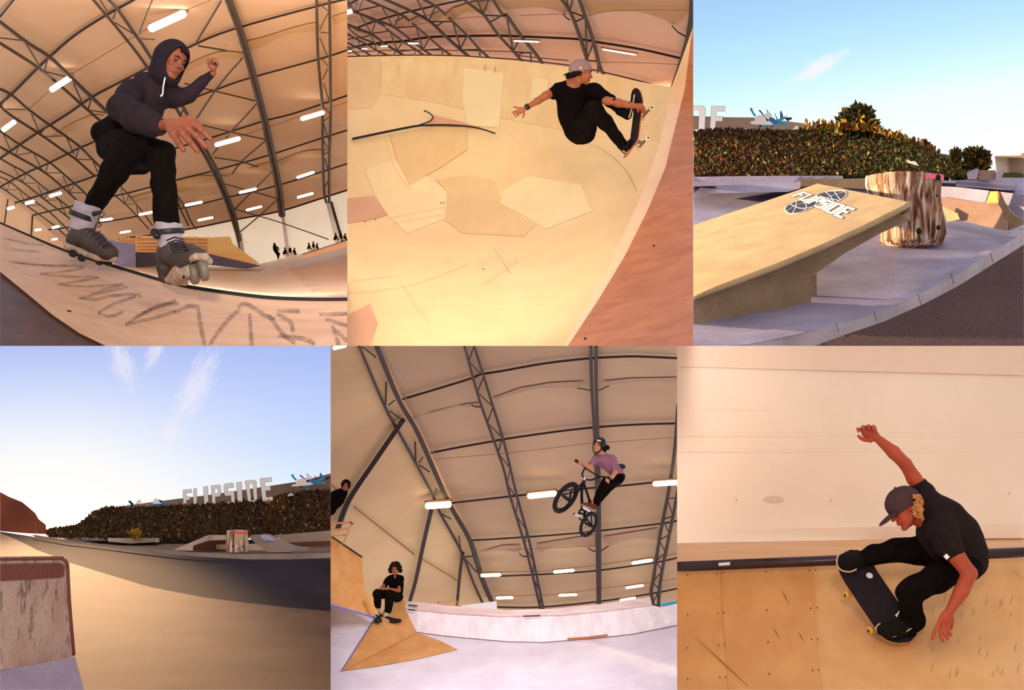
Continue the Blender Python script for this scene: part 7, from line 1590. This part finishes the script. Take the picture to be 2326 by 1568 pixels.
    f.chain('b', [(779, 1112, .02, 5), (774, 1118, .03, 8)], 3); f.L['skin'].pr += []; f.chain('skin', [(781, 1110, .02, 4.5), (774, 1122, .03, 9), (752, 1150, .05, 13)], 3)
    f.build('skin', 'body', M['skin2'], t, .009, clip=5); face_bits(q, ax, h, t)
    f.S('hood').ell(q(0, -.1, .12), (.5 * h, .55 * h, .56 * h), ax, .02); f.S('hood').ell(q(0, .42, -.06), (.3 * h, .4 * h, .42 * h), ax, .01, True)
    f.build('hood', 'hood', M['black'], t, .008)
    f.chain('jk', [(777, 1120, .03, 12), (762, 1134, .05, 18), (745, 1155, .06, 19)], 6); f.chain('jk', [(783, 1122, -.05, 6), (776, 1138, -.1, 6), (755, 1155, -.12, 6)], 4); f.build('jk', 'jacket', M['black_tee'], t, .01, fold=.008, ff=24, clip=5)

def people6():
    f = Fig(12.1); u = f.u; t = empty('person', P(2080, 1480, 12.0), 'skateboarder in a charcoal cap and black T-shirt crouching over his board on the coping', 'person')
    A = lambda x, y: (1930 + x / 5.807, 950 + y / 5.807); B = lambda x, y: (1880 + x / 4.9, 1180 + y / 4.9); C = lambda x, y: (2080 + x / 3.919, 1080 + y / 3.919)
    Uv = (-.45, .1, .85); Fv = (-.8, -.22, -.52)
    q, ax, h = head(f, (2056, 1156, 0), Uv, Fv, 86)
    f.chain('skin', [(2082, 1176, .02, 19), (2102, 1180, .04, 24)], 6)
    f.chain('skin', [(2115, 1165, .05, 38), (2160, 1205, .05, 42), (2205, 1265, .08, 34)], 12)
    f.chain('skin', [(2105, 1128, .1, 20), (2076, 1087, .1, 17), (2057, 1055, .08, 14.5), (2030, 1028, .05, 15), (1994, 997, 0, 9.5)], 5)
    # upper hand, fingers curling forward
    f.ell('skin', (1980, 987, 0), (17, 8, 15), 35, 5); f.ell('skin', (1968, 982, -.01), (12, 8, 12), 20, 4)
    for pl in ([(1968, 986), (1958, 977), (1949, 975)], [(1970, 978), (1964, 971), (1960, 970)], [(1978, 974), (1974, 969), (1972, 968)], [(1987, 975), (1985, 970), (1983, 970)]):
        f.chain('skin', [(pl[0][0], pl[0][1], 0, 5), (pl[1][0], pl[1][1], -.03, 4.4), (pl[2][0], pl[2][1], -.07, 3.8), (pl[2][0] + 1.5, pl[2][1] + 5, -.1, 3.4)], 1.5)
    f.chain('skin', [(1978, 1000, -.01, 6), (1964, 999, -.03, 4.8), (1956, 996, -.04, 4.2), (1950, 991, -.04, 3.4)], 2)
    # near arm
    f.chain('skin', [(2146, 1222, -.08, 20), (2174, 1266, -.21, 19), (2202, 1304, -.22, 17.5), (2184, 1343, -.26, 17), (2157, 1388, -.3, 10)], 5)
    f.ell('skin', (2149, 1404, -.31), (15, 7.5, 19), 22, 5)
    for pl in ([(2139, 1404), (2129, 1424), (2121, 1440), (2118, 1451)], [(2144, 1417), (2139, 1431), (2137, 1445), (2141, 1456)], [(2150, 1419), (2147, 1431), (2148, 1443), (2153, 1452)], [(2157, 1415), (2154, 1425), (2155, 1435), (2159.5, 1443)]):
        f.chain('skin', [(x, y, -.31 - .015 * i, 5.2 - .55 * i) for i, (x, y) in enumerate(pl)], 1.5)
    f.chain('skin', [(2160, 1402, -.29, 5.5), (2161, 1416, -.27, 4.8), (2160, 1427, -.25, 4)], 2)
    # legs inside the trousers
    f.chain('skin', [(2195, 1285, 0, 28), (2062, 1348, -.2, 21), (2072, 1412, -.12, 15), (2045, 1436, -.12, 12)], 8); f.chain('skin', [(2150, 1265, .15, 30), (2040, 1248, .1, 19), (1968, 1266, .1, 12), (1930, 1278, .08, 12)], 8)
    f.build('skin', 'body', M['skin6'], t, .0045)
    face_bits(q, ax, h, t, brow=True)
    # hair at the nape
    r = random.Random(3)
    for i in range(60):
        a = (2080 + r.uniform(-6, 8), 1124 + r.uniform(0, 50)); f.chain('hair', [(a[0], a[1], -.1 + r.uniform(-.03, .03), 2.8), (a[0] + 6 + r.uniform(-3, 4), a[1] + 5, -.11, 2.2), (a[0] + 9 + r.uniform(-3, 5), a[1] + 12, -.1, 1.2)], .6)
    f.ell('hair', (2080, 1150, 0), (14, 34, 30), 12, 5); f.build('hair', 'hair', M['hair_bl'], t, .0045)
    # cap
    f.S('cap').ell(q(0, -.03, .17), (.45 * h, .50 * h, .43 * h), ax, .01); f.S('cap').cut(q(0, 0, .02), Vector(ax[1]) * -.12 - Vector(ax[2]), .7 * h)
    o = f.build('cap', 'cap', M['cap_dk'], t, .005, fold=.001, ff=40)
    s = f.S('brim'); bx = (ax[0], (Vector(ax[1]) - Vector(ax[2]) * .22).normalized(), (Vector(ax[2]) + Vector(ax[1]) * .22).normalized()); s.ell(q(0, .5, .0), (.33 * h, .36 * h, .05 * h), bx, .01); f.build('brim', 'brim', M['cap_dk'], o, .0045)
    mb = MB(); mb.ball(q(0, -.03, .6), .008, 8); mb.build('button', M['cap_dk'], o)
    # shirt
    f.chain('shirt', [(2108, 1150, .06, 40), (2140, 1185, .04, 52), (2175, 1225, .05, 56), (2200, 1262, .07, 42), (2206, 1278, .08, 36)], 14)
    f.chain('shirt', [(2108, 1152, .08, 34), (2100, 1122, .1, 27)], 8); f.chain('shirt', [(2104, 1130, .1, 25), (2083, 1096, .1, 22)], 5, 'fru')
    f.chain('shirt', [(2138, 1206, -.1, 38), (2152, 1235, -.17, 31)], 12); f.chain('shirt', [(2150, 1226, -.16, 31), (2172, 1266, -.21, 24)], 5, 'fru')
    f.chain('shirt', [(2110, 1215, .05, 30), (2135, 1248, .05, 28)], 12)
    f.build('shirt', 'shirt', M['black_tee'] if 0 else plain('charcoal_brown_cotton', '231819', .95, spec=.1, var=.2, scale=22), t, .006, fold=.006, ff=24, seed=1)
    mb = MB(); mb.box(f.w((2150, 1265, -.33)), (Vector((.009, 0, .009)), Vector((0, .01, 0)), Vector((-.009, 0, .009)))); mb.build('badge', M['cream'], t)
    # trousers
    f.chain('tr', [(2205, 1282, .08, 36), (2185, 1282, .06, 38), (2165, 1270, .1, 36)], 12)
    f.chain('tr', [(2190, 1285, 0, 35), (2120, 1318, -.12, 32), (2066, 1345, -.2, 29), (2068, 1378, -.16, 25), (2074, 1412, -.12, 25), (2066, 1424, -.12, 22)], 9)
    f.chain('tr', [(2150, 1262, .15, 40), (2090, 1250, .13, 33), (2030, 1250, .1, 25), (1985, 1262, .1, 22), (1962, 1268, .1, 18)], 9)
    f.build('tr', 'trousers', M['jeans'], t, .006, fold=.007, ff=34, seed=7)
    for nm, pts, sole in (('a', [(1948, 1274, .08, 17), (1925, 1276, .06, 20), (1916, 1277, .05, 17)], [(1905, 1260), (1901, 1272), (1903, 1287), (1914, 1297), (1932, 1299), (1946, 1293)]),
                     ('b', [(2062, 1420, -.12, 21), (2040, 1428, -.14, 20), (2015, 1432, -.16, 17), (2003, 1430, -.17, 14)], [(2000, 1417), (1991, 1424), (1992, 1434), (2002, 1443), (2022, 1447), (2046, 1441), (2066, 1430), (2084, 1418)])):
        f.chain(nm, pts, 7); f.build(nm, 'shoe', M['shoe_dk'], t, .0045)
        mb = MB(); dd = pts[1][2] - .03; z = curve_pts([(x, y, 0) for x, y in sole], 4); mb.tube([f.w((p.x, p.y, dd - .01)) for p in z], .006, n=8); mb.build('sole', M['white_rub'], t, smooth=True)
    mb = MB(); mb.tube([f.w((2034, 1398, -.25)), f.w((2040, 1394, -.26)), f.w((2042, 1389, -.25)), f.w((2036, 1402, -.25))], .003, n=6); mb.build('lace', M['cream'], t)
    c = P(1990, 1366, 12.18); T = P(1921, 1262, 12.36); Bm = P(2060, 1468, 11.98)
    b, (Ld, Wd, Nn) = deck('skateboard', (T + Bm) / 2, (T - Bm) * .5, Vector((.094, .055, .055)), .05, .012, 'skateboard with black grip tape and yellow wheels under the crouching skater', wheels='wheel_yl', tk=1.5)
    st = (T + Bm) / 2 + Ld * .165 + Wd * .055 + Nn * .013
    mb = MB(); n = 20; mb.add([st + (Ld * math.cos(2 * math.pi * i / n) + Wd * math.sin(2 * math.pi * i / n)) * .022 for i in range(n)], [list(range(n))]); mb.build('sticker', M['decal'], b)
def camera():
    c = bpy.data.cameras.new('camera'); o = bpy.data.objects.new('camera', c); COL.objects.link(o)
    o.location = (0, 0, Z0); o.rotation_euler = (math.pi / 2, 0, 0)
    c.sensor_width = 36; c.sensor_fit = 'HORIZONTAL'; c.lens = F / 2326 * 36; c.clip_end = 500
    SC.camera = o
def world():
    w = bpy.data.worlds.new('sky'); SC.world = w; w.use_nodes = True; nt = w.node_tree; L = nt.links.new
    nt.nodes.clear()
    out = N(nt, 'ShaderNodeOutputWorld'); bg = N(nt, 'ShaderNodeBackground'); L(bg.outputs[0], out.inputs[0])
    tc = N(nt, 'ShaderNodeTexCoord'); sp = N(nt, 'ShaderNodeSeparateXYZ'); L(tc.outputs['Generated'], sp.inputs[0])
    def mth(op, a, b=None, c=None, clamp=False):
        n = N(nt, 'ShaderNodeMath', operation=op); n.use_clamp = clamp
        for i, q in enumerate((a, b, c)):
            if q is None: continue
            if isinstance(q, (int, float)): n.inputs[i].default_value = q
            else: L(q, n.inputs[i])
        return n.outputs[0]
    def mix(f, a, b):
        n = N(nt, 'ShaderNodeMix', data_type='RGBA')
        if isinstance(f, (int, float)): n.inputs[0].default_value = f
        else: L(f, n.inputs[0])
        for i, q in ((6, a), (7, b)):
            if isinstance(q, tuple): n.inputs[i].default_value = (*q, 1)
            else: L(q, n.inputs[i])
        return n.outputs[2]
    yy = mth('MAXIMUM', sp.outputs['Y'], .02)
    u = mth('DIVIDE', sp.outputs['X'], yy); v = mth('DIVIDE', sp.outputs['Z'], yy)      # bearing and elevation
    # high sky: pale at its hills, cyan, then blue
    h = mth('ADD', mth('MULTIPLY', mth('SUBTRACT', v, .085), 10.4), mth('MULTIPLY', mth('SUBTRACT', u, .1), -1.6))
    r1 = ramp(nt, [(0.0, lin('ffffff')), (.28, lin('f4ffff')), (.42, lin('dcffff')), (.6, lin('c6f0ff')), (.8, lin('b4e0ff')), (1.0, lin('a8d0fb'))]); L(h, r1.inputs[0])
    # low sky around the evening sun
    g = mth('MULTIPLY', mth('SUBTRACT', v, -.1), 10)
    r2 = ramp(nt, [(0.0, lin('fdfbff')), (.22, lin('e2f0ff')), (.45, lin('c8dcff')), (.7, lin('bccfff')), (1.0, lin('aabcf4'))]); L(g, r2.inputs[0])
    du = mth('DIVIDE', mth('SUBTRACT', u, -.243), .085); dv = mth('DIVIDE', mth('SUBTRACT', v, -.092), .05)
    q = mth('ADD', mth('MULTIPLY', du, du), mth('MULTIPLY', dv, dv))
    gl = mth('POWER', 2.718, mth('MULTIPLY', q, -.75))
    low = mix(mth('MULTIPLY', gl, 1.35, clamp=True), r2.outputs[0], lin('fffdfb'))
    du2 = mth('DIVIDE', mth('SUBTRACT', u, -.243), .019); dv2 = mth('DIVIDE', mth('SUBTRACT', v, -.0945), .011)
    q2 = mth('ADD', mth('MULTIPLY', du2, du2), mth('MULTIPLY', dv2, dv2))
    core = mth('POWER', 2.718, mth('MULTIPLY', q2, -1))
    # clouds
    cv = N(nt, 'ShaderNodeCombineXYZ'); L(u, cv.inputs[0]); L(v, cv.inputs[1])
    def wisp(cx, cy, sx, sy, ang, ns, thr, stretch=(1, 1, 1)):
        """soft streaky cloud around pixel bearing cx, cy"""
        U = (cx - CX) / F; Vv = (CY - cy) / F; ca, sa = math.cos(ang), math.sin(ang)
        a = mth('SUBTRACT', u, U); b = mth('SUBTRACT', v, Vv)
        p = mth('ADD', mth('MULTIPLY', a, ca), mth('MULTIPLY', b, sa)); r = mth('SUBTRACT', mth('MULTIPLY', b, ca), mth('MULTIPLY', a, sa))
        e = mth('ADD', mth('POWER', mth('ABSOLUTE', mth('DIVIDE', p, sx / F)), 2), mth('POWER', mth('ABSOLUTE', mth('DIVIDE', r, sy / F)), 2))
        e = mth('POWER', 2.718, mth('MULTIPLY', e, -1))
        c2 = N(nt, 'ShaderNodeCombineXYZ'); L(mth('MULTIPLY', p, stretch[0]), c2.inputs[0]); L(mth('MULTIPLY', r, stretch[1]), c2.inputs[1])
        no = N(nt, 'ShaderNodeTexNoise'); no.inputs['Scale'].default_value = ns; no.inputs['Detail'].default_value = 7; no.inputs['Roughness'].default_value = .62; no.inputs['Distortion'].default_value = .8
        L(c2.outputs[0], no.inputs['Vector'])
        return mth('MULTIPLY', mth('SUBTRACT', mth('ADD', mth('MULTIPLY', e, .75), mth('MULTIPLY', no.outputs['Fac'], .9)), thr), 2.6, clamp=True)
    c_hi = wisp(1862, 152, 92, 26, .54, 120, .80, (.8, 3.4, 1))
    c_lo = mth('MAXIMUM', mth('MAXIMUM', wisp(445, 880, 125, 44, 1.12, 150, .80, (.7, 3.4, 1)), wisp(388, 985, 52, 34, 1.45, 150, .80, (.8, 3, 1))), mth('MAXIMUM', wisp(278, 825, 85, 36, -1.2, 150, .82, (.7, 3.2, 1)), wisp(352, 800, 60, 26, 1.2, 150, .84, (.8, 3, 1))))
    hi = mix(mth('MULTIPLY', c_hi, .9), r1.outputs[0], lin('fbf8ff'))
    low = mix(mth('MULTIPLY', c_lo, .62), low, lin('f4f0fa'))
    isup = mth('MULTIPLY', mth('SUBTRACT', v, .03), 60, clamp=True)
    front = mix(isup, low, hi)
    fs = mix(core, front, (5, 3.4, 1.6))
    isf = mth('MULTIPLY', mth('SUBTRACT', sp.outputs['Y'], .6), 8, clamp=True)
    amb = mix(mth('MULTIPLY', mth('ADD', sp.outputs['Z'], 1), .5, clamp=True), lin('e6d2c4'), lin('fff6f0'))
    ambs = N(nt, 'ShaderNodeMix', data_type='RGBA', blend_type='MULTIPLY'); ambs.inputs[0].default_value = 1; L(amb, ambs.inputs[6]); ambs.inputs[7].default_value = (AMB, AMB, AMB, 1)
    L(mix(isf, ambs.outputs[2], fs), bg.inputs[0]); bg.inputs[1].default_value = 1.0
AMB = 1.0
def spot(name, loc, target, energy, col, angle, blend=.3, size=.3):
    l = bpy.data.lights.new(name, 'SPOT'); l.energy = energy; l.color = col; l.spot_size = math.radians(angle); l.spot_blend = blend; l.shadow_soft_size = size
    o = bpy.data.objects.new(name, l); COL.objects.link(o); o.location = loc
    o.rotation_euler = (Vector(target) - Vector(loc)).to_track_quat('-Z', 'Y').to_euler()
    return o
def lights():
    # unseen fill spots added near the viewer to brighten the indoor bays
    spot('fill_spot', (-1.5, 1, Z0 + 3.5), P(395, 500, 18), 1500, (1, .88, .74), 17, .4, 1.0)
    spot('inner_fill_spot', P(395, 600, 12.2), P(400, 260, 22), 1300, (1, .88, .74), 125, .7, .8)  # added fill inside the hall, not one of its lamps
    spot('fill_spot', (1.5, 1, Z0 + 5), P(1180, 330, 20), 3000, (1, .9, .76), 15, .4, 1.4)
    spot('fill_spot', (-.5, 1, Z0 + 3), P(1145, 1180, 30), 14000, (1, .92, .84), 15, .4, 1.2)
    spot('inner_fill_spot', P(1130, 1000, 27), P(1130, 1530, 30.5), 620, (.95, .92, 1), 100, .8, .5)  # added fill above the floor, no lamp hangs there
    spot('fill_spot', (1.0, 1, Z0 + 2.5), P(1930, 1180, 12.5), 1350, (1, .88, .76), 18, .4, .9)
    spot('evening_sun', P(100, 480, 62), P(125, 1262, 30), 150000, (1, .6, .3), 10.5, 1.0, .5)
    spot('morning_sun', (-16, 35, Z0 + 5.2), P(1950, 470, 33), 90000, (1, .74, .4), 48, .3, .25)
def finish():
    for o in bpy.data.objects:
        if '_w' in o: del o['_w']
    vs = SC.view_settings; vs.view_transform = 'Standard'; vs.look = 'None'; vs.gamma = 1; vs.use_curve_mapping = False; vs.exposure = 0.0
bay1()
for fn in ('bay2', 'bay3', 'bay4', 'bay5', 'bay6', 'people1', 'people2', 'people5', 'people6'):
    if fn in globals(): globals()[fn]()
camera(); world(); lights(); finish()
